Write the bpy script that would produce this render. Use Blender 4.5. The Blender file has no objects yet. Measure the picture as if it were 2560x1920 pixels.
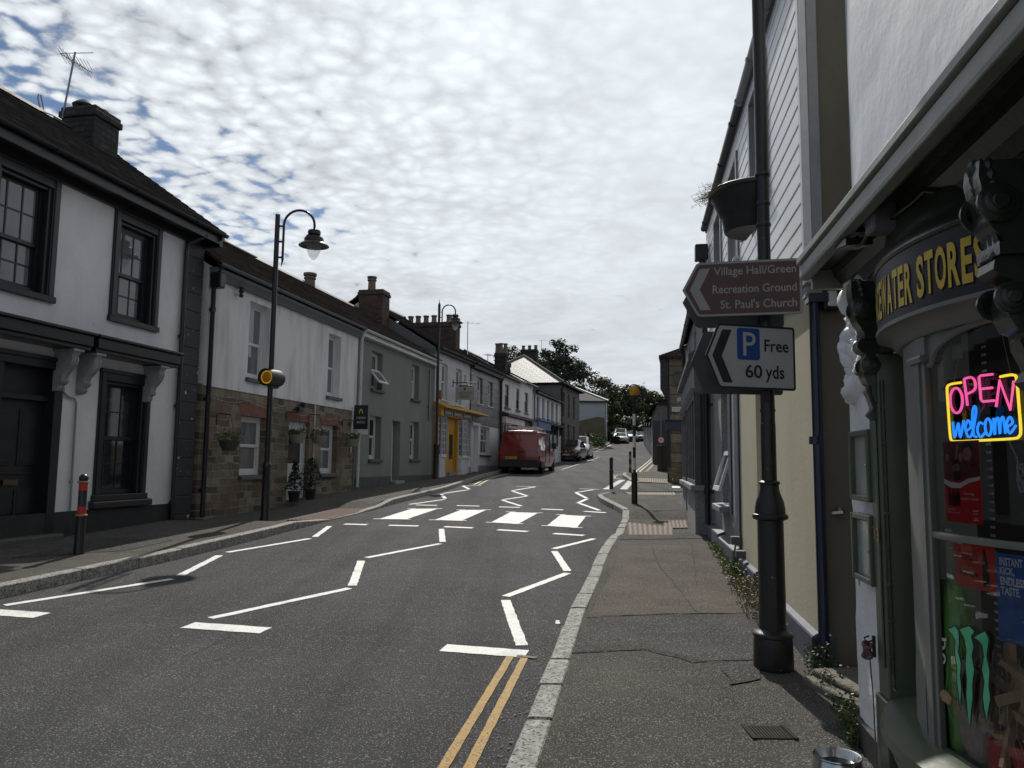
import bpy, bmesh, math, random
from math import sin, cos, pi, radians, atan2, sqrt, hypot
from mathutils import Matrix, Vector
random.seed(7)
SC = bpy.context.scene
COL = SC.collection
# ---------------------------------------------------------------- camera
cam = bpy.data.objects.new('camera', bpy.data.cameras.new('camera'))
COL.objects.link(cam)
cam.data.sensor_width = 36.0
cam.data.lens = 27.03
cam.data.clip_start = 0.05
cam.data.clip_end = 3000
cam.matrix_world = Matrix.Translation((0, 0, 1.6)) @ Matrix.Rotation(radians(90 + 5.91), 4, 'X') @ Matrix.Rotation(0.011, 4, 'Z')
SC.camera = cam
# ---------------------------------------------------------------- exposure, sky, sun
SC.view_settings.view_transform = 'Standard'
SC.view_settings.look = 'None'
SC.view_settings.gamma = 1
SC.view_settings.exposure = 0.15
SUN_EL, SUN_AZ = radians(43.5), radians(-0.5)
sl = bpy.data.lights.new('sun', 'SUN')
sl.energy = 3.6
sl.angle = radians(0.6)
sl.color = (1.0, 0.95, 0.87)
sun = bpy.data.objects.new('sun', sl)
COL.objects.link(sun)
SUND = Vector((sin(SUN_AZ) * cos(SUN_EL), cos(SUN_AZ) * cos(SUN_EL), sin(SUN_EL)))
sun.rotation_euler = SUND.to_track_quat('Z', 'Y').to_euler()
W = bpy.data.worlds.new('World')
SC.world = W
W.use_nodes = True
wn, wl = W.node_tree.nodes, W.node_tree.links


def wnode(t, **k):
    n = wn.new(t)
    for a, b in k.items():
        setattr(n, a, b)
    return n


def wmath(op, a, b=None, c=None, clamp=False):
    n = wn.new('ShaderNodeMath')
    n.operation = op
    n.use_clamp = clamp
    for i, v in enumerate((a, b, c)):
        if v is None:
            continue
        if isinstance(v, (int, float)):
            n.inputs[i].default_value = v
        else:
            wl.new(v, n.inputs[i])
    return n.outputs[0]


def build_sky():
    bg = wn['Background']
    sky = wnode('ShaderNodeTexSky', sky_type='NISHITA', sun_disc=False, sun_elevation=SUN_EL, sun_rotation=SUN_AZ)
    sky.air_density = 1.0
    sky.dust_density = 0.3
    sky.ozone_density = 4.0
    tc = wnode('ShaderNodeTexCoord')
    sp = wnode('ShaderNodeSeparateXYZ')
    wl.new(tc.outputs['Generated'], sp.inputs[0])
    x, y, z = sp.outputs
    zz = wmath('ADD', wmath('MAXIMUM', z, 0.0), 0.11)
    cx, cy = wmath('DIVIDE', x, zz), wmath('DIVIDE', y, zz)
    cb = wnode('ShaderNodeCombineXYZ')
    wl.new(cx, cb.inputs[0])
    wl.new(cy, cb.inputs[1])

    def noise(scale, det, rough, off=0.0, dist=0.0):
        n = wnode('ShaderNodeTexNoise')
        n.inputs['Scale'].default_value = scale
        n.inputs['Detail'].default_value = det
        n.inputs['Roughness'].default_value = rough
        n.inputs['Distortion'].default_value = dist
        m = wnode('ShaderNodeMapping')
        m.inputs['Location'].default_value = (off, off * .7, off * .3)
        wl.new(cb.outputs[0], m.inputs[0])
        wl.new(m.outputs[0], n.inputs['Vector'])
        return n.outputs['Fac']
    puff = noise(16.0, 6, .62, 3.1, .3)
    big = noise(1.15, 3, .5, 11.3, .2)
    mid = noise(3.2, 5, .55, 5.7, .5)
    # cell like small clouds
    vo = wnode('ShaderNodeTexVoronoi', feature='SMOOTH_F1')
    vo.inputs['Scale'].default_value = 19
    vo.inputs['Smoothness'].default_value = 0.45
    dn = wnode('ShaderNodeTexNoise')
    dn.inputs['Scale'].default_value = 7
    dn.inputs['Detail'].default_value = 4
    wl.new(cb.outputs[0], dn.inputs['Vector'])
    va = wnode('ShaderNodeVectorMath', operation='MULTIPLY_ADD')
    wl.new(dn.outputs['Color'], va.inputs[0])
    va.inputs[1].default_value = (.13, .13, .13)
    wl.new(cb.outputs[0], va.inputs[2])
    wl.new(va.outputs[0], vo.inputs['Vector'])
    cell = wmath('SUBTRACT', 1.0, wmath('MULTIPLY', vo.outputs['Distance'], 1.35))
    # the bank thins out to broken small clouds on the left, thick on the right
    sm = wnode('ShaderNodeMapRange', interpolation_type='SMOOTHSTEP')
    wl.new(x, sm.inputs[0])
    sm.inputs[1].default_value = -0.62
    sm.inputs[2].default_value = -0.04
    sm.inputs[3].default_value = -0.1
    sm.inputs[4].default_value = 0.85
    up = wnode('ShaderNodeMapRange', interpolation_type='SMOOTHSTEP')
    wl.new(z, up.inputs[0])
    up.inputs[1].default_value = 0.12
    up.inputs[2].default_value = 0.42
    fine = up.outputs[0]
    cov = wmath('ADD', wmath('MULTIPLY_ADD', big, 1.5, -0.72), sm.outputs[0])
    cov = wmath('MULTIPLY_ADD', fine, 0.2, cov)
    body = wmath('ADD', wmath('MULTIPLY', cell, .6), wmath('MULTIPLY', puff, 0.8))
    den = wmath('ADD', wmath('MULTIPLY_ADD', body, 1.3, -0.66), cov)
    ms = wnode('ShaderNodeMapRange', interpolation_type='SMOOTHSTEP')
    wl.new(den, ms.inputs[0])
    ms.inputs[1].default_value = 0.08
    ms.inputs[2].default_value = 0.5
    alpha = ms.outputs[0]
    # brightness: forward scattering towards the sun, darker thick cores, darker low bank
    dv = wnode('ShaderNodeVectorMath', operation='DOT_PRODUCT')
    wl.new(tc.outputs['Generated'], dv.inputs[0])
    dv.inputs[1].default_value = tuple(SUND)
    glow = wmath('POWER', wmath('MAXIMUM', dv.outputs['Value'], 0.0), 2.6)
    shade = wmath('MULTIPLY', wmath('SUBTRACT', mid, 0.5), 3.0)
    tex = wmath('MULTIPLY', wmath('SUBTRACT', body, 0.62), 6.5)
    lm = wmath('MULTIPLY_ADD', x, -1.7, 0.3, clamp=True)
    con = wmath('MULTIPLY', wmath('MULTIPLY_ADD', fine, 0.85, 0.15), wmath('MULTIPLY_ADD', lm, .85, .16))
    v = wmath('ADD', wmath('MULTIPLY_ADD', glow, 4.3, 3.6), wmath('ADD', wmath('MULTIPLY', shade, -1.15), wmath('MULTIPLY', tex, con)))
    v = wmath('MAXIMUM', v, 1.8)
    # pale band just over the roofs
    hz = wmath('POWER', wmath('SUBTRACT', 1.0, wmath('MAXIMUM', z, 0.0)), 9.0)
    v = wmath('MULTIPLY_ADD', hz, 0.8, v)
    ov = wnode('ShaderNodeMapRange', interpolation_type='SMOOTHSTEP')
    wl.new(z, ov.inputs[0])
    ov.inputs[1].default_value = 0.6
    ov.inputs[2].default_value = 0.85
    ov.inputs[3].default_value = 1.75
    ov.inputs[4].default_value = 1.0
    v = wmath('MULTIPLY', v, ov.outputs[0])          # sky overhead, out of view, dimmed to cut the fill light
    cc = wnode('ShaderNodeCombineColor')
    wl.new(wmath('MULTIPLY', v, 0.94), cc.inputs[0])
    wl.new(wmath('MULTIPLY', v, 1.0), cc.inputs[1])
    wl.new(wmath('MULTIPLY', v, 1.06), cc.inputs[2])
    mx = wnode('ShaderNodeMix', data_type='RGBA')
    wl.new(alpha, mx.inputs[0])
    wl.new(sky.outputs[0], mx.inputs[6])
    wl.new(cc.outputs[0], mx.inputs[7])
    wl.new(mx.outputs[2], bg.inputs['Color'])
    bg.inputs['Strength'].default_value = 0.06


build_sky()

# ---------------------------------------------------------------- helpers
YS = [-60, 0, 15, 36, 55, 80, 98, 115, 150, 400]
ZS = [-1.9, 0, .48, 1.2, 1.86, 3.1, 4.3, 5.2, 5.0, 5.0]


def lin(y):
    if y <= YS[0]:
        return ZS[0]
    for i in range(len(YS) - 1):
        if y <= YS[i + 1]:
            t = (y - YS[i]) / (YS[i + 1] - YS[i])
            return ZS[i] + t * (ZS[i + 1] - ZS[i])
    return ZS[-1]


def gz(y):
    if y < 12:
        return lin(y)
    return sum(lin(y + k) for k in (-3, -1.5, 0, 1.5, 3)) / 5.0


PV = 0.12        # pavement upstand


def pz(y):
    return gz(y) + PV


class MB:
    def __init__(s):
        s.v, s.f, s.m = [], [], []

    def add(s, vs, fs, mi=0):
        o = len(s.v)
        s.v += [tuple(p) for p in vs]
        s.f += [tuple(i + o for i in f) for f in fs]
        s.m += [mi] * len(fs)

    def quad(s, a, b, c, d, mi=0):
        s.add([a, b, c, d], [(0, 1, 2, 3)], mi)

    def box(s, x0, x1, y0, y1, z0, z1, mi=0):
        s.add([(x0, y0, z0), (x1, y0, z0), (x1, y1, z0), (x0, y1, z0), (x0, y0, z1), (x1, y0, z1), (x1, y1, z1), (x0, y1, z1)],
              [(0, 3, 2, 1), (4, 5, 6, 7), (0, 1, 5, 4), (1, 2, 6, 5), (2, 3, 7, 6), (3, 0, 4, 7)], mi)

    def hexa(s, p, mi=0):
        s.add(p, [(0, 3, 2, 1), (4, 5, 6, 7), (0, 1, 5, 4), (1, 2, 6, 5), (2, 3, 7, 6), (3, 0, 4, 7)], mi)

    def prism(s, lo, hi, mi=0):            # two matching outlines of n points
        n = len(lo)
        s.add(list(lo) + list(hi), [tuple(range(n))[::-1], tuple(range(n, 2 * n))] + [(i, (i + 1) % n, n + (i + 1) % n, n + i) for i in range(n)], mi)

    def tube(s, path, r, n=8, mi=0, r1=None, closed=False):
        pts = [Vector(p) for p in path]
        k = len(pts)
        rings = []
        up = None
        for i, p in enumerate(pts):
            if closed:
                t = pts[(i + 1) % k] - pts[i - 1]
            else:
                t = (pts[min(i + 1, k - 1)] - pts[max(i - 1, 0)])
            if t.length < 1e-9:
                t = Vector((0, 0, 1))
            t.normalize()
            if up is None:
                a = Vector((0, 0, 1)) if abs(t.z) < .9 else Vector((1, 0, 0))
                up = (a - t * a.dot(t)).normalized()
            else:
                up = up - t * up.dot(t)
                up = up.normalized() if up.length > 1e-6 else t.orthogonal().normalized()
            w = t.cross(up)
            rr = r if r1 is None else r + (r1 - r) * i / max(1, k - 1)
            rings.append([tuple(p + (up * cos(2 * pi * j / n) + w * sin(2 * pi * j / n)) * rr) for j in range(n)])
        vs = [q for ring in rings for q in ring]
        fs = []
        for i in range(k if closed else k - 1):
            a, b = i * n, ((i + 1) % k) * n
            for j in range(n):
                fs.append((a + j, a + (j + 1) % n, b + (j + 1) % n, b + j))
        if not closed:
            fs += [tuple(range(n))[::-1], tuple(range((k - 1) * n, k * n))]
        s.add(vs, fs, mi)

    def lathe(s, prof, c=(0, 0, 0), n=16, mi=0, axis='z', caps=True):     # prof: (radius, height)
        vs, fs = [], []
        for r, h in prof:
            for j in range(n):
                a = 2 * pi * j / n
                p = (r * cos(a), r * sin(a), h)
                if axis == 'y':
                    p = (p[0], p[2], p[1])
                elif axis == 'x':
                    p = (p[2], p[0], p[1])
                vs.append((c[0] + p[0], c[1] + p[1], c[2] + p[2]))
        for i in range(len(prof) - 1):
            for j in range(n):
                fs.append((i * n + j, i * n + (j + 1) % n, (i + 1) * n + (j + 1) % n, (i + 1) * n + j))
        if caps:
            fs += [tuple(range(n))[::-1], tuple(range((len(prof) - 1) * n, len(prof) * n))]
        s.add(vs, fs, mi)

    def ball(s, c, r, n=10, mi=0, sz=1.0):
        k = n // 2 + 1
        s.lathe([(max(1e-4, r * sin(pi * i / (k - 1))), -r * sz * cos(pi * i / (k - 1))) for i in range(k)], c, n, mi)

    def build(s, name, mats, parent=None, smooth=None, bevel=0, loc=None, rz=0, recalc=True, seg=1):
        me = bpy.data.meshes.new(name)
        me.from_pydata(s.v, [], s.f)
        mats = mats if isinstance(mats, (list, tuple)) else [mats]
        for m in mats:
            me.materials.append(m)
        if len(mats) > 1:
            me.polygons.foreach_set('material_index', s.m)
        if recalc:
            bm = bmesh.new()
            bm.from_mesh(me)
            bmesh.ops.recalc_face_normals(bm, faces=bm.faces)
            bm.to_mesh(me)
            bm.free()
        if smooth:
            me.polygons.foreach_set('use_smooth', [True] * len(me.polygons))
            me.set_sharp_from_angle(angle=radians(smooth))
        me.update()
        o = bpy.data.objects.new(name, me)
        COL.objects.link(o)
        if parent is not None:
            o.parent = parent
        if loc is not None:
            o.location = loc
            o.rotation_euler = (0, 0, rz)
        if bevel:
            b = o.modifiers.new('bevel', 'BEVEL')
            b.width = bevel
            b.segments = seg
            b.limit_method = 'ANGLE'
            b.angle_limit = radians(40)
        return o


def tag(o, label=None, cat=None, group=None, kind=None):
    if label:
        o['label'] = label
    if cat:
        o['category'] = cat
    if group:
        o['group'] = group
    if kind:
        o['kind'] = kind
    return o


def thing(name, label, cat, loc=(0, 0, 0), rz=0, group=None):
    o = bpy.data.objects.new(name, None)
    o.empty_display_size = .2
    COL.objects.link(o)
    o.location = loc
    o.rotation_euler = (0, 0, rz)
    return tag(o, label, cat, group)


def copy_tree(o, parent=None):
    c = o.copy()
    COL.objects.link(c)
    c.parent = parent
    for ch in list(o.children):
        copy_tree(ch, c)
    return c


# ---------------------------------------------------------------- materials
def nodes_of(name):
    m = bpy.data.materials.new(name)
    m.use_nodes = True
    nt = m.node_tree
    return m, nt.nodes, nt.links, nt.nodes['Principled BSDF']


def N(nodes, t, **k):
    n = nodes.new(t)
    for a, b in k.items():
        if a.startswith('i_'):
            n.inputs[a[2:].replace('_', ' ')].default_value = b
        else:
            setattr(n, a, b)
    return n


def c4(c):
    return (c[0], c[1], c[2], 1)


def grey(v):
    return (v, v, v)


def mat(name, col, col2=None, ns=3.0, rough=.7, bump=0.0, bs=80.0, spec=.5, metal=0.0, coat=0.0, det=6, lo=.35, hi=.65, streak=0, rvar=0.0, bdist=.01, emit=0, speck=None, ior=None, tracks=0):
    m, n, l, b = nodes_of(name)
    b.inputs['Roughness'].default_value = rough
    b.inputs['Metallic'].default_value = metal
    b.inputs['Specular IOR Level'].default_value = spec
    b.inputs['Coat Weight'].default_value = coat
    b.inputs['Coat Roughness'].default_value = .05
    b.inputs['Base Color'].default_value = c4(col)
    if ior:
        b.inputs['IOR'].default_value = ior
    if emit:
        b.inputs['Emission Color'].default_value = c4(col)
        b.inputs['Emission Strength'].default_value = emit
    tc = N(n, 'ShaderNodeTexCoord')
    mp = N(n, 'ShaderNodeMapping')
    l.new(tc.outputs['Object'], mp.inputs[0])
    if streak:
        mp.inputs['Scale'].default_value = (1, 1, 1.0 / streak)
    last = None
    if col2 is not None:
        t = N(n, 'ShaderNodeTexNoise', i_Scale=ns, i_Detail=det, i_Roughness=.62)
        l.new(mp.outputs[0], t.inputs['Vector'])
        r = N(n, 'ShaderNodeValToRGB')
        r.color_ramp.elements[0].position = lo
        r.color_ramp.elements[0].color = c4(col)
        r.color_ramp.elements[1].position = hi
        r.color_ramp.elements[1].color = c4(col2)
        l.new(t.outputs['Fac'], r.inputs[0])
        last = r.outputs[0]
        if speck:                                   # (scale, amount, colour): small chips or aggregate
            s2 = N(n, 'ShaderNodeTexNoise', i_Scale=speck[0], i_Detail=2)
            l.new(tc.outputs['Object'], s2.inputs['Vector'])
            r2 = N(n, 'ShaderNodeValToRGB')
            r2.color_ramp.elements[0].position = speck[1]
            r2.color_ramp.elements[0].color = (0, 0, 0, 1)
            r2.color_ramp.elements[1].position = min(1, speck[1] + .05)
            r2.color_ramp.elements[1].color = (1, 1, 1, 1)
            l.new(s2.outputs['Fac'], r2.inputs[0])
            x = N(n, 'ShaderNodeMix', data_type='RGBA')
            l.new(r2.outputs[0], x.inputs[0])
            l.new(last, x.inputs[6])
            x.inputs[7].default_value = c4(speck[2])
            last = x.outputs[2]
        if tracks:                                  # wheel worn bands and old repairs, drawn out along the road
            m3 = N(n, 'ShaderNodeMapping')
            m3.inputs['Scale'].default_value = (1.5, .07, 1)
            m3.inputs['Rotation'].default_value = (0, 0, .2)
            l.new(tc.outputs['Object'], m3.inputs[0])
            t3 = N(n, 'ShaderNodeTexNoise', i_Scale=1.0, i_Detail=5, i_Roughness=.6)
            l.new(m3.outputs[0], t3.inputs['Vector'])
            r3 = N(n, 'ShaderNodeMapRange')
            r3.inputs[1].default_value = .3
            r3.inputs[2].default_value = .7
            r3.inputs[3].default_value = 1 - tracks
            r3.inputs[4].default_value = 1 + tracks
            l.new(t3.outputs['Fac'], r3.inputs[0])
            x3 = N(n, 'ShaderNodeMix', data_type='RGBA', blend_type='MULTIPLY')
            x3.inputs[0].default_value = 1
            l.new(last, x3.inputs[6])
            l.new(r3.outputs[0], x3.inputs[7])
            last = x3.outputs[2]
        l.new(last, b.inputs['Base Color'])
        if rvar:
            rm = N(n, 'ShaderNodeMapRange')
            rm.inputs[3].default_value = max(0.02, rough - rvar)
            rm.inputs[4].default_value = min(1, rough + rvar)
            l.new(t.outputs['Fac'], rm.inputs[0])
            l.new(rm.outputs[0], b.inputs['Roughness'])
    if bump:
        t2 = N(n, 'ShaderNodeTexNoise', i_Scale=bs, i_Detail=5, i_Roughness=.6)
        l.new(tc.outputs['Object'], t2.inputs['Vector'])
        bp = N(n, 'ShaderNodeBump', i_Strength=bump, i_Distance=bdist)
        l.new(t2.outputs['Fac'], bp.inputs['Height'])
        l.new(bp.outputs[0], b.inputs['Normal'])
    return m


def brick(name, c1, c2, mortar, bw, rh, ms, rough=.8, bump=.5, plane='xz', warp=.03, bdist=.02, spec=.4, off=.5, squash=1.0, sqf=2, stain=None, zs=1.0, bias=0.0, ior=None, matte=False, smooth=.25):
    m, n, l, b = nodes_of(name)
    if ior:
        b.inputs['IOR'].default_value = ior
    b.inputs['Roughness'].default_value = rough
    b.inputs['Specular IOR Level'].default_value = spec
    tc = N(n, 'ShaderNodeTexCoord')
    sp = N(n, 'ShaderNodeSeparateXYZ')
    l.new(tc.outputs['Object'], sp.inputs[0])
    cb = N(n, 'ShaderNodeCombineXYZ')
    if plane == 'xz':
        ad = N(n, 'ShaderNodeMath', operation='ADD')
        l.new(sp.outputs[0], ad.inputs[0])
        l.new(sp.outputs[1], ad.inputs[1])
        l.new(ad.outputs[0], cb.inputs[0])
        src = sp.outputs[2]
    elif plane == 'roof':
        l.new(sp.outputs[0], cb.inputs[0])
        src = sp.outputs[2]
    elif plane == 'yz':
        l.new(sp.outputs[1], cb.inputs[0])
        src = sp.outputs[2]
    else:
        l.new(sp.outputs[0], cb.inputs[0])
        src = sp.outputs[1]
    mu = N(n, 'ShaderNodeMath', operation='MULTIPLY')
    l.new(src, mu.inputs[0])
    mu.inputs[1].default_value = zs
    l.new(mu.outputs[0], cb.inputs[1])
    wv = N(n, 'ShaderNodeTexNoise', i_Scale=2.2, i_Detail=3)
    l.new(cb.outputs[0], wv.inputs['Vector'])
    wa = N(n, 'ShaderNodeVectorMath', operation='MULTIPLY_ADD')
    l.new(wv.outputs['Color'], wa.inputs[0])
    wa.inputs[1].default_value = (warp, warp, 0)
    l.new(cb.outputs[0], wa.inputs[2])
    t = N(n, 'ShaderNodeTexBrick', i_Scale=1.0)
    t.offset = off
    t.squash = squash
    t.squash_frequency = sqf
    t.inputs['Color1'].default_value = c4(c1)
    t.inputs['Color2'].default_value = c4(c2)
    t.inputs['Mortar'].default_value = c4(mortar)
    t.inputs['Mortar Size'].default_value = ms
    t.inputs['Mortar Smooth'].default_value = smooth
    t.inputs['Bias'].default_value = bias
    t.inputs['Brick Width'].default_value = bw
    t.inputs['Row Height'].default_value = rh
    l.new(wa.outputs[0], t.inputs['Vector'])
    ns = N(n, 'ShaderNodeTexNoise', i_Scale=9.0, i_Detail=7, i_Roughness=.65)
    l.new(tc.outputs['Object'], ns.inputs['Vector'])
    mr = N(n, 'ShaderNodeMapRange')
    mr.inputs[1].default_value = .25
    mr.inputs[2].default_value = .75
    mr.inputs[3].default_value = .62
    mr.inputs[4].default_value = 1.3
    l.new(ns.outputs['Fac'], mr.inputs[0])
    x = N(n, 'ShaderNodeMix', data_type='RGBA', blend_type='MULTIPLY')
    x.inputs[0].default_value = 1
    l.new(t.outputs['Color'], x.inputs[6])
    l.new(mr.outputs[0], x.inputs[7])
    last = x.outputs[2]
    if stain:
        s2 = N(n, 'ShaderNodeTexNoise', i_Scale=1.3, i_Detail=5)
        l.new(tc.outputs['Object'], s2.inputs['Vector'])
        r = N(n, 'ShaderNodeValToRGB')
        r.color_ramp.elements[0].position = .5
        r.color_ramp.elements[1].position = .72
        l.new(s2.outputs['Fac'], r.inputs[0])
        y = N(n, 'ShaderNodeMix', data_type='RGBA')
        l.new(r.outputs[0], y.inputs[0])
        l.new(last, y.inputs[6])
        y.inputs[7].default_value = c4(stain)
        last = y.outputs[2]
    l.new(last, b.inputs['Base Color'])
    ad2 = N(n, 'ShaderNodeMath', operation='MULTIPLY_ADD')
    l.new(ns.outputs['Fac'], ad2.inputs[0])
    ad2.inputs[1].default_value = .35
    iv = N(n, 'ShaderNodeMath', operation='SUBTRACT')
    iv.inputs[0].default_value = 1
    l.new(t.outputs['Fac'], iv.inputs[1])
    l.new(iv.outputs[0], ad2.inputs[2])
    bp = N(n, 'ShaderNodeBump', i_Strength=bump, i_Distance=bdist)
    l.new(ad2.outputs[0], bp.inputs['Height'])
    l.new(bp.outputs[0], b.inputs['Normal'])
    if matte:                                       # rough weathered slate: no sheen at all
        df = N(n, 'ShaderNodeBsdfDiffuse', i_Roughness=1.0)
        l.new(last, df.inputs['Color'])
        l.new(bp.outputs[0], df.inputs['Normal'])
        l.new(df.outputs[0], n['Material Output'].inputs[0])
    return m


def glass_mat(name, tint=(.03, .035, .04), clear=.9, rough=.02):
    m, n, l, b = nodes_of(name)
    out = n['Material Output']
    n.remove(b)
    fr = N(n, 'ShaderNodeFresnel', i_IOR=1.5)
    tr = N(n, 'ShaderNodeBsdfTransparent')
    tr.inputs[0].default_value = (clear, clear, clear, 1)
    gl = N(n, 'ShaderNodeBsdfGlossy', i_Roughness=rough)
    gl.inputs[0].default_value = (.9, .9, .9, 1)
    mx = N(n, 'ShaderNodeMixShader')
    l.new(fr.outputs[0], mx.inputs[0])
    l.new(tr.outputs[0], mx.inputs[1])
    l.new(gl.outputs[0], mx.inputs[2])
    l.new(mx.outputs[0], out.inputs[0])
    return m


def bowl_mat(name):
    m, n, l, b = nodes_of(name)
    n.remove(b)
    tr = N(n, 'ShaderNodeBsdfTransparent')
    tl = N(n, 'ShaderNodeBsdfTranslucent')
    tl.inputs[0].default_value = (.85, .86, .88, 1)
    mx = N(n, 'ShaderNodeMixShader')
    mx.inputs[0].default_value = .3
    l.new(tr.outputs[0], mx.inputs[1])
    l.new(tl.outputs[0], mx.inputs[2])
    l.new(mx.outputs[0], n['Material Output'].inputs[0])
    return m


M = {}
M['asphalt'] = mat('asphalt', (.062, .062, .065), (.097, .097, .101), ns=.7, rough=.9, bump=.9, bs=150, det=9, lo=.3, hi=.7, bdist=.02, speck=(95, .585, (.28, .275, .27)), spec=.4, ior=1.2, tracks=.22)
M['pave'] = mat('pavement_asphalt', (.068, .065, .058), (.112, .107, .096), ns=1.1, rough=.9, bump=.9, bs=130, det=9, bdist=.02, speck=(115, .575, (.31, .3, .275)), spec=.4, ior=1.2)
M['pave_dark'] = mat('patch_asphalt', (.042, .042, .043), (.068, .067, .064), ns=2.4, rough=.85, bump=.7, bs=190, det=8, bdist=.012, speck=(95, .58, (.25, .24, .22)), spec=.4, ior=1.2)
M['pave_brown'] = mat('brown_asphalt', (.056, .05, .042), (.09, .08, .066), ns=1.8, rough=.85, bump=.5, bs=190, det=8, bdist=.01, speck=(95, .57, (.22, .19, .165)), spec=.4, ior=1.2)
M['kerb'] = mat('kerb_granite', (.21, .203, .187), (.43, .42, .39), ns=16, rough=.85, bump=.9, bs=55, det=8, bdist=.012, speck=(60, .56, (.08, .075, .068)), spec=.3)
M['earth'] = mat('earth', (.05, .055, .03), (.08, .075, .05), ns=.3, rough=.95, bump=.4, bs=8)
M['line'] = mat('road_white', (.78, .78, .76), (.52, .52, .5), ns=4, rough=.7, bump=.5, bs=160, lo=.5, hi=.75, speck=(70, .63, (.2, .2, .2)))
M['yline'] = mat('road_yellow', (.42, .25, .055), (.3, .18, .05), ns=14, rough=.75, bump=.4, bs=160, lo=.4, hi=.75, speck=(75, .58, (.09, .08, .07)))
M['buff'] = mat('buff_tactile', (.3, .25, .15), (.22, .19, .12), ns=6, rough=.8, bump=.4, bs=100)
M['redtact'] = mat('red_tactile', (.2, .12, .095), (.14, .09, .075), ns=6, rough=.8, bump=.4, bs=100)
M['render_white'] = mat('white_render', (.6, .61, .65), (.77, .775, .8), ns=1.3, rough=.85, bump=.4, bs=9, det=10, bdist=.02, speck=(5, .735, (.42, .42, .42)), streak=2.2)
M['render_stain'] = mat('stained_white_render', (.46, .465, .475), (.72, .725, .75), ns=2.6, rough=.88, bump=.25, bs=24, det=9, lo=.28, hi=.55, streak=6)
M['rough_white'] = mat('roughcast_white', (.5, .5, .52), (.62, .62, .64), ns=3, rough=.9, bump=.9, bs=42, det=4, bdist=.02)
M['rough_grey'] = mat('roughcast_grey', (.22, .225, .235), (.36, .36, .37), ns=30, rough=.9, bump=1, bs=70, det=4, bdist=.02)
M['green_render'] = mat('sage_render', (.17, .195, .175), (.205, .23, .21), ns=1.3, rough=.85, bump=.15, bs=30, det=8, streak=2.5)
M['green_dark'] = mat('dark_sage_paint', (.06, .07, .065), (.08, .09, .085), ns=4, rough=.7)
M['black'] = mat('black_gloss_paint', (.012, .013, .016), (.018, .019, .024), ns=5, rough=.35, bump=.08, bs=40, rvar=.1)
M['black_wall'] = mat('black_masonry_paint', (.017, .018, .022), (.026, .027, .032), ns=4, rough=.6, bump=.5, bs=30, bdist=.008, speck=(7, .69, (.5, .5, .5)))
M['black_plain'] = mat('black_masonry', (.016, .017, .021), (.026, .027, .032), ns=4, rough=.6, bump=.4, bs=30, bdist=.008)
M['black_metal'] = mat('black_metal', (.012, .012, .014), (.02, .02, .022), ns=9, rough=.38, bump=.06, bs=60, rvar=.12)
M['column'] = mat('chipped_black_metal', (.012, .012, .013), (.02, .019, .018), ns=7, rough=.34, bump=.12, bs=40, rvar=.12, speck=(22, .71, (.22, .21, .19)))
M['slate'] = brick('slate_roof', (.034, .033, .034), (.066, .063, .062), (.02, .02, .022), .28, .2, .012, rough=.75, bump=.6, plane='roof', zs=1.85, warp=.03, stain=(.036, .032, .029), matte=True)
M['slate_b'] = brick('brown_slate_roof', (.04, .034, .033), (.08, .066, .062), (.02, .018, .018), .26, .2, .014, rough=.8, bump=.8, plane='roof', zs=1.85, warp=.05, stain=(.06, .048, .043), matte=True)
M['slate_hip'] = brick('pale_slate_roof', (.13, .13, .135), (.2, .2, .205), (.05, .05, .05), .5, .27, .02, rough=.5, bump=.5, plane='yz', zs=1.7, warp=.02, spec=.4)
M['slate_hung'] = brick('hung_slate', (.13, .135, .145), (.2, .2, .205), (.035, .035, .04), .42, .32, .012, rough=.42, bump=.7, plane='xz', warp=.05, stain=(.07, .068, .065), spec=.6)
M['ridge'] = mat('ridge_tile', (.07, .05, .045), (.12, .085, .075), ns=9, rough=.7)
M['pale_ridge'] = mat('pale_ridge_tile', (.36, .27, .25), (.45, .35, .33), ns=9, rough=.6)
M['stone'] = brick('cottage_stone', (.085, .068, .05), (.29, .235, .17), (.25, .235, .205), .3, .145, .013, rough=.9, bump=1, warp=.085, bdist=.04, smooth=.08, off=.43, squash=1.7, sqf=3, stain=(.15, .1, .07))
M['stone_grey'] = brick('grey_stone', (.12, .115, .105), (.2, .19, .17), (.14, .135, .125), .36, .17, .02, rough=.9, bump=1, warp=.1, bdist=.03, off=.4, squash=1.5, sqf=3)
M['ashlar'] = brick('quoin_stone', (.16, .125, .09), (.28, .225, .17), (.1, .09, .075), .62, .36, .02, rough=.9, bump=.8, warp=.05, bdist=.02, off=.35, squash=1.4, sqf=2)
M['old_stone'] = brick('dark_rubble', (.035, .034, .035), (.065, .06, .057), (.03, .03, .03), .26, .11, .014, rough=.9, bump=1, warp=.06, bdist=.03)
M['brick'] = brick('brown_brick', (.085, .05, .043), (.13, .08, .068), (.06, .055, .052), .225, .075, .01, rough=.9, bump=.7, warp=.01)
M['brick_red'] = brick('red_arch_brick', (.2, .075, .05), (.28, .11, .075), (.15, .13, .115), .075, .4, .01, rough=.9, bump=.5, warp=.01)
M['pot'] = mat('clay_pot', (.13, .1, .085), (.2, .15, .125), ns=8, rough=.85)
M['white_frame'] = mat('white_window_paint', (.68, .69, .71), (.6, .61, .63), ns=6, rough=.4)
M['white_gloss'] = mat('white_gutter', (.66, .67, .69), (.5, .51, .52), ns=3, rough=.4)
M['grey_paint'] = mat('grey_paint', (.12, .125, .14), (.15, .155, .17), ns=4, rough=.55)
M['grey_sill'] = mat('slate_sill', (.07, .075, .085), (.1, .105, .115), ns=6, rough=.6)
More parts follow.
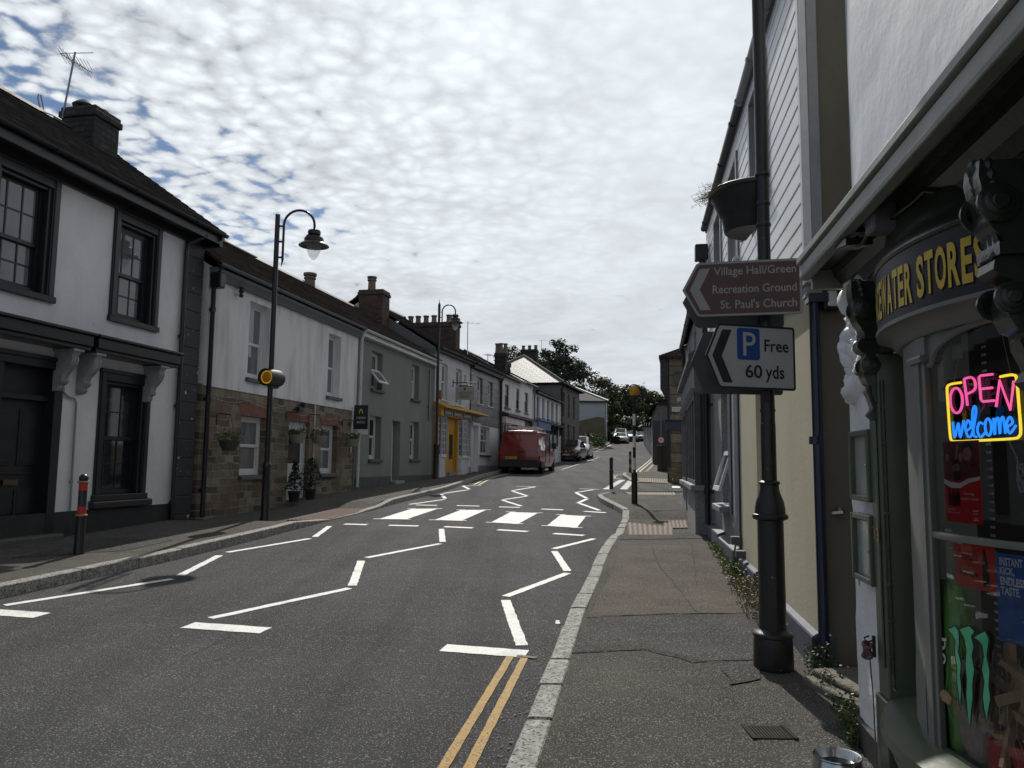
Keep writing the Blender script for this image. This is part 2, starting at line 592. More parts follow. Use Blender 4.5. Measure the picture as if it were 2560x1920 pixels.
M['grey_light'] = mat('grey_gutter_paint', (.23, .24, .26), (.28, .29, .31), ns=5, rough=.4)
M['corbel'] = mat('corbel_stone_paint', (.26, .26, .27), (.36, .36, .37), ns=9, rough=.7, bump=.3, bs=40)
M['pane'] = mat('window_pane', (.11, .12, .145), (.17, .185, .215), ns=1.5, rough=.03, spec=.9, streak=5)  # blue-grey reflections on the glass are put into the base colour
M['pane_dark'] = mat('dark_window_pane', (.012, .013, .015), (.022, .023, .026), ns=1.5, rough=.04, spec=.7)
M['pane_net'] = mat('net_curtain_pane', (.12, .125, .135), (.2, .205, .215), ns=7, rough=.06, spec=.8, streak=12)
M['yellow'] = mat('mustard_paint', (.52, .27, .022), (.46, .235, .022), ns=4, rough=.45)
M['navy'] = mat('navy_paint', (.016, .02, .05), (.022, .028, .062), ns=5, rough=.4)
M['fascia_black'] = mat('fascia_black', (.011, .012, .02), (.016, .017, .026), ns=5, rough=.5)
M['gold'] = mat('gold_lettering', (.75, .51, .06), (.64, .42, .045), ns=20, rough=.5)
M['blue'] = mat('blue_shop_paint', (.1, .16, .3), (.13, .19, .34), ns=4, rough=.5)
M['maroon'] = mat('maroon_paint', (.05, .022, .025), (.07, .03, .032), ns=4, rough=.5)
M['soot'] = mat('soot_black', (.006, .006, .007), rough=.9)
M['weather'] = mat('white_weatherboard', (.76, .765, .79), (.68, .685, .71), ns=2, rough=.33, bump=.12, bs=14, lo=.4, hi=.75, streak=.4)
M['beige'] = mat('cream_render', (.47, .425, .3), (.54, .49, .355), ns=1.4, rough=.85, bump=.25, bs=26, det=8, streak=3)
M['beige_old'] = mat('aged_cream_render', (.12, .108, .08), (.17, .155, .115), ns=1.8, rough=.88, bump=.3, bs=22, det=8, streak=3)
M['plinth'] = mat('slate_blue_plinth', (.055, .068, .1), (.08, .095, .13), ns=3, rough=.6, bump=.3, bs=30)
M['navy_pipe'] = mat('navy_pipe', (.012, .018, .045), (.02, .028, .06), ns=6, rough=.3)
M['white_lumpy'] = mat('thick_white_paint', (.64, .655, .7), (.72, .73, .76), ns=2, rough=.4, bump=.35, bs=2.2, det=3, bdist=.04)
M['white_peel'] = mat('peeling_white_paint', (.76, .77, .79), (.82, .825, .84), ns=3, rough=.55, bump=.5, bs=14, bdist=.03, speck=(11, .68, (.14, .13, .12)))
M['olive'] = mat('olive_shop_paint', (.075, .097, .066), (.1, .122, .085), ns=3, rough=.3, bump=.14, bs=26, bdist=.008)
M['olive_d'] = mat('dark_olive_paint', (.024, .029, .021), (.036, .041, .031), ns=4, rough=.28, bump=.25, bs=22, bdist=.012)
M['sage_lip'] = mat('cornice_paint', (.2, .21, .185), (.27, .28, .25), ns=6, rough=.5, bump=.2, bs=30, streak=.3, speck=(15, .72, (.06, .06, .05)))
M['shop_grey'] = mat('shop_frame_paint', (.16, .165, .15), (.2, .205, .19), ns=4, rough=.4, bump=.12, bs=30)
M['steel'] = mat('brushed_steel', (.6, .6, .6), (.5, .5, .5), ns=20, rough=.2, metal=1)
M['leaf'] = mat('leaf_green', (.045, .085, .022), (.075, .12, .03), ns=6, rough=.6)
M['leaf_y'] = mat('yellow_green_grass', (.12, .19, .03), (.17, .23, .04), ns=6, rough=.6)  # bright yellow green leaf colour
M['leaf_dry'] = mat('dry_stem', (.16, .13, .06), (.22, .18, .09), ns=6, rough=.8)
M['petal'] = mat('white_petal', (.75, .73, .7), rough=.6)
M['petal_red'] = mat('red_petal', (.5, .02, .03), rough=.6)
M['bark'] = mat('bark', (.05, .04, .03), (.08, .065, .05), ns=8, rough=.9, bump=.6, bs=20)
M['tree'] = mat('tree_leaf', (.03, .05, .016), (.055, .082, .026), ns=.5, rough=.55)
M['tree2'] = mat('tree_leaf_light', (.045, .072, .02), (.078, .105, .032), ns=.5, rough=.55)
M['pine'] = mat('pine_needles', (.018, .032, .018), (.03, .048, .024), ns=.6, rough=.6)
M['rubber'] = mat('tyre_rubber', (.012, .012, .012), rough=.8)
M['alloy'] = mat('wheel_metal', (.3, .3, .31), rough=.3, metal=.9)
M['car_glass'] = mat('car_glass', (.05, .056, .062), rough=.02, spec=.9)
M['plate_w'] = mat('white_plate', (.7, .7, .68), rough=.4)
M['plate_y'] = mat('yellow_plate', (.55, .38, .03), rough=.4)
M['lampglass'] = mat('clear_lens', (.6, .6, .6), rough=.05, spec=.9)
M['redlens'] = mat('red_lens', (.35, .01, .01), rough=.1, spec=.8)
M['plastic_dk'] = mat('dark_plastic', (.02, .02, .022), rough=.55)
# ================================================================ ground, road, pavements
def interp(tab, y):
    if y <= tab[0][0]:
        return tab[0][1]
    for (a, p), (b, q) in zip(tab, tab[1:]):
        if y <= b:
            return p + (q - p) * (y - a) / (b - a)
    return tab[-1][1]


LK = [(-5.6, 3.0), (-5.2, 6.2), (-4.92, 7.61), (-4.67, 8.56), (-4.46, 9.3), (-4.16, 10.6), (-3.8, 12.69), (-3.4, 15.0), (-2.98, 17.0), (-2.77, 18.6), (-2.36, 20.79), (-1.91, 23.26), (-1.44, 27.66), (-1.05, 31.08), (-.42, 34.9), (2.36, 48.49), (3.3, 53.25), (8.33, 77.36), (12.34, 96.08), (17.5, 115), (27, 150)]
RK = [(-.45, 0.5), (-.02, 3.68), (.02, 3.89), (.13, 4.51), (.22, 5.11), (.35, 5.88), (.5, 6.8), (.77, 8.17), (1.04, 9.75), (1.7, 12.9), (2.36, 16.3), (2.36, 17.5), (2.28, 18.79), (2.25, 20.25), (2.37, 21.56), (2.58, 22.51), (2.9, 23.2), (3.3, 23.55), (4.6, 23.8), (9, 24.2)]
RF = [(5.8, 27.95), (4.75, 28.6), (4.52, 29.3), (4.51, 30.55), (4.59, 31.8), (4.82, 33.6), (5.1, 34.5), (6.0, 35.0), (6.71, 38.17), (7.87, 43.52), (9.22, 49.65), (10.41, 54.74), (12.4, 63.5), (15.2, 76)]
LKy = [(p[1], p[0]) for p in LK]
RKy = [(p[1], p[0]) for p in RK]
RFy = [(p[1], p[0]) for p in RF]


def dip(y, a, b, r=.7, lo=.02):
    if a <= y <= b:
        return lo
    if y < a:
        return min(PV, lo + (PV - lo) * (a - y) / r)
    return min(PV, lo + (PV - lo) * (y - b) / r)


def upL(y):
    return dip(y, 14.4, 17.2)


def upR(y):
    return min(dip(y, 12.8, 15.6), dip(y, 21.8, 24.5))


def upF(y):
    return dip(y, 27.0, 29.2)


def sheet(name, rows, m, kind='structure', zadd=0.0):     # rows: (y, [x...], z)
    mb = MB()
    for (y0, xs0, z0), (y1, xs1, z1) in zip(rows, rows[1:]):
        for i in range(len(xs0) - 1):
            mb.quad((xs0[i], y0, z0 + zadd), (xs0[i + 1], y0, z0 + zadd), (xs1[i + 1], y1, z1 + zadd), (xs1[i], y1, z1 + zadd))
    o = mb.build(name, m, recalc=False)
    return tag(o, kind=kind)


ys = [-60, -30, -12] + [k * 1.5 for k in range(-4, 100)] + [155, 170, 200, 260, 400, 900]
sheet('ground', [(y, [-900, -200, -40, 0, 40, 200, 900], gz(y) - .03) for y in ys], M['earth'])
ys = [-30, -12] + [k * 1.0 for k in range(-6, 140)]
sheet('road', [(y, [min(-7, interp(LKy, y) - 1.5) if y < 40 else interp(LKy, y) - 1.5, interp(LKy, y) + 4, interp(LKy, y) + (34 if y < 40 else 16)], gz(y) + .004) for y in ys], M['asphalt'])
ys = [-8 + k * .4 for k in range(0, 262)]
sheet('pavement', [(y, [interp(LKy, y) - 5.5, interp(LKy, y) - .14], gz(y) + upL(y)) for y in ys], M['pave'])
RWALL = lambda y: 2.0 + .163 * (y - 5.0)
ys = [-6 + k * .4 for k in range(0, 73)] + [23.2]
sheet('pavement', [(y, [interp(RKy, y) + .13, (RWALL(y) + 1.2 if y < 19.6 else 14)], gz(y) + upR(y)) for y in ys], M['pave'])
ys = [28.0 + k * .4 for k in range(0, 120)]
sheet('pavement', [(y, [interp(RFy, y) + .13, interp(RFy, y) + 7], gz(y) + upF(y)) for y in ys], M['pave'])


def resample(pl, step_fn):
    out, acc = [], []
    L = [0]
    for a, b in zip(pl, pl[1:]):
        L.append(L[-1] + hypot(b[0] - a[0], b[1] - a[1]))

    def at(s):
        for i in range(len(pl) - 1):
            if s <= L[i + 1]:
                t = (s - L[i]) / (L[i + 1] - L[i])
                return (pl[i][0] + t * (pl[i + 1][0] - pl[i][0]), pl[i][1] + t * (pl[i + 1][1] - pl[i][1]))
        return pl[-1]
    s = 0
    while s < L[-1]:
        e = min(L[-1], s + step_fn())
        out.append((at(s + .006), at(e - .006)))
        s = e
    return out


def kerb(pl, side, up, lmin, lmax, w=.15, m='kerb', proud=.012):
    mb = MB()
    rnd = random.Random(3)
    for a, b in resample(pl, lambda: rnd.uniform(lmin, lmax)):
        dx, dy = b[0] - a[0], b[1] - a[1]
        l = hypot(dx, dy)
        if l < .05:
            continue
        nx, ny = -dy / l * side, dx / l * side         # towards the pavement
        za, zb = gz(a[1]) + up(a[1]) + proud + rnd.uniform(-.006, .006), gz(b[1]) + up(b[1]) + proud + rnd.uniform(-.006, .006)
        j0, j1 = rnd.uniform(-.008, .008), rnd.uniform(-.008, .008)
        k = 1
        for i in range(k):
            t0, t1 = i / k, (i + 1) / k
            p = []
            for z in (0, 1):
                for (t, q) in ((t0, 0), (t1, 0), (t1, 1), (t0, 1)):
                    off = (j0 + (j1 - j0) * t + rnd.uniform(-.002, .002)) if q == 0 else w
                    if q == 0 and z == 1:
                        off += .012
                    zz = (gz(a[1] + dy * t) - .06) if z == 0 else za + (zb - za) * t - (.006 if q == 0 else 0)
                    p.append((a[0] + dx * t + nx * off, a[1] + dy * t + ny * off, zz))
            mb.hexa(p)
    return tag(mb.build('kerb', M[m], bevel=.008), kind='structure')


kerb(LK, 1, upL, .8, 1.5)
kerb(RK, -1, upR, .55, .98, w=.15)
kerb(RF, -1, upF, .6, .9, m='kerb')


def ragged(p, amp, step=.09, seed=0):
    r_ = random.Random(seed + len(p))
    out = []
    for a, b in zip(p, p[1:] + p[:1]):
        n = max(1, int(hypot(b[0] - a[0], b[1] - a[1]) / step))
        for i in range(n):
            t = i / n
            out.append((a[0] + (b[0] - a[0]) * t + r_.uniform(-amp, amp), a[1] + (b[1] - a[1]) * t + r_.uniform(-amp, amp)))
    return out


def flat(name, polys, m, z=.009, kind='structure', base=gz, rag=.005):
    mb = MB()
    for i, p in enumerate(polys):
        if rag:
            p = ragged(list(p), rag, .07 if rag < .01 else .12, i)
        mb.add([(x, y, base(y) + z) for x, y in p], [tuple(range(len(p)))])
    return tag(mb.build(name, m, recalc=False), kind=kind)


def seg(a, b, w):
    dx, dy = b[0] - a[0], b[1] - a[1]
    l = hypot(dx, dy)
    nx, ny = -dy / l * w / 2, dx / l * w / 2
    return [(a[0] - nx, a[1] - ny), (b[0] - nx, b[1] - ny), (b[0] + nx, b[1] + ny), (a[0] + nx, a[1] + ny)]


ZL = [[(-4.68, 7.31), (-3.74, 8.71)], [(-3.75, 8.92), (-3.87, 10.43)], [(-3.87, 10.7), (-3.13, 12.22)], [(-3.11, 12.43), (-3.23, 13.91)],
      [(-2.61, 6.89), (-1.69, 8.29)], [(-1.69, 8.44), (-1.92, 10.11)], [(-1.9, 10.37), (-1.06, 11.8)], [(-1.04, 12.01), (-1.21, 13.68)],
      [(.1, 6.12), (-.04, 7.78)], [(-.04, 7.96), (.69, 9.36)], [(.7, 9.51), (.63, 11.15)], [(.63, 11.39), (1.35, 12.58)]]
ZF = [[(-2.41, 18.5), (-1.72, 20.02)], [(-1.72, 20.34), (-1.95, 21.89)], [(-1.93, 22.13), (-1.29, 23.79)], [(-1.29, 24.06), (-1.59, 25.6)], [(-1.56, 25.64), (-.98, 25.85)],
      [(.25, 18.38), (-.22, 20.04)], [(-.21, 20.16), (.45, 21.44)], [(.45, 21.59), (.04, 23.41)], [(.04, 23.56), (.8, 25.5)], [(.16, 25.73), (.83, 25.55)],
      [(2.0, 17.5), (1.71, 19.33)], [(1.68, 19.4), (2.05, 20.8)], [(2.05, 21.0), (1.93, 23.02)], [(1.93, 23.1), (2.6, 24.4)], [(2.19, 24.81), (2.78, 24.54)]]
BARS = [[(-4.84, 7.08), (-4.1, 6.93)], [(-2.7, 6.64), (-2.0, 6.49)], [(-.5, 6.03), (.13, 5.88)]]
flat('zigzag_marking', [seg(a, b, .095) for a, b in ZL] + [seg(a, b, .1) for a, b in ZF] + [seg(a, b, .2) for a, b in BARS], M['line'])
DS = [[(-3.04, 14.27), (-2.61, 14.21)], [(-2.21, 14.15), (-1.66, 14.09)], [(-1.19, 14.03), (-.67, 13.88)], [(-.22, 13.65), (.3, 13.44)], [(.73, 13.2), (1.23, 12.99)], [(-2.24, 18.35), (-1.73, 18.32)], [(-1.27, 18.32), (-.73, 18.26)], [(-.27, 18.11), (.21, 18.02)], [(.7, 17.69), (1.19, 17.52)], [(1.63, 17.25), (2.08, 16.98)]]
flat('give_way_marking', [seg(a, b, .16) for a, b in DS], M['line'])
STR = [[(-2.57, 15.19), (-2.04, 15.19), (-1.63, 17.49), (-2.21, 17.4)], [(-1.48, 15.11), (-.95, 15.05), (-.54, 17.31), (-1.1, 17.25)], [(-.37, 14.81), (.14, 14.6), (.59, 16.74), (0, 16.89)], [(.67, 14.33), (1.2, 14.09), (1.57, 16.18), (1.06, 16.44)]]
M['zebra'] = mat('worn_road_white', (.74, .74, .72), (.5, .5, .49), ns=5, rough=.7, bump=.5, bs=120, lo=.52, hi=.72, speck=(24, .68, (.12, .12, .12)))
ticks = []
for p in STR:
    for i, k in ((0, -1), (1, 1), (2, 1), (3, -1)):
        x, y = p[i]
        ticks.append([(x - .1, y - .05), (x + .1, y - .05), (x + .1, y + .03), (x - .1, y + .03)])
flat('zebra_crossing', STR, M['zebra'])
flat('crossing_stud_marking', ticks, M['line'], z=.013)
flat('double_yellow_line', [seg((.01, 5.82), (-.43, 3.2), .055), seg((.115, 5.8), (-.3, 3.2), .055)], M['yline'], rag=.002)
flat('double_yellow_line', [seg((.06, 5.83), (.2, 5.77), .04)], mat('faded_road_yellow', (.2, .15, .08), (.1, .09, .08), ns=20, rough=.8), z=.013)


def polyline(pts, w):
    return [seg(a, b, w) for a, b in zip(pts, pts[1:])]


M['pale_yellow'] = mat('pale_road_yellow', (.5, .45, .3), (.4, .36, .25), ns=10, rough=.8)
flat('double_yellow_line', polyline([(-1.25, 26.2), (-1.05, 29.2), (-.82, 31.4), (-.2, 34.6), (2.62, 48.4)], .09) + polyline([(-1.08, 26.2), (-.88, 29.2), (-.65, 31.4), (-.03, 34.6), (2.78, 48.4)], .09), M['pale_yellow'])
flat('double_yellow_line', polyline([(8.0, 75.0), (11.9, 93)], .12) + polyline([(8.25, 75.0), (12.1, 93)], .12), M['pale_yellow'])
flat('double_yellow_line', polyline([(5.75, 35.0), (6.45, 38.6), (8.36, 47.4), (10.2, 56), (11.9, 63.4)], .1) + polyline([(5.55, 35.0), (6.25, 38.6), (8.15, 47.4), (10.0, 56), (11.7, 63.4)], .1), M['pale_yellow'])
flat('double_yellow_line', polyline([(5.3, 34.9), (4.72, 34.2), (4.4, 33), (4.28, 31.8), (4.34, 31.1), (4.45, 30.8)], .07) + polyline([(5.2, 35.2), (4.58, 34.4), (4.25, 33.1), (4.12, 31.8), (4.18, 31.1)], .07), M['pale_yellow'])
gw = []
for a, b in (((3.05, 24.75), (4.4, 30.5)), ((3.62, 24.85), (4.62, 29.8))):
    for k in range(8):
        t0, t1 = k / 8, (k + .62) / 8
        q = [(a[0] + (b[0] - a[0]) * t, a[1] + (b[1] - a[1]) * t) for t in (t0, t1)]
        gw.append(seg(q[0], q[1], .24))
flat('give_way_marking', gw, M['line'])
flat('white_road_block', [[(5.36, 25.8), (5.62, 25.75), (5.9, 26.9), (5.6, 26.95)]], M['line'])
flat('parking_bay_marking', polyline([(2.6, 39.5), (5.27, 53.5), (6.97, 61.3), (6.2, 62)], .1) + [seg((5.3, 54.6), (5.95, 54.9), .35)], mat('faint_road_white', (.3, .3, .3), (.2, .2, .2), ns=9))
flat('road_patch_mark', [[(.4, 6.83), (.44, 6.83), (.445, 6.95), (.405, 6.95)]], M['line'])
flat('centre_line', [seg((6.6, 44.5), (7.7, 43.9), .07), seg((8.9, 62), (11.2, 61), .09), seg((4.8, 38), (5.6, 37.7), .07)], mat('faint_line', (.42, .42, .42), rough=.8))
# pavement repairs
flat('pavement_patch', [[(.43, 5.5), (.98, 5.6), (1.24, 5.3), (1.75, 5.42), (2.14, 6.78), (1.3, 6.7), (.68, 6.56)]], M['pave_dark'], z=.004, base=pz, rag=.018)
flat('pavement_patch', [[(.64, 6.56), (1.35, 6.72), (2.14, 6.8), (2.3, 7.5), (3.02, 11.2), (1.52, 10.9), (1.2, 9.0)]], M['pave_brown'], z=.006, base=pz, rag=.018)
flat('pavement_patch', [[(1.35, 4.84), (1.58, 4.95), (1.64, 5.3), (1.4, 5.22)]], M['pave_dark'], z=.008, base=pz, rag=.018)
flat('pavement_patch', [[(1.62, 11.6), (3.2, 11.9), (3.3, 12.3), (1.72, 12.2)]], M['pave_dark'], z=.006, base=pz, rag=.018)
flat('pavement_patch', [[(3.0, 16.3), (3.7, 16.6), (4.1, 19.2), (3.3, 19.0)]], M['pave_dark'], z=.005, base=pz, rag=.018)
flat('pavement_patch', [[(2.7, 16.6), (3.0, 16.4), (3.25, 18.7), (2.85, 18.6)]], M['pave_brown'], z=.005, base=pz, rag=.018)
flat('pavement_patch', [[(-5.9, 9.3), (-4.9, 10.0), (-4.75, 11.0), (-5.7, 11.2)]], M['pave_dark'], z=.005, base=pz, rag=.018)


M['tact_base'] = mat('tactile_base', (.07, .058, .045), (.1, .085, .065), ns=8, rough=.9)


def tactile(name, quad, up, m, n):
    mb = MB()
    a, b, c, d = quad            # near-left, near-right, far-right, far-left
    z = lambda y: gz(y) + up(y)
    bs_ = MB()
    bs_.hexa([(x, y, z(y) - .03) for x, y in quad] + [(x, y, z(y) + .012) for x, y in quad])
    tag(bs_.build(name, M['tact_base']), kind='structure')
    for k in range(n):
        t0, t1 = (k + .25) / n, (k + .75) / n
        L = lambda p, q, t: (p[0] + (q[0] - p[0]) * t, p[1] + (q[1] - p[1]) * t)
        q = [L(a, b, t0), L(a, b, t1), L(d, c, t1), L(d, c, t0)]
        mb.hexa([(x, y, z(y) - .01) for x, y in q] + [(x, y, z(y) + .021) for x, y in q])
    return tag(mb.build(name, m), kind='structure')


tactile('tactile_paving', [(3.28, 21.5), (4.6, 21.6), (4.9, 23.2), (3.38, 23.1)], upR, M['buff'], 16)
tactile('tactile_paving', [(4.75, 28.6), (5.7, 28.1), (6.1, 29.6), (4.85, 29.8)], upF, M['buff'], 14)
tactile('tactile_paving', [(1.93, 12.75), (2.7, 12.95), (2.95, 14.15), (2.22, 14.8)], upR, M['redtact'], 9)
tactile('tactile_paving', [(2.74, 13.9), (3.2, 14.05), (3.45, 15.3), (2.98, 15.2)], upR, M['redtact'], 6)
tactile('tactile_paving', [(-4.2, 14.6), (-3.5, 14.6), (-3.1, 16.9), (-3.8, 16.9)], upL, M['redtact'], 9)
# cracks and trench joints
def crack(pts, w, seed, base, z):
    r_ = random.Random(seed)
    q = []
    for a, b in zip(pts, pts[1:]):
        n = max(2, int(hypot(b[0] - a[0], b[1] - a[1]) / .08))
        q += [(a[0] + (b[0] - a[0]) * i / n + r_.uniform(-.014, .014), a[1] + (b[1] - a[1]) * i / n + r_.uniform(-.014, .014)) for i in range(n)]
    q.append(pts[-1])
    return [seg(a, b, w * r_.uniform(.5, 1.3)) for a, b in zip(q, q[1:])]


M['crack'] = mat('crack_dirt', (.012, .011, .01), (.022, .02, .017), ns=20, rough=.95)
ck = crack([(2.0, 11.1), (1.75, 9.2), (1.62, 6.8)], .008, 2, pz, 0) + crack([(2.6, 11.2), (2.25, 9.6), (1.9, 8.0)], .006, 3, pz, 0)
ck += crack([(.45, 5.52), (1.0, 5.62), (1.3, 5.3), (1.7, 5.4)], .007, 4, pz, 0) + crack([(.68, 6.58), (1.3, 6.72), (2.1, 6.8)], .007, 5, pz, 0)
flat('pavement_crack', ck, M['crack'], z=.01, base=pz, rag=0)
rk = crack([(-2.4, 5.2), (-1.7, 9.5), (-1.3, 13)], .006, 9, gz, 0) + crack([(-4.2, 5.5), (-3.3, 9.8), (-2.6, 14)], .005, 10, gz, 0)
flat('road_crack', rk, M['crack'], z=.0065, rag=0)
# dirt and grit gathered along the right kerb
gp = []
r_ = random.Random(21)
for i in range(420):
    y = r_.uniform(2.6, 15)
    x = interp(RKy, y) - abs(r_.gauss(0, .09)) - .01
    s_ = r_.uniform(.003, .011)
    gp.append([(x - s_, y - s_ * .6), (x + s_ * .3, y - s_), (x + s_, y + s_ * .5), (x - s_ * .2, y + s_)])
flat('kerb_grit', gp, mat('kerb_grit', (.09, .08, .06), (.16, .145, .11), ns=60, rough=.95), z=.011, rag=0)
# utility cover
cv = thing('utility_cover', 'small rectangular checkered metal cover set in the pavement', 'drain cover', (1.33, 4.08, pz(4.08)))
mb = MB()
mb.box(-.115, -.092, -.1, .1, -.01, .008)
mb.box(.092, .115, -.1, .1, -.01, .008)
mb.box(-.115, .115, -.1, .1, -.02, -.005)
mb.build('frame', mat('cover_frame', (.035, .031, .027), (.05, .045, .038), ns=20, rough=.95, spec=.1), cv)
mb = MB()
mb.box(-.09, .09, -.09, .09, -.01, .004)
for i in range(11):
    for j in range(11):
        mb.box(-.083 + i * .016, -.075 + i * .016, -.083 + j * .016, -.077 + j * .016, .004, .0065)
mb.build('plate', mat('cover_plate', (.035, .03, .027), (.05, .043, .038), ns=30, rough=.9, spec=.2), cv)
# ================================================================ facades
class Fac:
    """A house front: u runs along the wall away from the camera, d out towards the street, z up (absolute)."""

    def __init__(s, p0, slope, side, name, label, cat='house', group=None):
        l = hypot(slope, 1)
        s.t = (slope / l, 1 / l)
        s.sg = -1 if side == 'L' else 1
        s.p0 = p0
        s.zb = pz(p0[1])
        s.n = (s.t[1], -s.t[0]) if side == 'L' else (-s.t[1], s.t[0])
        s.root = thing(name, label, cat, (p0[0], p0[1], s.zb), atan2(s.t[1], s.t[0]), group) if name else None

    def P(s, u, d, z):
        return (u, d * s.sg, z - s.zb)

    def W(s, u, d):
        return (s.p0[0] + s.t[0] * u + s.n[0] * d, s.p0[1] + s.t[1] * u + s.n[1] * d)

    def rz(s):
        return atan2(s.t[1], s.t[0])

    def box(s, mb, u0, u1, d0, d1, z0, z1, mi=0):
        a, b = sorted((d0 * s.sg, d1 * s.sg))
        mb.box(u0, u1, a, b, z0 - s.zb, z1 - s.zb, mi)

    def prof(s, mb, pts, u0, u1, mi=0):            # outline in (d, z) swept along u
        mb.prism([s.P(u0, d, z) for d, z in pts], [s.P(u1, d, z) for d, z in pts], mi)

    def facep(s, mb, pts, d0, d1, mi=0):           # outline in (u, z) swept along d
        mb.prism([s.P(u, d0, z) for u, z in pts], [s.P(u, d1, z) for u, z in pts], mi)

    def tube(s, mb, pts, r, n=8, mi=0):
        mb.tube([s.P(*p) for p in pts], r, n, mi)

    def wall(s, name, m, u0, u1, z0, z1, holes=(), d=0.0, rev=.2, depth=0, gable=None, parent=None, back=True):
        mb = MB()
        us = sorted({u0, u1} | {h[0] for h in holes} | {h[1] for h in holes})
        zs = sorted({z0, z1} | {h[2] for h in holes} | {h[3] for h in holes})
        us = [u for u in us if u0 <= u <= u1]
        for a, b in zip(us, us[1:]):
            for c, e in zip(zs, zs[1:]):
                if any(h[0] <= a + 1e-4 and b - 1e-4 <= h[1] and h[2] <= c + 1e-4 and e - 1e-4 <= h[3] for h in holes):
                    continue
                mb.quad(s.P(a, d, c), s.P(b, d, c), s.P(b, d, e), s.P(a, d, e))
        for a, b, c, e in holes:
            for q in (((a, c), (a, e)), ((b, c), (b, e)), ((a, c), (b, c)), ((a, e), (b, e))):
                (ua, za), (ub, zb_) = q
                mb.quad(s.P(ua, d, za), s.P(ub, d, zb_), s.P(ub, d - rev, zb_), s.P(ua, d - rev, za))
            if back:
                mb.quad(s.P(a, d - rev - .02, c), s.P(b, d - rev - .02, c), s.P(b, d - rev - .02, e), s.P(a, d - rev - .02, e))
        if depth:
            for u in (u0, u1):
                if gable:
                    gd, gzz = gable
                    mb.add([s.P(u, d, z0), s.P(u, d, z1), s.P(u, gd, gzz), s.P(u, d - depth, z1), s.P(u, d - depth, z0)], [(0, 1, 2, 3, 4)])
                else:
                    mb.quad(s.P(u, d, z0), s.P(u, d, z1), s.P(u, d - depth, z1), s.P(u, d - depth, z0))
            mb.quad(s.P(u0, d - depth, z0), s.P(u0, d - depth, z1), s.P(u1, d - depth, z1), s.P(u1, d - depth, z0))
            if not gable:
                mb.quad(s.P(u0, d, z1), s.P(u1, d, z1), s.P(u1, d - depth, z1), s.P(u0, d - depth, z1))
        elif d > 0:
            for u in (u0, u1):
                mb.quad(s.P(u, d, z0), s.P(u, d, z1), s.P(u, -.05, z1), s.P(u, -.05, z0))
            for z in (z0, z1):
                mb.quad(s.P(u0, d, z), s.P(u1, d, z), s.P(u1, -.05, z), s.P(u0, -.05, z))
        return mb.build(name, m, parent or s.root, recalc=False)

    def sash(s, u0, u1, z0, z1, d=-.1, fm='white_frame', pm='pane', cols=1, rows=(1, 1), fw=.06, bw=.022, rail=None, sill=None, parent=None, sillm='grey_sill', split=True, step=.03, name='window', label=None, hdr=None):
        """A sash window: frame (with glazing bars) > panes, sill."""
        rail = (z0 + z1) / 2 if rail is None else rail
        mb = MB()
        hdr = fw if hdr is None else hdr
        s.box(mb, u0, u0 + fw, d - .05, d, z0, z1)
        s.box(mb, u1 - fw, u1, d - .05, d, z0, z1)
        s.box(mb, u0 + fw, u1 - fw, d - .05, d - .003, z1 - hdr, z1)
        s.box(mb, u0 + fw, u1 - fw, d - .05, d - .003, z0, z0 + fw * 1.2)
        a, b = u0 + fw, u1 - fw
        secs = [(rail, z1 - hdr, d - .015, rows[0]), (z0 + fw * 1.2, rail, d - .015 - step, rows[1])] if split else [(z0 + fw * 1.2, z1 - hdr, d - .02, rows[0])]
        if split:
            s.box(mb, a, b, d - .06, d - .01, rail - .022, rail + .022)
        for (c, e, dd, rw) in secs:
            sb = .035
            s.box(mb, a, a + sb, dd - .03, dd, c, e)
            s.box(mb, b - sb, b, dd - .03, dd, c, e)
            s.box(mb, a + sb, b - sb, dd - .03, dd - .002, c, c + sb)
            s.box(mb, a + sb, b - sb, dd - .03, dd - .002, e - sb, e)
            for i in range(1, cols):
                x = a + (b - a) * i / cols
                s.box(mb, x - bw / 2, x + bw / 2, dd - .025, dd - .004, c + sb, e - sb)
            for j in range(1, rw):
                y = c + (e - c) * j / rw
                s.box(mb, a + sb, b - sb, dd - .026, dd - .006, y - bw / 2, y + bw / 2)
        w = mb.build(name, M[fm], parent or s.root, bevel=0)
        if label:
            w['label'] = label
        pb = MB()
        for (c, e, dd, rw) in secs:
            q = random.uniform(-.004, .004)
            r = random.uniform(-.004, .004)
            pb.quad(s.P(a, dd - .014 + q, c), s.P(b, dd - .014 - q, c), s.P(b, dd - .014 - q + r, e), s.P(a, dd - .014 + q + r, e))
        pb.build('pane', M[pm], w, recalc=False)
        if sill:
            sb_ = MB()
            su0, su1, sd, sz = sill
            s.prof(sb_, [(d, z0), (d, z0 - sz), (sd, z0 - sz), (sd, z0 - .02)], su0, su1)
            sb_.build('sill', M[sillm], w, bevel=.006)
        return w

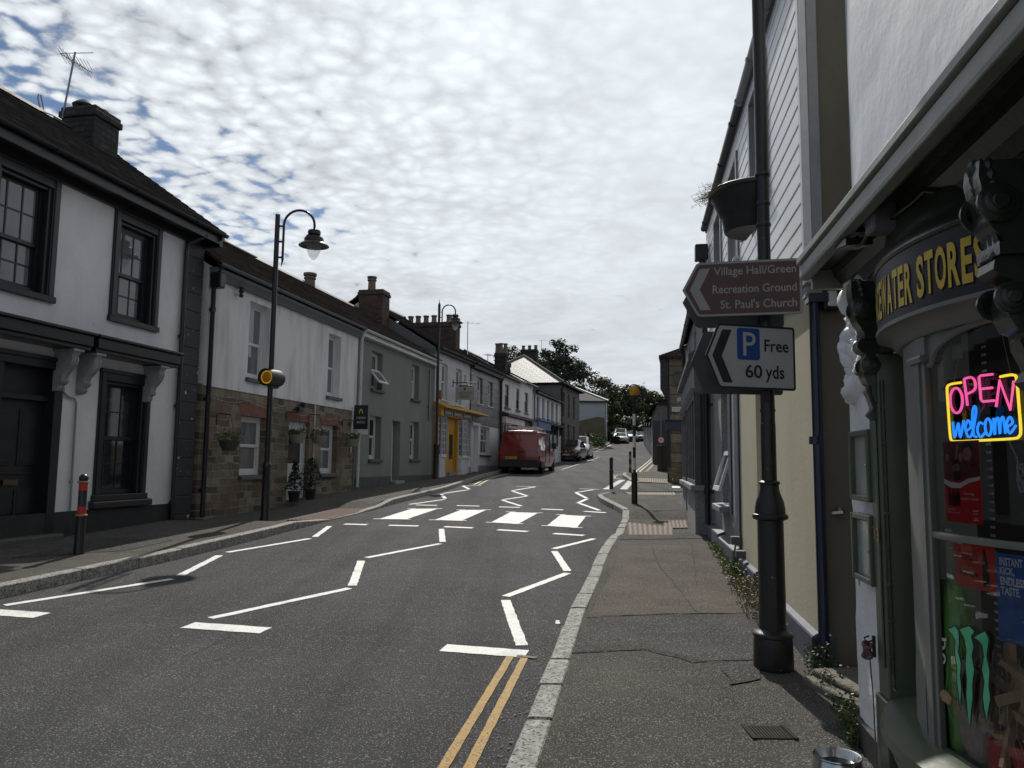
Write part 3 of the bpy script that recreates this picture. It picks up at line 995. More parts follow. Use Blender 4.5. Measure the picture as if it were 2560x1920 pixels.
    def roof(s, u0, u1, e, r, back, m='slate', th=.05, rows=.2, name='roof', ridge='ridge', verge=None):
        """Pitched roof in overlapping courses: e, r, back are (d, z) of the eave, the ridge and the rear eave."""
        mb = MB()
        for (a, b) in ((e, r), (back, r)):
            L = hypot(b[0] - a[0], b[1] - a[1])
            n = max(3, int(L / rows))
            for i in range(n):
                t0, t1 = i / n, (i + 1) / n
                nz = .014
                q0 = (a[0] + (b[0] - a[0]) * t0, a[1] + (b[1] - a[1]) * t0 + nz)
                q1 = (a[0] + (b[0] - a[0]) * t1, a[1] + (b[1] - a[1]) * t1)
                mb.quad(s.P(u0, *q0), s.P(u1, *q0), s.P(u1, *q1), s.P(u0, *q1))
                mb.quad(s.P(u0, q0[0], q0[1]), s.P(u1, q0[0], q0[1]), s.P(u1, q0[0], q0[1] - nz - (th if i == 0 else 0)), s.P(u0, q0[0], q0[1] - nz - (th if i == 0 else 0)))
        for u in (u0, u1):
            mb.add([s.P(u, *e), s.P(u, *r), s.P(u, *back), s.P(u, back[0], back[1] - th), s.P(u, r[0], r[1] - th), s.P(u, e[0], e[1] - th)], [(0, 1, 4, 5), (1, 2, 3, 4)])
        ro = mb.build(name, M[m], s.root, recalc=False)
        if ridge:
            rb = MB()
            n = max(2, int((u1 - u0) / .45))
            for i in range(n):
                a, b = u0 + (u1 - u0) * i / n, u0 + (u1 - u0) * (i + 1) / n
                s.prof(rb, [(r[0] - .13, r[1] - .06), (r[0] - .02, r[1] + .05), (r[0] + .02, r[1] + .05), (r[0] + .13, r[1] - .06)], a + .004, b - .004)
            rb.build('ridge_tiles', M[ridge], ro)
        return ro

    def gutter(s, u0, u1, d, z, m='black', r=.055, parent=None, joints=1.6):
        mb = MB()
        pts = [(r * cos(a), r * sin(a)) for a in [pi + pi * k / 8 for k in range(9)]]
        pts += [((r - .008) * cos(a), (r - .008) * sin(a)) for a in [pi + pi * k / 8 for k in range(8, -1, -1)]]
        s.prof(mb, [(d + x, z + y) for x, y in pts], u0, u1)
        u = u0 + joints * .4
        while u < u1:
            s.prof(mb, [(d + x * 1.16, z + y * 1.16) for x, y in pts], u, u + .06)
            u += joints
        return mb.build('gutter', M[m], parent or s.root)

    def pipe(s, pts, m='black', r=.038, brk=1.7, parent=None, name='downpipe'):
        mb = MB()
        s.tube(mb, pts, r, 10)
        z0, z1 = pts[-1][2], max(p[2] for p in pts)
        z = z0 + .5
        while z < z1 - .5:
            # collar at the pipe's own place at this height
            for a, b in zip(pts, pts[1:]):
                if min(a[2], b[2]) <= z <= max(a[2], b[2]) and abs(a[2] - b[2]) > .4:
                    t = (z - a[2]) / (b[2] - a[2])
                    u, d = a[0] + (b[0] - a[0]) * t, a[1] + (b[1] - a[1]) * t
                    s.tube(mb, [(u, d, z - .045), (u, d, z + .045)], r * 1.28, 10)
                    s.box(mb, u - .02, u + .02, d - .1, d, z - .02, z + .02)
            z += brk
        return mb.build(name, M[m], parent or s.root, smooth=40)

    def chimney(s, u0, u1, d0, d1, z0, z1, m='brick', pots=((.5, .5),), ph=.4, pr=.12, parent=None, pm='pot', cap=True, cowl=False):
        mb = MB()
        s.box(mb, u0, u1, d0, d1, z0, z1 - .2)
        s.box(mb, u0 - .04, u1 + .04, d0 - .04, d1 + .04, z1 - .2, z1 - .08)
        s.box(mb, u0 - .015, u1 + .015, d0 - .015, d1 + .015, z1 - .08, z1)
        ch = mb.build('chimney', M[m], parent or s.root, bevel=.012)
        for i, (a, b) in enumerate(pots):
            x, y, z = s.P(u0 + (u1 - u0) * a, d0 + (d1 - d0) * b, z1)
            pb = MB()
            pb.lathe([(pr * 1.12, -.02), (pr * 1.12, .05), (pr * .92, .08), (pr * .86, ph - .08), (pr * 1.08, ph - .06), (pr * 1.08, ph), (pr * .8, ph), (pr * .75, .1)], (x, y, z), 14)
            if cowl:
                pb.lathe([(pr * .75, ph), (pr * .75, ph + .04), (pr * 1.15, ph + .05), (pr * 1.15, ph + .1), (.01, ph + .13)], (x, y, z), 14)
            pb.build('chimney_pot', M[pm], ch, smooth=40)
        return ch


def mesh_text(body, size=1.0, spacing=1.0, offset=0.0, align='LEFT', shear=0.0, line=1.0):
    cu = bpy.data.curves.new('lettering', 'FONT')
    cu.body = body
    cu.size = size
    cu.space_character = spacing
    cu.space_line = line
    cu.offset = offset
    cu.align_x = align
    cu.shear = shear
    cu.resolution_u = 3
    ob = bpy.data.objects.new('lettering', cu)
    COL.objects.link(ob)
    dg = bpy.context.evaluated_depsgraph_get()
    me = bpy.data.meshes.new_from_object(ob.evaluated_get(dg))
    vs = [tuple(v.co) for v in me.vertices]
    fs = [tuple(p.vertices) for p in me.polygons]
    bpy.data.objects.remove(ob)
    bpy.data.meshes.remove(me)
    bpy.data.curves.remove(cu)
    return vs, fs


def fit_text(mb, body, fn, x0, x1, z0, z1, mi=0, **k):
    """Lay the lettering inside x0..x1, z0..z1; fn maps (x, z) of the sign face into space."""
    vs, fs = mesh_text(body, **k)
    if not vs:
        return
    ax, bx = min(v[0] for v in vs), max(v[0] for v in vs)
    ay, by = min(v[1] for v in vs), max(v[1] for v in vs)
    mb.add([fn(x0 + (v[0] - ax) / (bx - ax) * (x1 - x0), z0 + (v[1] - ay) / (by - ay) * (z1 - z0)) for v in vs], fs, mi)


# ---------------------------------------------------------------- black and white house
A = Fac((-5.92, 13.9), .204, 'L', 'townhouse', 'white house with black sash windows, black door and black painted quoin strip')
A.wall('wall', M['render_white'], -9.2, .27, .2, 5.72, [(-4.27, -3.26, 3.84, 5.55), (-2.02, -.98, 3.81, 5.54), (-4.0, -2.98, .5, 2.93), (-2.12, -1.03, .98, 2.92), (-7.3, -6.3, 3.84, 5.55), (-7.2, -6.1, .98, 2.92)], rev=.25, depth=4.4, gable=(-2.1, 7.52))
mb = MB()
A.box(mb, -9.2, .285, 0, .03, .2, .84)
A.box(mb, -2.98, -4.0, .002, .031, .2, .5)
pl = mb.build('plinth', M['black_plain'], A.root)
mb = MB()
z = .3
while z < 5.6:
    h = min(.335, 5.68 - z)
    A.box(mb, -.25, .285, -.05, .045, z, z + h - .016)
    z += .335
A.box(mb, -.24, .275, -.05, .035, .3, 5.68)
mb.build('quoins', M['black_wall'], A.root, bevel=.008)


def black_sash(u0, u1, z0, z1, rail, gl, rows=(2, 2)):
    w = A.sash(gl[0] - .11, gl[1] + .11, z0, z1, d=-.1, fm='black', pm='pane' if z0 > 3 else 'pane_dark', cols=3, rows=rows, fw=.1, bw=.022, rail=rail, hdr=z1 - gl[2])
    mb = MB()
    for a, b in ((u0, u0 + .13), (u1 - .13, u1)):
        A.box(mb, a, b, -.1, .035, z0 + .05, z1)
        A.box(mb, a + .02, b - .02, .035, .05, z0 + .05, z1 - .02)
        A.box(mb, a + (.05 if a == u0 else -.055), b + (.055 if a == u0 else -.05), -.1, .0, z0 + .05, z1 - .1)
    A.box(mb, u0 + .13, u1 - .13, -.1, .033, z1 - .15, z1)
    A.box(mb, u0 - .01, u1 + .01, 0, .06, z1 - .03, z1 + .03)
    A.box(mb, u0 + .13, u1 - .13, -.1, -.02, z1 - .2, z1 - .15)
    A.box(mb, u0 - .02, u1 + .02, -.1, .06, z0 - .04, z0 + .05)
    mb.build('architrave', M['black'], w, bevel=.006)
    return w


black_sash(-4.36, -3.2, 3.83, 5.58, 4.56, (-4.2, -3.45, 5.37))
black_sash(-2.08, -.92, 3.8, 5.57, 4.58, (-1.94, -1.2, 5.31))
black_sash(-7.4, -6.2, 3.83, 5.58, 4.56, (-7.2, -6.45, 5.37))
w = black_sash(-2.17, -.98, 1.0, 2.97, 1.93, (-2.05, -1.24, 2.77))
black_sash(-7.3, -6.0, 1.0, 2.97, 1.93, (-7.05, -6.25, 2.77))
mb = MB()
A.prof(mb, [(0, .97), (0, .85), (.1, .85), (.1, .95)], -2.24, -.88)
mb.build('sill', M['black'], w, bevel=.01)
# curtain seen in the small upper window
# door
mb = MB()
for a, b in ((-4.1, -3.94), (-3.06, -2.91)):
    A.box(mb, a, b, -.18, .04, .5, 2.86)
A.box(mb, -4.1, -2.91, -.18, .045, 2.86, 3.0)
A.box(mb, -4.12, -2.89, -.18, .07, 2.97, 3.03)
A.box(mb, -3.94, -3.06, -.18, -.06, 2.4, 2.48)
A.box(mb, -3.94, -3.06, -.2, -.13, 2.48, 2.86)
dr = mb.build('door_frame', M['black'], A.root, bevel=.006)
mb = MB()
A.box(mb, -3.94, -3.06, -.2, -.15, .55, 2.4)
for a, b in ((-3.85, -3.55), (-3.45, -3.15)):
    A.box(mb, a, b, -.15, -.135, 1.5, 2.28)
    A.box(mb, a + .04, b - .04, -.135, -.128, 1.54, 2.24)
    A.box(mb, a, b, -.15, -.135, .7, 1.18)
    A.box(mb, a + .04, b - .04, -.135, -.128, .74, 1.14)
A.box(mb, -3.9, -3.1, -.15, -.12, 1.38, 1.41)
mb.build('door_leaf', M['black'], dr, bevel=.006)
mb = MB()
A.box(mb, -3.66, -3.42, -.135, -.118, 1.23, 1.31)
A.box(mb, -3.63, -3.45, -.118, -.112, 1.25, 1.29)
mb.build('letterbox', mat('dull_brass', (.14, .11, .07), rough=.4, metal=.7), dr, bevel=.004)
mb = MB()
A.box(mb, -4.2, -2.9, -.1, .22, .2, .55)
mb.build('doorstep', mat('dark_granite_step', (.07, .068, .065), (.1, .098, .09), ns=30, rough=.8, bump=.5, bs=60), A.root, bevel=.02)
# canopy over door and window
mb = MB()
for a, b in ((-9.2, -2.8), (-2.7, -.76)):
    A.box(mb, a, b, 0, .4, 3.22, 3.38)
    A.box(mb, a, b, 0, .36, 3.16, 3.22)
    A.prof(mb, [(0, 3.5), (0, 3.38), (.45, 3.38), (.45, 3.42)], a - .03, b + .03)
A.box(mb, -2.8, -2.7, 0, .3, 3.2, 3.36)
mb.build('canopy', M['black'], A.root, bevel=.008)
for uc in (-4.46, -3.02, -2.58, -1.1):
    mb = MB()
    pts = [(0, 3.16), (.33, 3.16), (.33, 3.1), (.3, 3.07), (.31, 3.0), (.285, 2.93), (.23, 2.86), (.17, 2.8), (.15, 2.74), (.17, 2.7), (.14, 2.66), (.1, 2.65), (.11, 2.6), (.08, 2.56), (0, 2.55)]
    A.prof(mb, pts, uc - .065, uc + .065)
    A.prof(mb, [(p[0] + .018 if 0 < p[0] else 0, p[1]) for p in pts[3:-1]] + [(0, 2.58), (0, 3.07)], uc - .04, uc - .012)
    A.prof(mb, [(p[0] + .018 if 0 < p[0] else 0, p[1]) for p in pts[3:-1]] + [(0, 2.58), (0, 3.07)], uc + .012, uc + .04)
    A.box(mb, uc - .1, uc + .1, 0, .36, 3.12, 3.158)
    mb.build('corbel', M['corbel'], A.root, bevel=.006)
# conduit, eaves, roof
mb = MB()
A.tube(mb, [(-2.93, .02, 2.9), (-2.9, .03, 2.56), (-2.8, .03, 2.49), (-2.68, .03, 2.48), (-2.64, .03, 2.42), (-2.62, .03, .84)], .016, 8)
A.tube(mb, [(-2.63, .03, 1.25), (-2.63, .03, 1.29)], .024, 8)
mb.build('conduit', M['grey_light'], A.root, smooth=50)
A.pipe([(-.3, .07, 3.35), (-.3, .07, .35)], r=.04)
A.pipe([(-.1, .33, 5.7), (-.28, .08, 5.5), (-.3, .07, 5.35), (-.3, .07, 3.3)], r=.04)
mb = MB()
A.box(mb, -9.2, .3, -.02, .33, 5.69, 5.73)
A.box(mb, -9.2, .3, .3, .34, 5.64, 5.83)
A.box(mb, -9.2, .28, 0, .06, 5.56, 5.69)
A.box(mb, .3, .4, -.3, .34, 5.6, 5.84)
mb.build('fascia', M['black'], A.root, bevel=.006)
A.gutter(-9.2, .42, .4, 5.84)
A.roof(-9.2, .38, (.42, 5.86), (-2.1, 7.62), (-4.75, 5.75), 'slate')
mb = MB()
A.prof(mb, [(.4, 5.84), (.4, 5.7), (-2.1, 7.44), (-2.1, 7.58)], .28, .36)
mb.build('barge_board', M['black'], A.root)
ch = A.chimney(-.92, -.28, -2.2, -1.5, 6.8, 7.97, 'old_stone', pots=(), cap=False)
x, y, z = A.P(-.72, -1.92, 7.97)
mb = MB()
for k in range(4):
    a = k * pi / 2
    mb.tube([(x + .07 * cos(a), y + .07 * sin(a), z - .02), (x + .07 * cos(a), y + .07 * sin(a), z + .09)], .014, 6)
mb.lathe([(.19, .07), (.2, .1), (.12, .17), (.02, .23), (.005, .235)], (x, y, z), 16)
mb.build('chimney_cowl', M['black_metal'], ch, smooth=45)
x, y, z = A.P(-.48, -1.75, 7.97)
mb = MB()
mb.lathe([(.15, -.02), (.15, .06), (.13, .1), (.1, .1), (.1, .0)], (x, y, z), 16)
mb.build('chimney_pot', M['pot'], ch, smooth=45)


def aerial(loc, h, az, big=True, label='', lean=(0, 0)):
    a = thing('tv_aerial', label, 'aerial', loc, az, 'television aerials on the roofs')
    mb = MB()
    tip = Vector((lean[0], lean[1], h))
    mb.tube([(0, 0, 0), tip], .018 if big else .022, 8)
    mb.build('pole', M['steel'] if not big else M['grey_light'], a, smooth=50)
    mb = MB()
    L = .3 if big else .55
    t = tip - Vector((0, 0, .06))
    for s_ in ((1, .16), (1, -.16)) if big else ((1, 0),):
        mb.tube([t + Vector((-.25, 0, 0)), t + Vector((L, 0, -s_[1] * 1.2 - (.1 if big else 0)))], .008, 6)
    n = 9 if big else 7
    for k in range(n):
        f = k / (n - 1)
        for sgn in ((1, -1) if big else (0,)):
            x = -.2 + f * (L + .15)
            zz = t.z + (-.34 * f * (1 if sgn > 0 else .3) - .02 if big else 0)
            w = .24 - .06 * f if big else .24
            mb.tube([(t.x + x, t.y - w, zz + sgn * .04), (t.x + x, t.y + w, zz + sgn * .04)], .005, 5)
    mb.build('element_array', M['grey_light'], a)
    return a


wx, wy = A.W(-.95, -2.15)
aerial((wx, wy, 7.75), 1.28, .25, label='tangled rooftop aerial on a leaning pole beside the near stone chimney', lean=(.13, 0))
hk = thing('wall_tie', 'bent wire hook standing up from the ridge left of the stone chimney', 'hook', (wx - .35, wy - .1, 7.55))
mb = MB()
mb.tube([(.1, 0, 0), (-.06, 0, .52), (-.05, 0, .6), (-.01, 0, .58), (.13, 0, .05)], .013, 6)
mb.build('wire', M['grey_light'], hk, smooth=50)

# ---------------------------------------------------------------- stone and white cottage
B = Fac((-5.86, 14.06), .204, 'L', 'cottage', 'cottage with brown stone ground floor under streaked white render')
hs = [(1.69, 2.68, 1.3, 2.52), (3.72, 4.74, .6, 2.53), (5.4, 6.37, 1.3, 2.53)]
B.wall('stone_wall', M['stone'], .28, 7.43, .3, 3.03, hs, rev=.2, depth=6)
hu = [(1.79, 2.63, 3.33, 4.93), (5.61, 6.37, 3.29, 4.9)]
B.wall('rendered_wall', M['render_stain'], .3, 7.5, 3.0, 5.3, hu, d=.02, rev=.22, depth=6, gable=(-3, 7.3))
for (a, b, c, e), r, rs in zip(hu, (3.98, 4.1), (.16, .16)):
    B.sash(a, b, c, e, d=-.14, rail=c + (e - c) * .46, sill=(a - .06, b + .06, .09, .1), fw=.07, step=.02)
for (a, b, c, e) in (hs[0], hs[2]):
    wnd = B.sash(a, b, c, e, d=-.14, rail=c + (e - c) * .5, sill=(a - .04, b + .04, .09, .09), fw=.08, pm='pane_net' if a < 3 else 'pane', step=.02)
    mb = MB()
    B.facep(mb, [(a - .02, e), (b + .02, e), (b + .1, e + .23), (a - .1, e + .23)], .002, -.05)
    mb.build('lintel', M['brick_red'], wnd)
mb = MB()
a, b, c, e = hs[1]
B.box(mb, a, a + .07, -.18, -.1, c, e)
B.box(mb, b - .07, b, -.18, -.1, c, e)
B.box(mb, a + .07, b - .07, -.18, -.102, e - .07, e)
fr = mb.build('door_frame', M['white_frame'], B.root)
mb = MB()
B.box(mb, a + .07, b - .07, -.17, -.13, c + .1, e - .07)
B.box(mb, a + .17, b - .17, -.13, -.12, c + .2, c + .75)
B.box(mb, a + .2, b - .2, -.125, -.115, c + .85, c + .89)
lf = mb.build('door_leaf', M['white_frame'], fr)
mb = MB()
B.box(mb, a + .2, b - .2, -.13, -.126, c + .95, e - .2)
mb.build('door_pane', M['pane_dark'], fr)
mb = MB()
fit_text(mb, '3', lambda x, z: B.P(x, -.118, z), a + .3, a + .36, c + .6, c + .7)
mb.build('door_number', M['black'], fr)
mb = MB()
B.facep(mb, [(a - .02, e), (b + .02, e), (b + .1, e + .23), (a - .1, e + .23)], .002, -.05)
mb.build('lintel', M['brick_red'], fr)
mb = MB()
B.box(mb, .3, 7.45, .0, .2, 5.2, 5.26)
B.prof(mb, [(.02, 5.2), (.02, 5.08), (.1, 5.08), (.14, 5.14), (.2, 5.2)], .3, 7.45)
mb.build('eave_board', M['grey_paint'], B.root)
B.gutter(.25, 7.45, .27, 5.33, 'grey_paint')
B.roof(.2, 7.5, (.3, 5.36), (-3.1, 7.42), (-6.4, 5.3), 'slate_b', rows=.24)
mb = MB()
for k in range(3):
    B.box(mb, .8 + k * .8, 1.5 + k * .8, -3.02, -2.98, 7.44, 7.5)
B.box(mb, 1.2, 6.5, -2.72, -2.62, 7.22, 7.25)
mb.build('pale_ridge_tiles', M['pale_ridge'], B.root)
B.pipe([(.36, .26, 5.3), (.36, .09, 5.12), (.36, .09, .55)], r=.045)
mb = MB()
B.box(mb, .27, .45, .05, .28, 4.86, 5.16)
mb.build('hopper', M['black'], B.root, bevel=.02)
mb = MB()
B.tube(mb, [(4.95, .03, 2.98), (4.95, .03, .9)], .018, 8)
mb.build('cable_pipe', M['white_gloss'], B.root, smooth=50)
mb = MB()
n = 26
cab = [(.35 + k * .235, .04, 2.86 - .12 * abs(sin(k * pi / 6.5)) - (.06 if k > 13 else 0)) for k in range(n)]
B.tube(mb, cab, .005, 5)
for k in range(n):
    u, d, z = cab[k]
    for j in range(3):
        p = B.P(u + random.uniform(-.1, .1), d + .01, z - random.uniform(0, .05))
        mb.ball(p, .009, 5)
mb.build('fairy_lights', mat('fairy_light_bulb', (.35, .35, .34), rough=.3), B.root)
# security lights
for (u, z, nm) in ((1.2, 4.97, 'white'), (4.15, 2.92, 'black'), (3.9, 2.8, 'black')):
    if nm == 'white':
        lt = thing('wall_light', 'small black and white lantern high on the streaked white render', 'wall light', (*B.W(u, .02), z), B.rz())
    else:
        lt = thing('wall_light', 'black lamp over the cottage door, %s of two' % ('upper' if z > 2.9 else 'lower'), 'wall light', (*B.W(u, .0), z), B.rz())
    mb = MB()
    if nm == 'white':
        mb.tube([(0, 0, -.05), (0, -.1, -.05)], .03, 8)
        mb.build('bracket', M['white_gloss'], lt)
        mb = MB()
        mb.lathe([(.03, -.12), (.05, -.08), (.03, -.03), (.06, .0), (.035, .04), (.06, .07), (.01, .1)], (0.03, -.12, .02), 10)
    else:
        mb.tube([(0, 0, 0), (0, -.12, .02)], .02, 6)
        mb.box(-.1, .1, -.2, -.1, -.06, .05)
    mb.build('lamp_body', M['black_metal'], lt)

# ---------------------------------------------------------------- sage green house
C3 = B.W(7.46, 0)
C = Fac(C3, .215, 'L', 'terraced_house', 'sage green rendered house with white windows and a dark doorway')
hs = [(1.12, 1.96, 3.77, 4.88), (4.62, 5.38, 3.77, 4.93), (1.06, 1.95, 1.69, 2.96), (2.86, 3.6, .9, 2.91), (4.58, 5.45, 1.73, 2.98)]
C.wall('wall', M['green_render'], .02, 6.98, 3.0, 5.3, hs[:2], rev=.26, depth=6, gable=(-3.05, 7.3))
C.wall('lower_wall', M['green_render'], .02, 6.98, .5, 3.0, hs[2:], d=.018, rev=.28, depth=6)
mb = MB()
for a, b in ((.1, 2.83), (3.63, 6.98)):
    C.box(mb, a, b, .018, .034, .5, 1.17)
mb.build('plinth', M['green_dark'], C.root)
for i, (a, b, c, e) in enumerate(hs):
    if i == 3:
        continue
    if i == 0:
        wnd = C.sash(a, b, c, e, d=-.17, rail=c + (e - c) * .48, sill=(a - .05, b + .08, .08, .1), sillm='green_dark', fw=.07, rows=(1, 1))
        m1, m2 = MB(), MB()
        t = (e - c) * .46
        ca = radians(38)
        for (x0, x1, r0, r1) in ((a + .03, a + .1, 0, t), (b - .1, b - .03, 0, t), (a + .1, b - .1, 0, .07), (a + .1, b - .1, t - .07, t)):
            q = []
            for off in (0, .04):
                for (x, r) in ((x0, r0), (x1, r0), (x1, r1), (x0, r1)):
                    q.append(C.P(x, -.1 + r * sin(ca) + off * cos(ca), c + (e - c) * .5 - r * cos(ca) + off * sin(ca)))
            m1.hexa(q)
        q = [C.P(x, -.08 + r * sin(ca), c + (e - c) * .5 - r * cos(ca)) for (x, r) in ((a + .1, .07), (b - .1, .07), (b - .1, t - .07), (a + .1, t - .07))]
        m2.add(q, [(0, 1, 2, 3)])
        cs = m1.build('open_casement', M['white_frame'], C.root)
        m2.build('casement_pane', M['pane_net'], cs)
    else:
        C.sash(a, b, c, e, d=-.17, rail=c + (e - c) * .52, sill=(a - .06, b + .08, .09, .1), sillm='green_dark', fw=.07, pm='pane_dark' if i in (2, 4) else 'pane')
a, b, c, e = hs[3]
mb = MB()
C.box(mb, a + .02, b - .02, -.27, -.22, c, e)
C.box(mb, a, a + .06, -.24, -.16, c, e)
C.box(mb, a + .18, b - .18, -.22, -.2, c + .2, c + .8)
C.box(mb, a + .18, b - .18, -.22, -.2, c + 1.0, e - .3)
mb.build('door', M['white_frame'], C.root)
mb = MB()
C.box(mb, a - .02, b + .08, -.2, .2, .6, 1.02)
mb.build('doorstep', mat('pale_step', (.25, .245, .235), (.32, .31, .3), ns=9, rough=.9), C.root, bevel=.015)
mb = MB()
C.box(mb, .02, 6.98, 0, .18, 5.14, 5.26)
mb.build('eave_board', M['white_gloss'], C.root)
C.gutter(-.05, 7.0, .25, 5.32, 'white_gloss', r=.065)
C.pipe([(.1, .22, 5.3), (.14, .09, 5.05), (.14, .08, .9)], 'white_gloss', r=.045)
C.pipe([(6.35, .05, 4.95), (6.35, .05, 3.1)], 'green_dark', r=.018, name='cable_pipe')
C.roof(0, 7.03, (.3, 5.36), (-3.1, 7.42), (-6.4, 5.3), 'slate_b', rows=.24)
px, py, pzz = C.P(3.1, -3.1, 7.35)
mb = MB()
mb.lathe([(.18, 0), (.17, .25), (.2, .27), (.2, .32), (.15, .32), (.15, .37), (.22, .38), (.22, .46), (.02, .5)], (px, py, pzz), 14)
mb.build('roof_vent', M['pot'], C.root, smooth=40)
C.chimney(6.3, 7.0, -2.75, -1.8, 6.2, 7.97, 'brick', pots=((.5, .38),), ph=.46, pr=.16, cowl=True)
# ---------------------------------------------------------------- bakery
D4 = (-2.87, 28.2)
D = Fac(D4, .262, 'L', 'bakery', 'pebbledashed white bakery with mustard yellow shopfront', 'shop')
hs = [(.78, 1.47, 4.0, 5.38), (2.46, 3.2, 3.93, 5.38)]
D.wall('wall', M['rough_white'], .05, 4.3, .8, 5.85, hs, rev=.16, depth=6.4, gable=(-3.1, 7.75))
for a, b, c, e in hs:
    D.sash(a, b, c, e, d=-.1, cols=2, rows=(1, 1), rail=c + (e - c) * .5, fw=.06, sill=(a - .05, b + .05, .07, .07), sillm='white_frame', pm='pane_net' if a < 1 else 'pane')
D.roof(-.05, 4.35, (.28, 5.86), (-3.15, 7.95), (-6.6, 5.8), 'slate', rows=.24)
mb = MB()
D.box(mb, 0, 4.3, 0, .2, 5.72, 5.82)
mb.build('eave_board', M['black_plain'], D.root)
D.gutter(0, 4.3, .25, 5.86, 'black')
mb = MB()
D.prof(mb, [(.05, 5.62), (.05, 5.86), (-2.0, 7.12), (-3.1, 7.78), (-3.1, 7.2), (-1.9, 6.5)], -.06, .03)
mb.build('party_wall', M['grey_paint'], D.root)
D.chimney(4.05, 4.6, -3.2, -.58, 5.9, 7.6, 'brick', pots=[(.5, .0 + k) for k in (.03, .17, .3, .44, .58, .84)], ph=.34, pr=.12)
D.pipe([(.02, .1, 5.7), (.02, .1, 1.2)], 'rough_white', r=.04)
# shopfront
sf = MB()
D.box(sf, .02, .28, 0, .12, 1.0, 3.4)
D.box(sf, .02, 4.25, 0, .3, 3.33, 3.62)
D.prof(sf, [(0, 3.86), (0, 3.62), (.5, 3.62), (.5, 3.66)], .0, 5.6)
D.box(sf, 1.3, 1.48, 0, .06, 1.0, 3.33)
D.box(sf, 2.33, 2.46, 0, .14, 1.0, 3.33)
D.box(sf, 1.48, 2.33, .0, .045, 2.85, 3.33)
s_ = sf.build('shopfront', M['yellow'], D.root, bevel=.008)
mb = MB()
D.box(mb, 1.48, 2.34, .0, .03, 1.15, 2.85)
dr = mb.build('door', M['yellow'], D.root)
mb = MB()
D.box(mb, 1.7, 2.12, .03, .035, 1.75, 2.7)
mb.build('door_pane', M['pane_dark'], dr)
mb = MB()
D.box(mb, 1.5, 2.36, -.1, .14, .9, 1.25)
mb.build('doorstep', M['kerb'], D.root, bevel=.01)


def bay(F, u0, u1, z0, z1, dp, ncol, nrow, fm, pm, base_m=None, zb0=None, taper=.12, name='bay_window'):
    out = [(u0, 0), (u0 + taper, dp), (u1 - taper, dp), (u1, 0)]
    mb, pb = MB(), MB()

    def bar(p, q, z0_, z1_, w):
        F.tube(mb, [(p[0], p[1], z0_), (q[0], q[1], z1_)], w, 4)
    for (p, q, n) in ((out[0], out[1], 2), (out[1], out[2], ncol), (out[2], out[3], 2)):
        for i in range(n + 1):
            t = i / n
            x = (p[0] + (q[0] - p[0]) * t, p[1] + (q[1] - p[1]) * t)
            bar(x, x, z0, z1, .04 if i in (0, n) else .016)
        for j in range(nrow + 1):
            z = z0 + (z1 - z0) * j / nrow
            bar(p, q, z, z, .035 if j in (0, nrow) else .015)
        pb.quad(F.P(p[0], p[1] - .02, z0), F.P(q[0], q[1] - .02, z0), F.P(q[0], q[1] - .02, z1), F.P(p[0], p[1] - .02, z1))
    w = mb.build(name, M[fm], F.root)
    pb.build('pane', M[pm], w, recalc=False)
    if base_m:
        bb = MB()
        k = [(u0 - .03, -.02), (u0 + taper - .02, dp + .03), (u1 - taper + .02, dp + .03), (u1 + .03, -.02)]
        bb.prism([F.P(u, d - (.05 if d > 0 else 0), zb0) for u, d in k], [F.P(u, d - (.05 if d > 0 else 0), z0 - .07) for u, d in k])
        bb.build('bay_base', M[base_m], w)
        bb = MB()
        bb.prism([F.P(u, d, z0 - .07) for u, d in k], [F.P(u, d, z0 - .02) for u, d in k])
        bb.build('sill', M[fm], w)
    return w


bay(D, .3, 1.12, 1.88, 3.3, .16, 3, 6, 'white_frame', 'pane', 'rough_white', .9)
bay(D, 2.44, 3.3, 1.86, 3.28, .28, 4, 6, 'white_frame', 'pane', 'rough_white', .9)
bay(D, 3.72, 4.28, 1.86, 3.28, .05, 3, 6, 'white_frame', 'pane', 'rough_white', .9, taper=.03)
for (a, b, t) in ((.3, 1.15, 'CHACEWATER'), (1.35, 2.3, 'BAKERY'), (2.5, 3.6, 'CHACEWATER'), (3.72, 4.2, 'BREAD')):
    mb = MB()
    D.box(mb, a, b, .3, .325, 3.36, 3.58)
    sg = mb.build('name_board', M['navy'], s_)
    if t != 'BREAD':
        mb = MB()
        fit_text(mb, t, lambda x, z: D.P(x, .328, z), a + .1, b - .1, 3.42, 3.53)
        mb.build('lettering', M['white_frame'], sg)
# hanging sign of the bakery, facing down the street
hs_ = thing('hanging_sign', 'pale hanging sign on an iron bracket, lettered for the bakery', 'sign', (*D.W(2.1, 0), 4.75), D.rz())
mb = MB()
mb.tube([(0, 0, 0), (0, -1.0, 0)], .018, 6)
mb.tube([(0, -.5, 0), (0, -.5, .22)], .014, 6)
mb.lathe([(.0, .22), (.035, .25), (.0, .33)], (0, -.5, 0), 6)
mb.box(-.02, .02, -.03, 0, -.16, .12)
mb.tube([(0, -.25, -.13), (0, -.8, -.13)], .03, 6)
mb.build('bracket', M['black_metal'], hs_)
mb = MB()
mb.box(-.02, .02, -.9, -.12, -.68, -.17)
bo = mb.build('sign_board', mat('pale_sign_board', (.3, .3, .29), (.35, .35, .34), ns=4, rough=.5), hs_, bevel=.006)
mb = MB()
for (t, z0, z1, w) in (('CHACEWATER', -.46, -.36, .3), ('BAKERY', -.6, -.5, .2)):
    fit_text(mb, t, lambda x, z: (-.0225, -.51 - x, z), -w, w, z0, z1, offset=.004)
mb.box(-.0225, -.021, -.55, -.47, -.3, -.21)
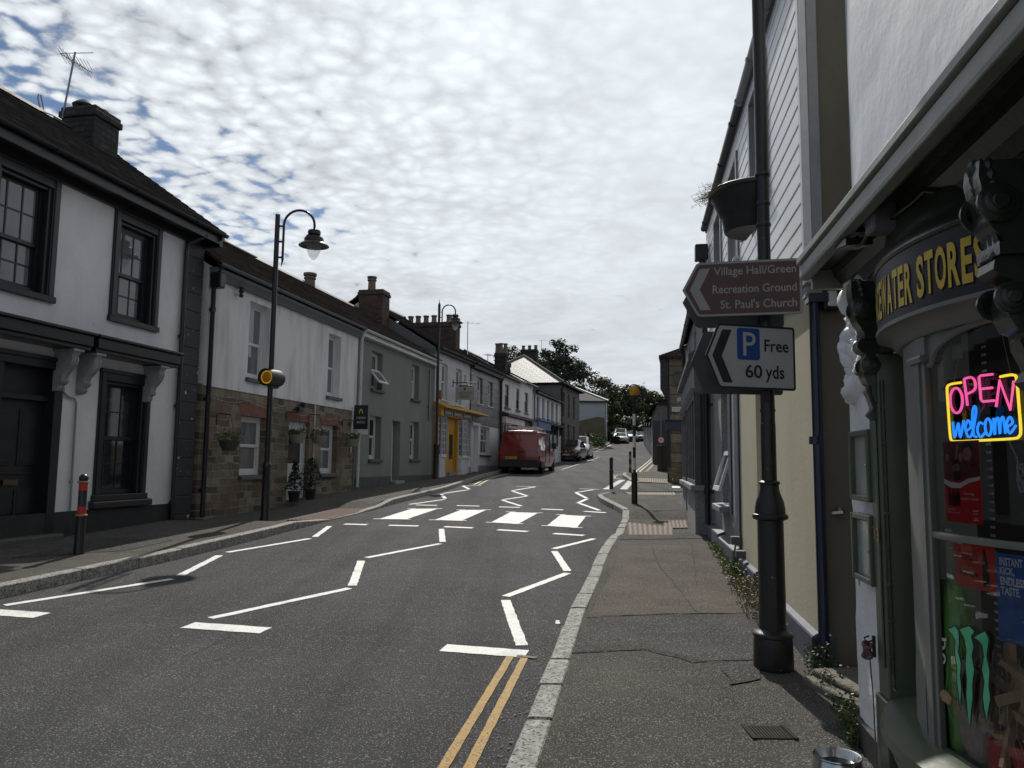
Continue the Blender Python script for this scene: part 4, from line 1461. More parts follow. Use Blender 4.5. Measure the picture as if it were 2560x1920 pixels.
mb.build('lettering', mat('sign_ink', (.06, .06, .06), rough=.6), bo)
mb = MB()
lb = thing('alarm_box', 'small orange alarm box under the bakery window', 'alarm box', (*D.W(.62, .0), 4.15), D.rz())
mb.box(-.09, .09, -.07, 0, -.17, .17)
mb.build('case', mat('orange_plastic', (.3, .09, .03), rough=.5), lb, bevel=.02)

# ---------------------------------------------------------------- slate hung house
E5 = D.W(4.32, .0)
E = Fac(E5, .262, 'L', 'terraced_house', 'house with grey slate hung upper storey and white ground floor')
hs = [(.95, 1.66, 4.2, 5.33), (2.58, 3.27, 4.2, 5.31)]
E.wall('slate_cladding', M['slate_hung'], .03, 4.65, 3.3, 5.8, hs, d=.05, rev=.2, depth=6.4, gable=(-3.1, 7.7))
hl = [(.28, 1.12, .95, 3.15), (1.6, 3.05, 1.98, 3.22)]
E.wall('lower_wall', M['render_white'], .03, 4.65, .8, 3.3, hl, rev=.2, depth=6)
for a, b, c, e in hs:
    E.sash(a, b, c, e, d=-.06, cols=1, rail=c + (e - c) * .5, fw=.07, sill=(a - .06, b + .06, .1, .06), sillm='white_frame')
a, b, c, e = hl[1]
E.sash(a, b, c, e, d=-.12, cols=3, rail=c + (e - c) * .5, fw=.06, sill=(a - .08, b + .08, .09, .08), sillm='black', pm='pane_net')
mb = MB()
E.box(mb, .3, 1.1, -.16, -.12, 1.0, 2.85)
E.box(mb, .28, 1.12, -.16, -.1, 2.85, 3.15)
E.box(mb, .2, .28, 0, .05, 1.0, 3.3)
E.box(mb, 1.12, 1.2, 0, .05, 1.0, 3.3)
E.box(mb, .15, 1.25, 0, .12, 3.2, 3.32)
mb.build('door', M['white_frame'], E.root)
mb = MB()
E.box(mb, .03, .28, 0, .03, .8, 1.45)
E.box(mb, 1.25, 4.65, 0, .03, .9, 1.5)
mb.build('plinth', M['grey_light'], E.root)
mb = MB()
E.box(mb, -.05, 4.7, 0, .22, 5.62, 5.8)
mb.build('eave_board', M['black_plain'], E.root)
E.gutter(0, 4.7, .28, 5.85, 'black')
E.roof(-.02, 4.72, (.32, 5.88), (-3.15, 7.8), (-6.6, 5.8), 'slate', rows=.24)
E.pipe([(4.62, .2, 5.75), (4.62, .09, 5.5), (4.62, .09, 1.35)], 'black', r=.06)
E.chimney(.0, .4, -1.7, -1.0, 6.2, 6.85, 'old_stone', pots=((.5, .3), (.5, .7)), ph=.12, pr=.11)

# ---------------------------------------------------------------- white shops
G5 = E.W(4.7, 0)
Gf = Fac(G5, .26, 'L', 'shop', 'white shop with dark fascia and maroon bay windows behind the red van', 'shop')
hs = [(.93, 1.74, 4.37, 5.52), (3.2, 3.88, 4.4, 5.53)]
Gf.wall('wall', M['render_stain'], .0, 4.03, .9, 5.86, hs, rev=.2, depth=6.4, gable=(-3.1, 7.6))
for a, b, c, e in hs:
    Gf.sash(a, b, c, e, d=-.04, fm='maroon' if a < 2 else 'black', cols=2, rows=(2, 2), rail=c + (e - c) * .5, fw=.09, bw=.03, sill=(a - .06, b + .06, .1, .08))
Gf.roof(0, 4.05, (.3, 5.9), (-3.15, 7.6), (-6.6, 5.8), 'slate', rows=.24)
Gf.gutter(0, 4.05, .26, 5.87, 'grey_light')
mb = MB()
Gf.prof(mb, [(0, 4.14), (0, 3.95), (.45, 3.88), (.45, 3.98)], .1, 6.0)
Gf.box(mb, .1, 4.0, 0, .1, 3.2, 3.3)
Gf.box(mb, 3.95, 4.2, 0, .3, 1.2, 3.9)
mb.build('canopy', M['maroon'], Gf.root)
mb = MB()
Gf.box(mb, .15, 4.0, .1, .3, 3.55, 3.86)
mb.build('fascia', M['render_white'], Gf.root)
bay(Gf, .2, 1.5, 2.1, 3.5, .25, 3, 3, 'white_frame', 'pane_dark', 'maroon', .9)
bay(Gf, 2.5, 4.0, 2.1, 3.5, .25, 3, 3, 'white_frame', 'pane_dark', 'maroon', .9)
mb = MB()
Gf.box(mb, 1.6, 2.4, -.1, .02, 1.0, 3.2)
mb.build('door', M['maroon'], Gf.root)
Gf.chimney(3.68, 4.13, -1.34, -.72, 6.2, 7.48, 'old_stone', pots=((.5, .14), (.35, .5), (.7, .84)), ph=.55, pr=.115)
H5 = Gf.W(4.06, 0)
Hf = Fac(H5, .26, 'L', 'shop', 'narrow white shop with grey fascia and one tall upper window', 'shop')
hs = [(1.03, 1.9, 4.36, 5.5)]
Hf.wall('wall', M['render_white'], 0, 3.1, 1.0, 6.0, hs, rev=.2, depth=6.4, gable=(-3.1, 7.7))
Hf.sash(1.03, 1.9, 4.36, 5.5, d=-.06, fm='grey_paint', fw=.06, sill=(.98, 1.96, .06, .05), rail=5.0)
Hf.roof(-.02, 3.14, (.3, 6.02), (-3.15, 7.75), (-6.6, 5.9), 'slate', rows=.24)
Hf.gutter(-.02, 3.12, .26, 6.0, 'white_gloss')
mb = MB()
Hf.box(mb, 1.9, 3.1, 0, .25, 3.3, 3.95)
Hf.box(mb, .1, 1.9, 0, .12, 3.4, 3.9)
mb.build('fascia', M['grey_paint'], Hf.root)
bay(Hf, .3, 1.5, 2.2, 3.3, .15, 3, 2, 'grey_paint', 'pane_dark')
bay(Hf, 1.9, 3.0, 2.2, 3.2, .2, 3, 2, 'white_frame', 'pane')
Hf.pipe([(3.08, .1, 5.9), (3.08, .1, 1.6)], 'grey_paint', r=.05)
Bf0 = Hf.W(3.13, 0)
Bf = Fac(Bf0, .26, 'L', 'shop', 'white terrace with pale blue shopfront and five slim upper windows', 'shop')
hs = [(.9, 1.72, 4.32, 5.54), (2.42, 3.12, 4.36, 5.55), (3.88, 4.55, 4.36, 5.55), (5.18, 5.88, 4.34, 5.55), (6.6, 7.28, 4.34, 5.54)]
Bf.wall('wall', M['render_white'], 0, 8.25, 1.2, 5.68, hs, rev=.2, depth=6.4, gable=(-3.1, 7.45))
for i, (a, b, c, e) in enumerate(hs):
    Bf.sash(a, b, c, e, d=-.1, fm='blue' if i < 2 else 'black', cols=1, fw=.08, rail=c + (e - c) * .5, sill=(a - .08, b + .08, .1, .07), sillm='blue' if i < 2 else 'grey_sill', pm='pane' if i < 2 else 'pane_dark')
Bf.roof(-.02, 8.3, (.3, 5.74), (-3.15, 7.4), (-6.6, 5.7), 'slate', rows=.24)
Bf.gutter(0, 8.3, .26, 5.72, 'grey_light')
mb = MB()
Bf.box(mb, .15, 3.6, 0, .3, 3.6, 4.14)
Bf.box(mb, .1, 3.65, 0, .4, 4.08, 4.16)
Bf.box(mb, .15, .35, 0, .2, 1.5, 3.6)
Bf.box(mb, 3.4, 3.6, 0, .2, 1.5, 3.6)
Bf.box(mb, 1.9, 3.4, -.05, .05, 1.5, 3.6)
mb.build('shopfront', M['blue'], Bf.root, bevel=.01)
bay(Bf, .4, 1.9, 2.3, 3.55, .12, 3, 2, 'white_frame', 'pane')
mb = MB()
Bf.box(mb, 3.7, 8.1, 0, .3, 4.0, 4.14)
for u in (3.9, 5.0, 6.3, 7.9):
    Bf.prof(mb, [(0, 4.0), (.26, 4.0), (.2, 3.7), (.06, 3.5), (0, 3.45)], u - .08, u + .08)
mb.build('canopy', M['black_plain'], Bf.root)
mb = MB()
for (a, b) in ((4.1, 4.8), (5.3, 6.1), (6.6, 7.4)):
    Bf.box(mb, a, b, .005, .03, 1.8 if a < 6 else 2.6, 3.9)
mb.build('door', M['pane_dark'], Bf.root)
mb = MB()
for k in range(12):
    Bf.box(mb, 8.0 if k % 2 else 7.92, 8.27, 0, .03, 1.6 + k * .33, 1.9 + k * .33)
mb.build('quoins', M['rough_white'], Bf.root)
mb = MB()
x, y, z = Bf.P(2.0, -2.0, 6.6)
mb.lathe([(.11, -.4), (.11, .55), (.15, .56), (.15, .62), (.1, .62), (.1, .8), (.16, .82), (.16, 1.05), (.02, 1.07)], (x, y, z), 12)
mb.build('flue', M['black_metal'], Bf.root, smooth=40)

# ---------------------------------------------------------------- grey stone house with hipped roof
I5 = Bf.W(8.4, -.05)
If = Fac(I5, .28, 'L', 'stone_house', 'tall grey stone house with a gleaming pale hipped slate roof')
hs = [(.8, 1.4, 5.0, 6.55), (2.6, 3.2, 5.0, 6.55), (4.5, 5.1, 5.0, 6.55), (.75, 1.5, 2.3, 4.4), (2.5, 3.2, 2.3, 4.38), (4.45, 5.15, 2.6, 4.36)]
If.wall('wall', M['stone_grey'], 0, 7.0, 1.3, 7.05, hs, rev=.22, depth=7)
for a, b, c, e in hs:
    If.sash(a, b, c, e, d=-.16, fm='grey_paint', pm='pane_dark', fw=.06, sill=(a - .06, b + .06, .06, .07))
mb = MB()
mb.add([If.P(-.02, .0, 1.6), If.P(-.02, 0, 7.0), If.P(-.02, -7, 7.0), If.P(-.02, -7, 1.6)], [(0, 1, 2, 3)])
mb.build('side_render', M['grey_paint'], If.root, recalc=False)
ro = MB()
ea, eb = [(-.25, .3), (7.25, .3), (7.25, -7.2), (-.25, -7.2)], 7.12
r0, r1 = (3.3, -3.45, 9.55), (6.0, -3.45, 9.55)
V = [If.P(u, d, eb) for u, d in ea] + [If.P(*r0), If.P(*r1)]
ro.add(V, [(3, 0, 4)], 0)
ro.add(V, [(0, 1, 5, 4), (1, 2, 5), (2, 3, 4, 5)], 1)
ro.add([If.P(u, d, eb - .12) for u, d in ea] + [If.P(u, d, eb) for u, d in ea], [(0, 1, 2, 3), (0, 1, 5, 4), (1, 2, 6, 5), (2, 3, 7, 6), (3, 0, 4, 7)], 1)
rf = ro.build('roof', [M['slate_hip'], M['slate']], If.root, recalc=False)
mb = MB()
If.tube(mb, [(-.25, .3, 7.15), r0], .07, 6)
If.tube(mb, [(-.25, -7.2, 7.15), r0, r1], .07, 6)
mb.build('ridge_tiles', M['ridge'], rf)
If.gutter(-.3, 7.3, .36, 7.1, 'grey_light')
If.pipe([(.12, .3, 7.0), (.12, .08, 6.7), (.12, .08, 1.9)], 'black', r=.06)
If.chimney(6.6, 7.4, -4.6, -3.35, 9.0, 10.5, 'old_stone', pots=((.5, .1), (.5, .5), (.5, .9)), ph=.35, pr=.14)
# cordyline, hedge and low wall in front of the far pale house
# ---------------------------------------------------------------- pale house at the bend
Jr = thing('pale_house', 'pale blue rendered house with hipped grey roof beyond the parked cars', 'house', (7, 90, 4))
mb = MB()
mb.box(-5.5, 3.75, -2, 6, -.5, 4.85)
mb.build('wall', mat('pale_blue_render', (.35, .38, .42), (.39, .42, .46), ns=1, rough=.85), Jr)
mb = MB()
e = [(-5.8, -2.3, 4.85), (4.05, -2.3, 4.85), (4.05, 6.3, 4.85), (-5.8, 6.3, 4.85), (-2.5, 2, 6.75), (.6, 2, 6.75)]
mb.add(e, [(0, 1, 5, 4), (1, 2, 5), (2, 3, 4, 5), (3, 0, 4)])
mb.add([(x, y, z - .18) for x, y, z in e[:4]] + e[:4], [(3, 2, 1, 0), (0, 1, 5, 4), (1, 2, 6, 5), (2, 3, 7, 6), (3, 0, 4, 7)])
r_ = mb.build('roof', brick('grey_tile_roof', (.045, .045, .048), (.065, .065, .065), (.03, .03, .03), .3, .22, .014, rough=.8, spec=.2, plane='roof', zs=1.9), Jr, recalc=False)
mb = MB()
mb.tube([(4.05, -2.3, 4.9), (.6, 2, 6.8), (-2.5, 2, 6.8)], .09, 6)
mb.build('ridge_tiles', M['white_gloss'], r_)
mb = MB()
mb.box(3.78, 3.9, -2.25, -2.1, 0, 4.6)
mb.box(3.75, 4.2, -.8, 2, 2.6, 2.75)
mb.build('gutter_pipe', M['white_gloss'], Jr)
gw_ = thing('garden_wall', 'olive brown rendered wall with sloping top below the pale house', 'wall', (8.9, 87.4, 3.6))
mb = MB()
mb.prism([(-3, -.15, -.6), (1.65, -.15, -.6), (1.65, -.15, 3.25), (.9, -.15, 3.4), (-.6, -.15, 3.05), (-3, -.15, 2.5)], [(-3, .2, -.6), (1.65, .2, -.6), (1.65, .2, 3.25), (.9, .2, 3.4), (-.6, .2, 3.05), (-3, .2, 2.5)])
mb.build('wall', mat('olive_render', (.1, .09, .055), (.14, .125, .08), ns=1, rough=.9), gw_)
lw = thing('low_wall', 'low dark rubble wall beside the pavement at the bend', 'wall', (7.2, 80, 2.9), atan2(1, .24))
mb = MB()
mb.box(-8, 5.5, -.2, .2, -.5, 1.05)
mb.build('wall', M['stone_grey'], lw)
for (x, y, h, az, lab) in ((-2.0, 33.9, 1.5, .4, 'tall thin aerial mast rising behind the bakery roof'), (-1.3, 40.5, .7, 1.2, 'small aerial on the dark roof left of the twin chimney pots'), (2.45, 64, .7, .2, 'aerial above the chimney of the stone house with hipped roof')):
    z0 = {33.9: 6.4, 40.5: 6.6, 64: 11.2}[y]
    aerial((x, y, z0), h if h > 1 else h + .1, az, big=False, label=lab)
# ================================================================ right hand side: weatherboarded building
R = Fac((2.0, 5.0), .163, 'R', 'weatherboarded_house', 'house with white weatherboards over cream ground floor and slate blue plinth')
hl = [(1.95, 2.68, .55, 2.35), (5.0, 5.86, 1.1, 2.6)]
R.wall('cream_wall', M['beige'], .17, 3.93, .1, 2.84, hl[:1], rev=.22)
R.wall('roughcast_wall', M['rough_grey'], 3.93, 7.4, .3, 2.84, hl[1:], d=0.0, rev=.2)
hu = [(1.5, 2.42, 4.0, 5.2), (3.5, 4.3, 3.95, 5.1), (5.2, 6.02, 3.95, 5.1)]
wb = MB()
z = 2.86
bh = .1425
while z < 5.4:
    cuts = [0.112]
    for a, b, c, e in hu:
        if z + bh > c - .03 and z < e + .03:
            cuts += [a - .06, b + .06]
    cuts.append(7.4)
    for a, b in zip(cuts[::2], cuts[1::2]):
        R.prof(wb, [(0, z), (.018, z), (.03, z + .004), (.032, z + .012), (.027, z + bh - .004), (.016, z + bh), (0, z + bh)], a, b)
    z += bh
wb.build('weatherboards', M['weather'], R.root)
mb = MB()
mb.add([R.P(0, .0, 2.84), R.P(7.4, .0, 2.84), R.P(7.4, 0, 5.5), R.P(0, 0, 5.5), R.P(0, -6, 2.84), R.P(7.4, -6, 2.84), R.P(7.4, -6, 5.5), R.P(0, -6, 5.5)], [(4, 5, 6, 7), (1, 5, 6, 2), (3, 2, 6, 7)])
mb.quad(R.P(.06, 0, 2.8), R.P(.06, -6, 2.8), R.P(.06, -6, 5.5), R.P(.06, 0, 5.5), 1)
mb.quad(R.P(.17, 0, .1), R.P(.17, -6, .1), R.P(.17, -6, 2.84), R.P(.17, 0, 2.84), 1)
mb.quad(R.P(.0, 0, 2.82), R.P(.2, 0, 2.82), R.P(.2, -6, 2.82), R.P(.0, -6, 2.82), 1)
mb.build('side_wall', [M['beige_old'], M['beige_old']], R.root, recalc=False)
mb = MB()
for a, b, c, e in hu:
    mb.quad(R.P(a, -.12, c), R.P(b, -.12, c), R.P(b, -.12, e), R.P(a, -.12, e))
    for uu in (a, b):
        mb.quad(R.P(uu, -.12, c), R.P(uu, .0, c), R.P(uu, .0, e), R.P(uu, -.12, e))
x0 = 0.0
zz = [2.84, 3.95, 4.0, 5.1, 5.2, 5.5]
mb.build('window_reveals', M['weather'], R.root, recalc=False)
for a, b, c, e in hu:
    w = R.sash(a, b, c, e, d=-.05, fw=.06, rail=(c + e) / 2, sill=(a - .08, b + .08, .09, .05), sillm='white_frame')
    mb = MB()
    R.box(mb, a - .075, a + .01, -.03, .05, c - .02, e + .06)
    R.box(mb, b - .01, b + .075, -.03, .05, c - .02, e + .06)
    R.box(mb, a + .01, b - .01, -.03, .048, e, e + .06)
    mb.build('trim', M['grey_light'], w)
mb = MB()
R.box(mb, .045, .11, -.002, .052, 2.86, 5.5)
mb.build('corner_board', M['white_frame'], R.root, bevel=.004)
mb = MB()
R.box(mb, .043, .058, -.072, -.003, 2.86, 5.5)
mb.build('corner_board', M['grey_light'], R.root, bevel=.004)
mb = MB()
R.prof(mb, [(0, 2.89), (0, 2.82), (.05, 2.82), (.055, 2.86)], .0, 7.4)
R.box(mb, .1, .2, -.1, .04, 2.74, 2.82)
mb.build('drip_moulding', M['rough_white'], R.root, bevel=.004)
mb = MB()
R.prof(mb, [(0, .1), (.05, .1), (.05, .5), (0, .53)], .14, 1.95)
R.box(mb, .14, .17, -.1, .05, .1, .5)
R.prof(mb, [(0, .1), (.05, .1), (.05, .56), (0, .59)], 2.68, 3.93)
mb.build('plinth', M['plinth'], R.root, bevel=.008)
mb = MB()
R.prof(mb, [(0, .1), (.1, .1), (.1, .64), (0, .68)], 3.95, 5.6)
R.prof(mb, [(0, .1), (.1, .1), (.1, .68), (0, .72)], 5.62, 7.3)
R.box(mb, 3.93, 4.3, .0, .022, .66, 2.84)
R.box(mb, 4.7, 4.98, .0, .018, 1.0, 2.84)
mb.build('grey_plinth', M['plinth'], R.root, bevel=.008)
a, b, c, e = hl[0]
mb = MB()
R.box(mb, a, b, -.2, -.14, c, e)
R.box(mb, a, a + .06, -.2, -.08, c, e)
R.box(mb, b - .06, b, -.2, -.08, c, e)
mb.build('door', M['white_frame'], R.root)
a, b, c, e = hl[1]
w = R.sash(a, b, c, e, d=-.1, split=False, fw=.07, sill=(a - .06, b + .08, .14, .09), sillm='grey_light')
mb = MB()
t = .55
for (r0, r1, x0, x1) in ((0, .06, a + .05, b - .05), (t - .06, t, a + .05, b - .05), (.06, t - .06, a + .05, a + .11), (.06, t - .06, b - .11, b - .05)):
    q = []
    for off in (0, .035):
        for x, r in ((x0, r0), (x1, r0), (x1, r1), (x0, r1)):
            q.append(R.P(x, -.06 + r * .3 + off, 1.8 - r * .95))
    mb.hexa(q)
mb.build('open_casement', M['white_frame'], w)
R.gutter(-.1, 2.85, .072, 5.46, 'grey_light', r=.05, joints=.85)
R.gutter(2.87, 7.35, .072, 5.46, 'black', r=.05, joints=1.2)
mb = MB()
R.box(mb, -.05, 7.4, .0, .045, 5.4, 5.5)
mb.build('fascia', M['grey_paint'], R.root)
R.roof(-.08, 7.45, (.1, 5.5), (-3, 7.3), (-6.2, 5.5), 'slate', rows=.24)
mb = MB()
R.box(mb, 6.95, 7.15, .04, .24, 4.85, 5.1)
mb.build('hopper', M['black'], R.root, bevel=.015)
R.pipe([(7.05, .13, 4.85), (7.07, .1, 4.6), (7.08, .1, .7)], 'black', r=.045, brk=1.35)
# navy corner pipes
mb = MB()
for (u, d, r) in ((.11, -.015, .034),):
    R.tube(mb, [(u, d, 2.72), (u, d, .15)], r, 12)
R.tube(mb, [(.11, .0, 1.75), (.11, .0, 1.8)], .042, 12)
R.box(mb, .06, .17, -.1, .03, 2.7, 2.76)
mb.build('corner_pipes', M['navy_pipe'], R.root, smooth=40)
mb = MB()
R.tube(mb, [(.16, -.13, 1.33), (.08, -.13, 1.33)], .012, 6)
R.tube(mb, [(.14, -.1, 1.3), (.1, -.16, 1.31)], .018, 6)
mb.build('tap', M['steel'], R.root, smooth=40)
mb = MB()
R.box(mb, 3.78, 3.9, .03, .13, .72, .81)
R.tube(mb, [(3.82, .08, .72), (3.84, .1, .6), (3.84, .09, .4)], .012, 6)
mb.build('junction_box', M['grey_sill'], R.root, bevel=.006)
mb = MB()
R.box(mb, 3.35, 3.47, .03, .13, .62, .7)
mb.build('junction_box', M['grey_sill'], R.root, bevel=.006)
# bulkhead light on the return
bl = thing('bulkhead_light', 'black bulkhead light with clear front on the shaded cream return wall', 'wall light', (2.14, 5.13, 2.73), 0)
mb = MB()
mb.box(-.055, .05, -.07, .0, -.085, .07)
mb.build('case', M['black_metal'], bl, bevel=.012)
mb = MB()
mb.box(-.035, .03, -.082, -.071, -.06, .045)
mb.build('lens', M['lampglass'], bl, bevel=.008)
# ---------------------------------------------------------------- bay windowed shop
Kp = (2.0 + .161 * 7.42, 5 + .987 * 7.42)
K = Fac(Kp, .185, 'R', 'shop', 'grey roughcast shop with dark framed bay windows and a flared lead canopy', 'shop')
hk_ = [(1.0, 1.7, 3.75, 4.55), (3.9, 4.7, 3.75, 4.55), (6.4, 7.2, 3.75, 4.55)]
K.wall('wall', M['rough_grey'], 0, 9.2, .3, 4.85, hk_, rev=.15, depth=6.5, gable=(-3.2, 6.6))
for a, b, c, e in hk_:
    K.sash(a, b, c, e, d=-.05, cols=2, rows=(1, 1), fw=.07, sill=(a - .06, b + .06, .08, .06))
K.roof(-.02, 9.25, (.15, 4.9), (-3.2, 6.7), (-6.6, 4.9), 'slate', rows=.24)
K.gutter(0, 9.2, .13, 4.88, 'black')
mb = MB()
K.prof(mb, [(0, 3.75), (.14, 3.55), (.34, 3.4), (.34, 3.32), (0, 3.32)], .02, 6.2)
mb.build('canopy', M['grey_sill'], K.root)
mb = MB()
K.box(mb, .05, 6.1, 0, .25, 2.85, 3.3)
K.prof(mb, [(0, 2.85), (.31, 2.85), (.28, 2.78), (0, 2.7)], .02, 6.15)
mb.build('fascia', M['grey_paint'], K.root)


def kbay(u0, u1, dp, zs):
    mb = MB()
    K.box(mb, u0, u1, 0, dp, .3, zs)
    b_ = mb.build('bay_base', M['rough_grey'], K.root)
    mb = MB()
    K.box(mb, u0 - .08, u1 + .08, 0, dp + .07, zs, zs + .09)
    mb.build('sill', M['grey_light'], b_, bevel=.008)
    mb, pb = MB(), MB()
    n = 4
    for i in range(n + 1):
        u = u0 + (u1 - u0) * i / n
        K.box(mb, u - .05, u + .05, dp - .1, dp, zs + .09, 2.78)
    K.box(mb, u0, u0 + .08, 0, .05, zs + .09, 2.78)
    K.box(mb, u0, u1, dp - .1, dp - .002, 2.68, 2.78)
    K.box(mb, u0, u1, dp - .1, dp - .002, zs + .09, zs + .16)
    K.box(mb, u0 + .005, u0 + .1, .05, dp - .1, 2.68, 2.78)
    K.box(mb, u0 + .005, u0 + .1, .05, dp - .1, zs + .09, zs + .16)
    w = mb.build('bay_window', M['grey_sill'], K.root)
    pb.quad(K.P(u0 + .04, dp - .06, zs + .1), K.P(u1, dp - .06, zs + .1), K.P(u1, dp - .06, 2.75), K.P(u0 + .04, dp - .06, 2.75))
    pb.quad(K.P(u0 + .05, 0, zs + .1), K.P(u0 + .05, dp - .06, zs + .1), K.P(u0 + .05, dp - .06, 2.75), K.P(u0 + .05, 0, 2.75))
    pb.build('pane', M['pane_net'], w, recalc=False)


kbay(.05, 3.0, .26, 1.2)
kbay(4.2, 6.1, .24, 1.18)
mb = MB()
K.box(mb, 3.3, 4.3, -.05, .03, .5, 2.7)
mb.build('door', M['maroon'], K.root)
K.pipe([(9.05, .12, 4.85), (9.1, .06, 4.6), (9.1, .06, .8)], 'black', r=.05)
cam_ = thing('security_camera', 'small white camera under the eave at the far end of the bay windowed shop', 'camera', (*K.W(8.9, .2), 3.4), K.rz())
mb = MB()
mb.tube([(0, -.3, .05), (0, 0, .02)], .02, 6)
mb.box(-.14, .1, -.05, .05, -.05, .05)
mb.build('camera_body', M['white_gloss'], cam_, bevel=.01)

# ---------------------------------------------------------------- corner building at the side street
T = thing('corner_building', 'stone corner building with dark slate hung overhang and navy shop fascia', 'shop', (5.86, 28.5, 1.0))
dx = .25
mb = MB()
mb.prism([(0, 0, -.4), (7, 0, -.4), (8.5, 6, -.4), (1.5, 6, -.4)], [(0, 0, 4.6), (7, 0, 4.6), (8.5, 6, 4.6), (1.5, 6, 4.6)])
mb.build('wall', M['ashlar'], T)
mb = MB()
mb.prism([(-.34, -.02, 3.42), (-.03, -.02, 3.42), (1.47, 6, 3.42), (1.16, 6, 3.42)], [(-.34, -.02, 4.62), (-.03, -.02, 4.62), (1.47, 6, 4.62), (1.16, 6, 4.62)])
mb.build('slate_overhang', brick('dark_hung_slate', (.03, .032, .038), (.045, .046, .052), (.015, .015, .017), .25, .17, .012, rough=.6, bump=.6, plane='xz'), T)
mb = MB()
rr = [(-.42, -.2, 4.66), (7.3, -.2, 4.66), (8.7, 6.2, 4.66), (1.0, 6.2, 4.66), (3.2, 1.6, 6.1), (4.2, 4.5, 6.1)]
mb.add(rr, [(0, 1, 4), (1, 2, 5, 4), (2, 3, 5), (3, 0, 4, 5)])
mb.add([(x, y, z - .1) for x, y, z in rr[:4]] + rr[:4], [(3, 2, 1, 0), (0, 1, 5, 4), (1, 2, 6, 5), (2, 3, 7, 6), (3, 0, 4, 7)])
mb.build('roof', M['slate_b'], T, recalc=False)
mb = MB()
mb.box(-.16, 6.9, -.12, -.004, 1.9, 2.22)
mb.prism([(-.2, -.14, 2.2), (7, -.14, 2.2), (7, 0, 2.2), (-.2, 0, 2.2)], [(-.2, -.16, 2.27), (7, -.16, 2.27), (7, 0, 2.27), (-.2, 0, 2.27)])
mb.box(-.1, .02, -.06, -.003, -.1, 1.9)
mb.box(.46, .62, -.06, -.003, -.1, 1.9)
mb.build('shop_fascia', M['navy'], T)
mb = MB()
mb.tube([(-.04, -.06, 3.4), (-.04, -.06, 0)], .05, 8)
mb.build('downpipe', M['black_metal'], T)
ssn = thing('street_sign', 'white street name plate on the stone corner building', 'sign', (5.94, 28.47, 3.58))
mb = MB()
mb.box(0, .75, -.03, 0, 0, .17)
p_ = mb.build('plate', M['white_frame'], ssn, bevel=.004)
mb = MB()
fit_text(mb, 'STATION', lambda x, z: (x, -.0325, z), .03, .5, .045, .125, offset=.006)
mb.build('lettering', M['black'], p_)
di = thing('satellite_dish', 'grey satellite dish on the stone wall above the street name plate', 'satellite dish', (6.2, 28.4, 4.82))
mb = MB()
mb.lathe([(.005, .06), (.12, .045), (.2, .02), (.24, -.01), (.235, -.02), (.19, .005), (.1, .03), (.004, .04)], (0, -.16, 0), 20, axis='y')
mb.build('reflector', mat('dish_grey', (.07, .07, .075), rough=.5), di, smooth=50)
mb = MB()
mb.tube([(0, .05, 0), (0, -.14, 0)], .02, 6)
mb.tube([(0, -.14, -.2), (0, -.42, -.06)], .012, 6)
mb.build('arm', M['black_metal'], di)
cb_ = thing('cabinet', 'dark brown roadside cabinet against the corner building', 'cabinet', (7.07, 35.85, pz(35.8)), .25)
mb = MB()
mb.box(-.2, .2, -.25, .25, 0, 1.15)
mb.box(-.23, .23, -.28, .28, 1.15, 1.2)
mb.box(-.21, -.2, -.2, .2, .1, 1.1)
mb.box(-.17, .17, -.26, -.25, .12, .6)
mb.box(-.17, .17, -.26, -.25, .65, 1.1)
mb.build('cabinet_body', mat('dark_brown_paint', (.022, .018, .016), (.03, .025, .022), ns=6, rough=.6), cb_, bevel=.01)
s20 = thing('speed_limit_sign', 'round speed limit sign on a post behind the dark brown cabinet', 'road sign', (8.55, 44, pz(44)))
mb = MB()
mb.tube([(0, 0.03, 0), (0, .03, 3.3)], .035, 8)
mb.build('post', M['grey_paint'], s20)
mb = MB()
zc = 3.03 - pz(44)
mb.lathe([(.001, -.01), (.2, -.01), (.2, .0), (.001, .0)], (0, 0, zc), 24, axis='y')
d_ = mb.build('disc', mat('sign_red', (.4, .02, .03), rough=.4), s20)
mb = MB()
mb.lathe([(.001, -.013), (.145, -.013), (.145, -.0105), (.001, -.0105)], (0, 0, zc), 24, axis='y')
mb.build('disc_face', M['plate_w'], d_)
mb = MB()
fit_text(mb, '20', lambda x, z: (x, -.0155, zc + z), -.1, .1, -.065, .065, offset=.01)
mb.build('lettering', M['black'], d_)
U = thing('gabled_building', 'grey rendered building with dark flat shop extension past the corner', 'building', (8.7, 46, 1.6))
mb = MB()
mb.prism([(0, 0, -.3), (5, 0, -.3), (6.5, 10, -.3), (1.5, 10, -.3)], [(0, 0, 3.6), (5, 0, 3.6), (6.5, 10, 3.6), (1.5, 10, 3.6)])
mb.build('wall', mat('mauve_grey_render', (.12, .115, .115), (.15, .145, .142), ns=1, rough=.9), U)
mb = MB()
mb.prism([(-.45, -1, -.3), (2, -1, -.3), (2, 0, -.3), (-.1, 0, -.3)], [(-.45, -1, 2.6), (2, -1, 2.6), (2, 0, 2.6), (-.1, 0, 2.6)])
mb.build('extension', mat('dark_hoarding', (.04, .042, .048), (.05, .052, .058), ns=2, rough=.7), U)
mb = MB()
q = [(-.25, -.15, 3.6), (5.3, -.15, 3.6), (6.8, 10.2, 3.6), (1.2, 10.2, 3.6), (2.5, -.15, 4.8), (4, 10.2, 4.8)]
mb.add(q, [(0, 1, 4), (1, 2, 5, 4), (2, 3, 5), (3, 0, 4, 5)])
mb.build('roof', M['slate'], U, recalc=False)
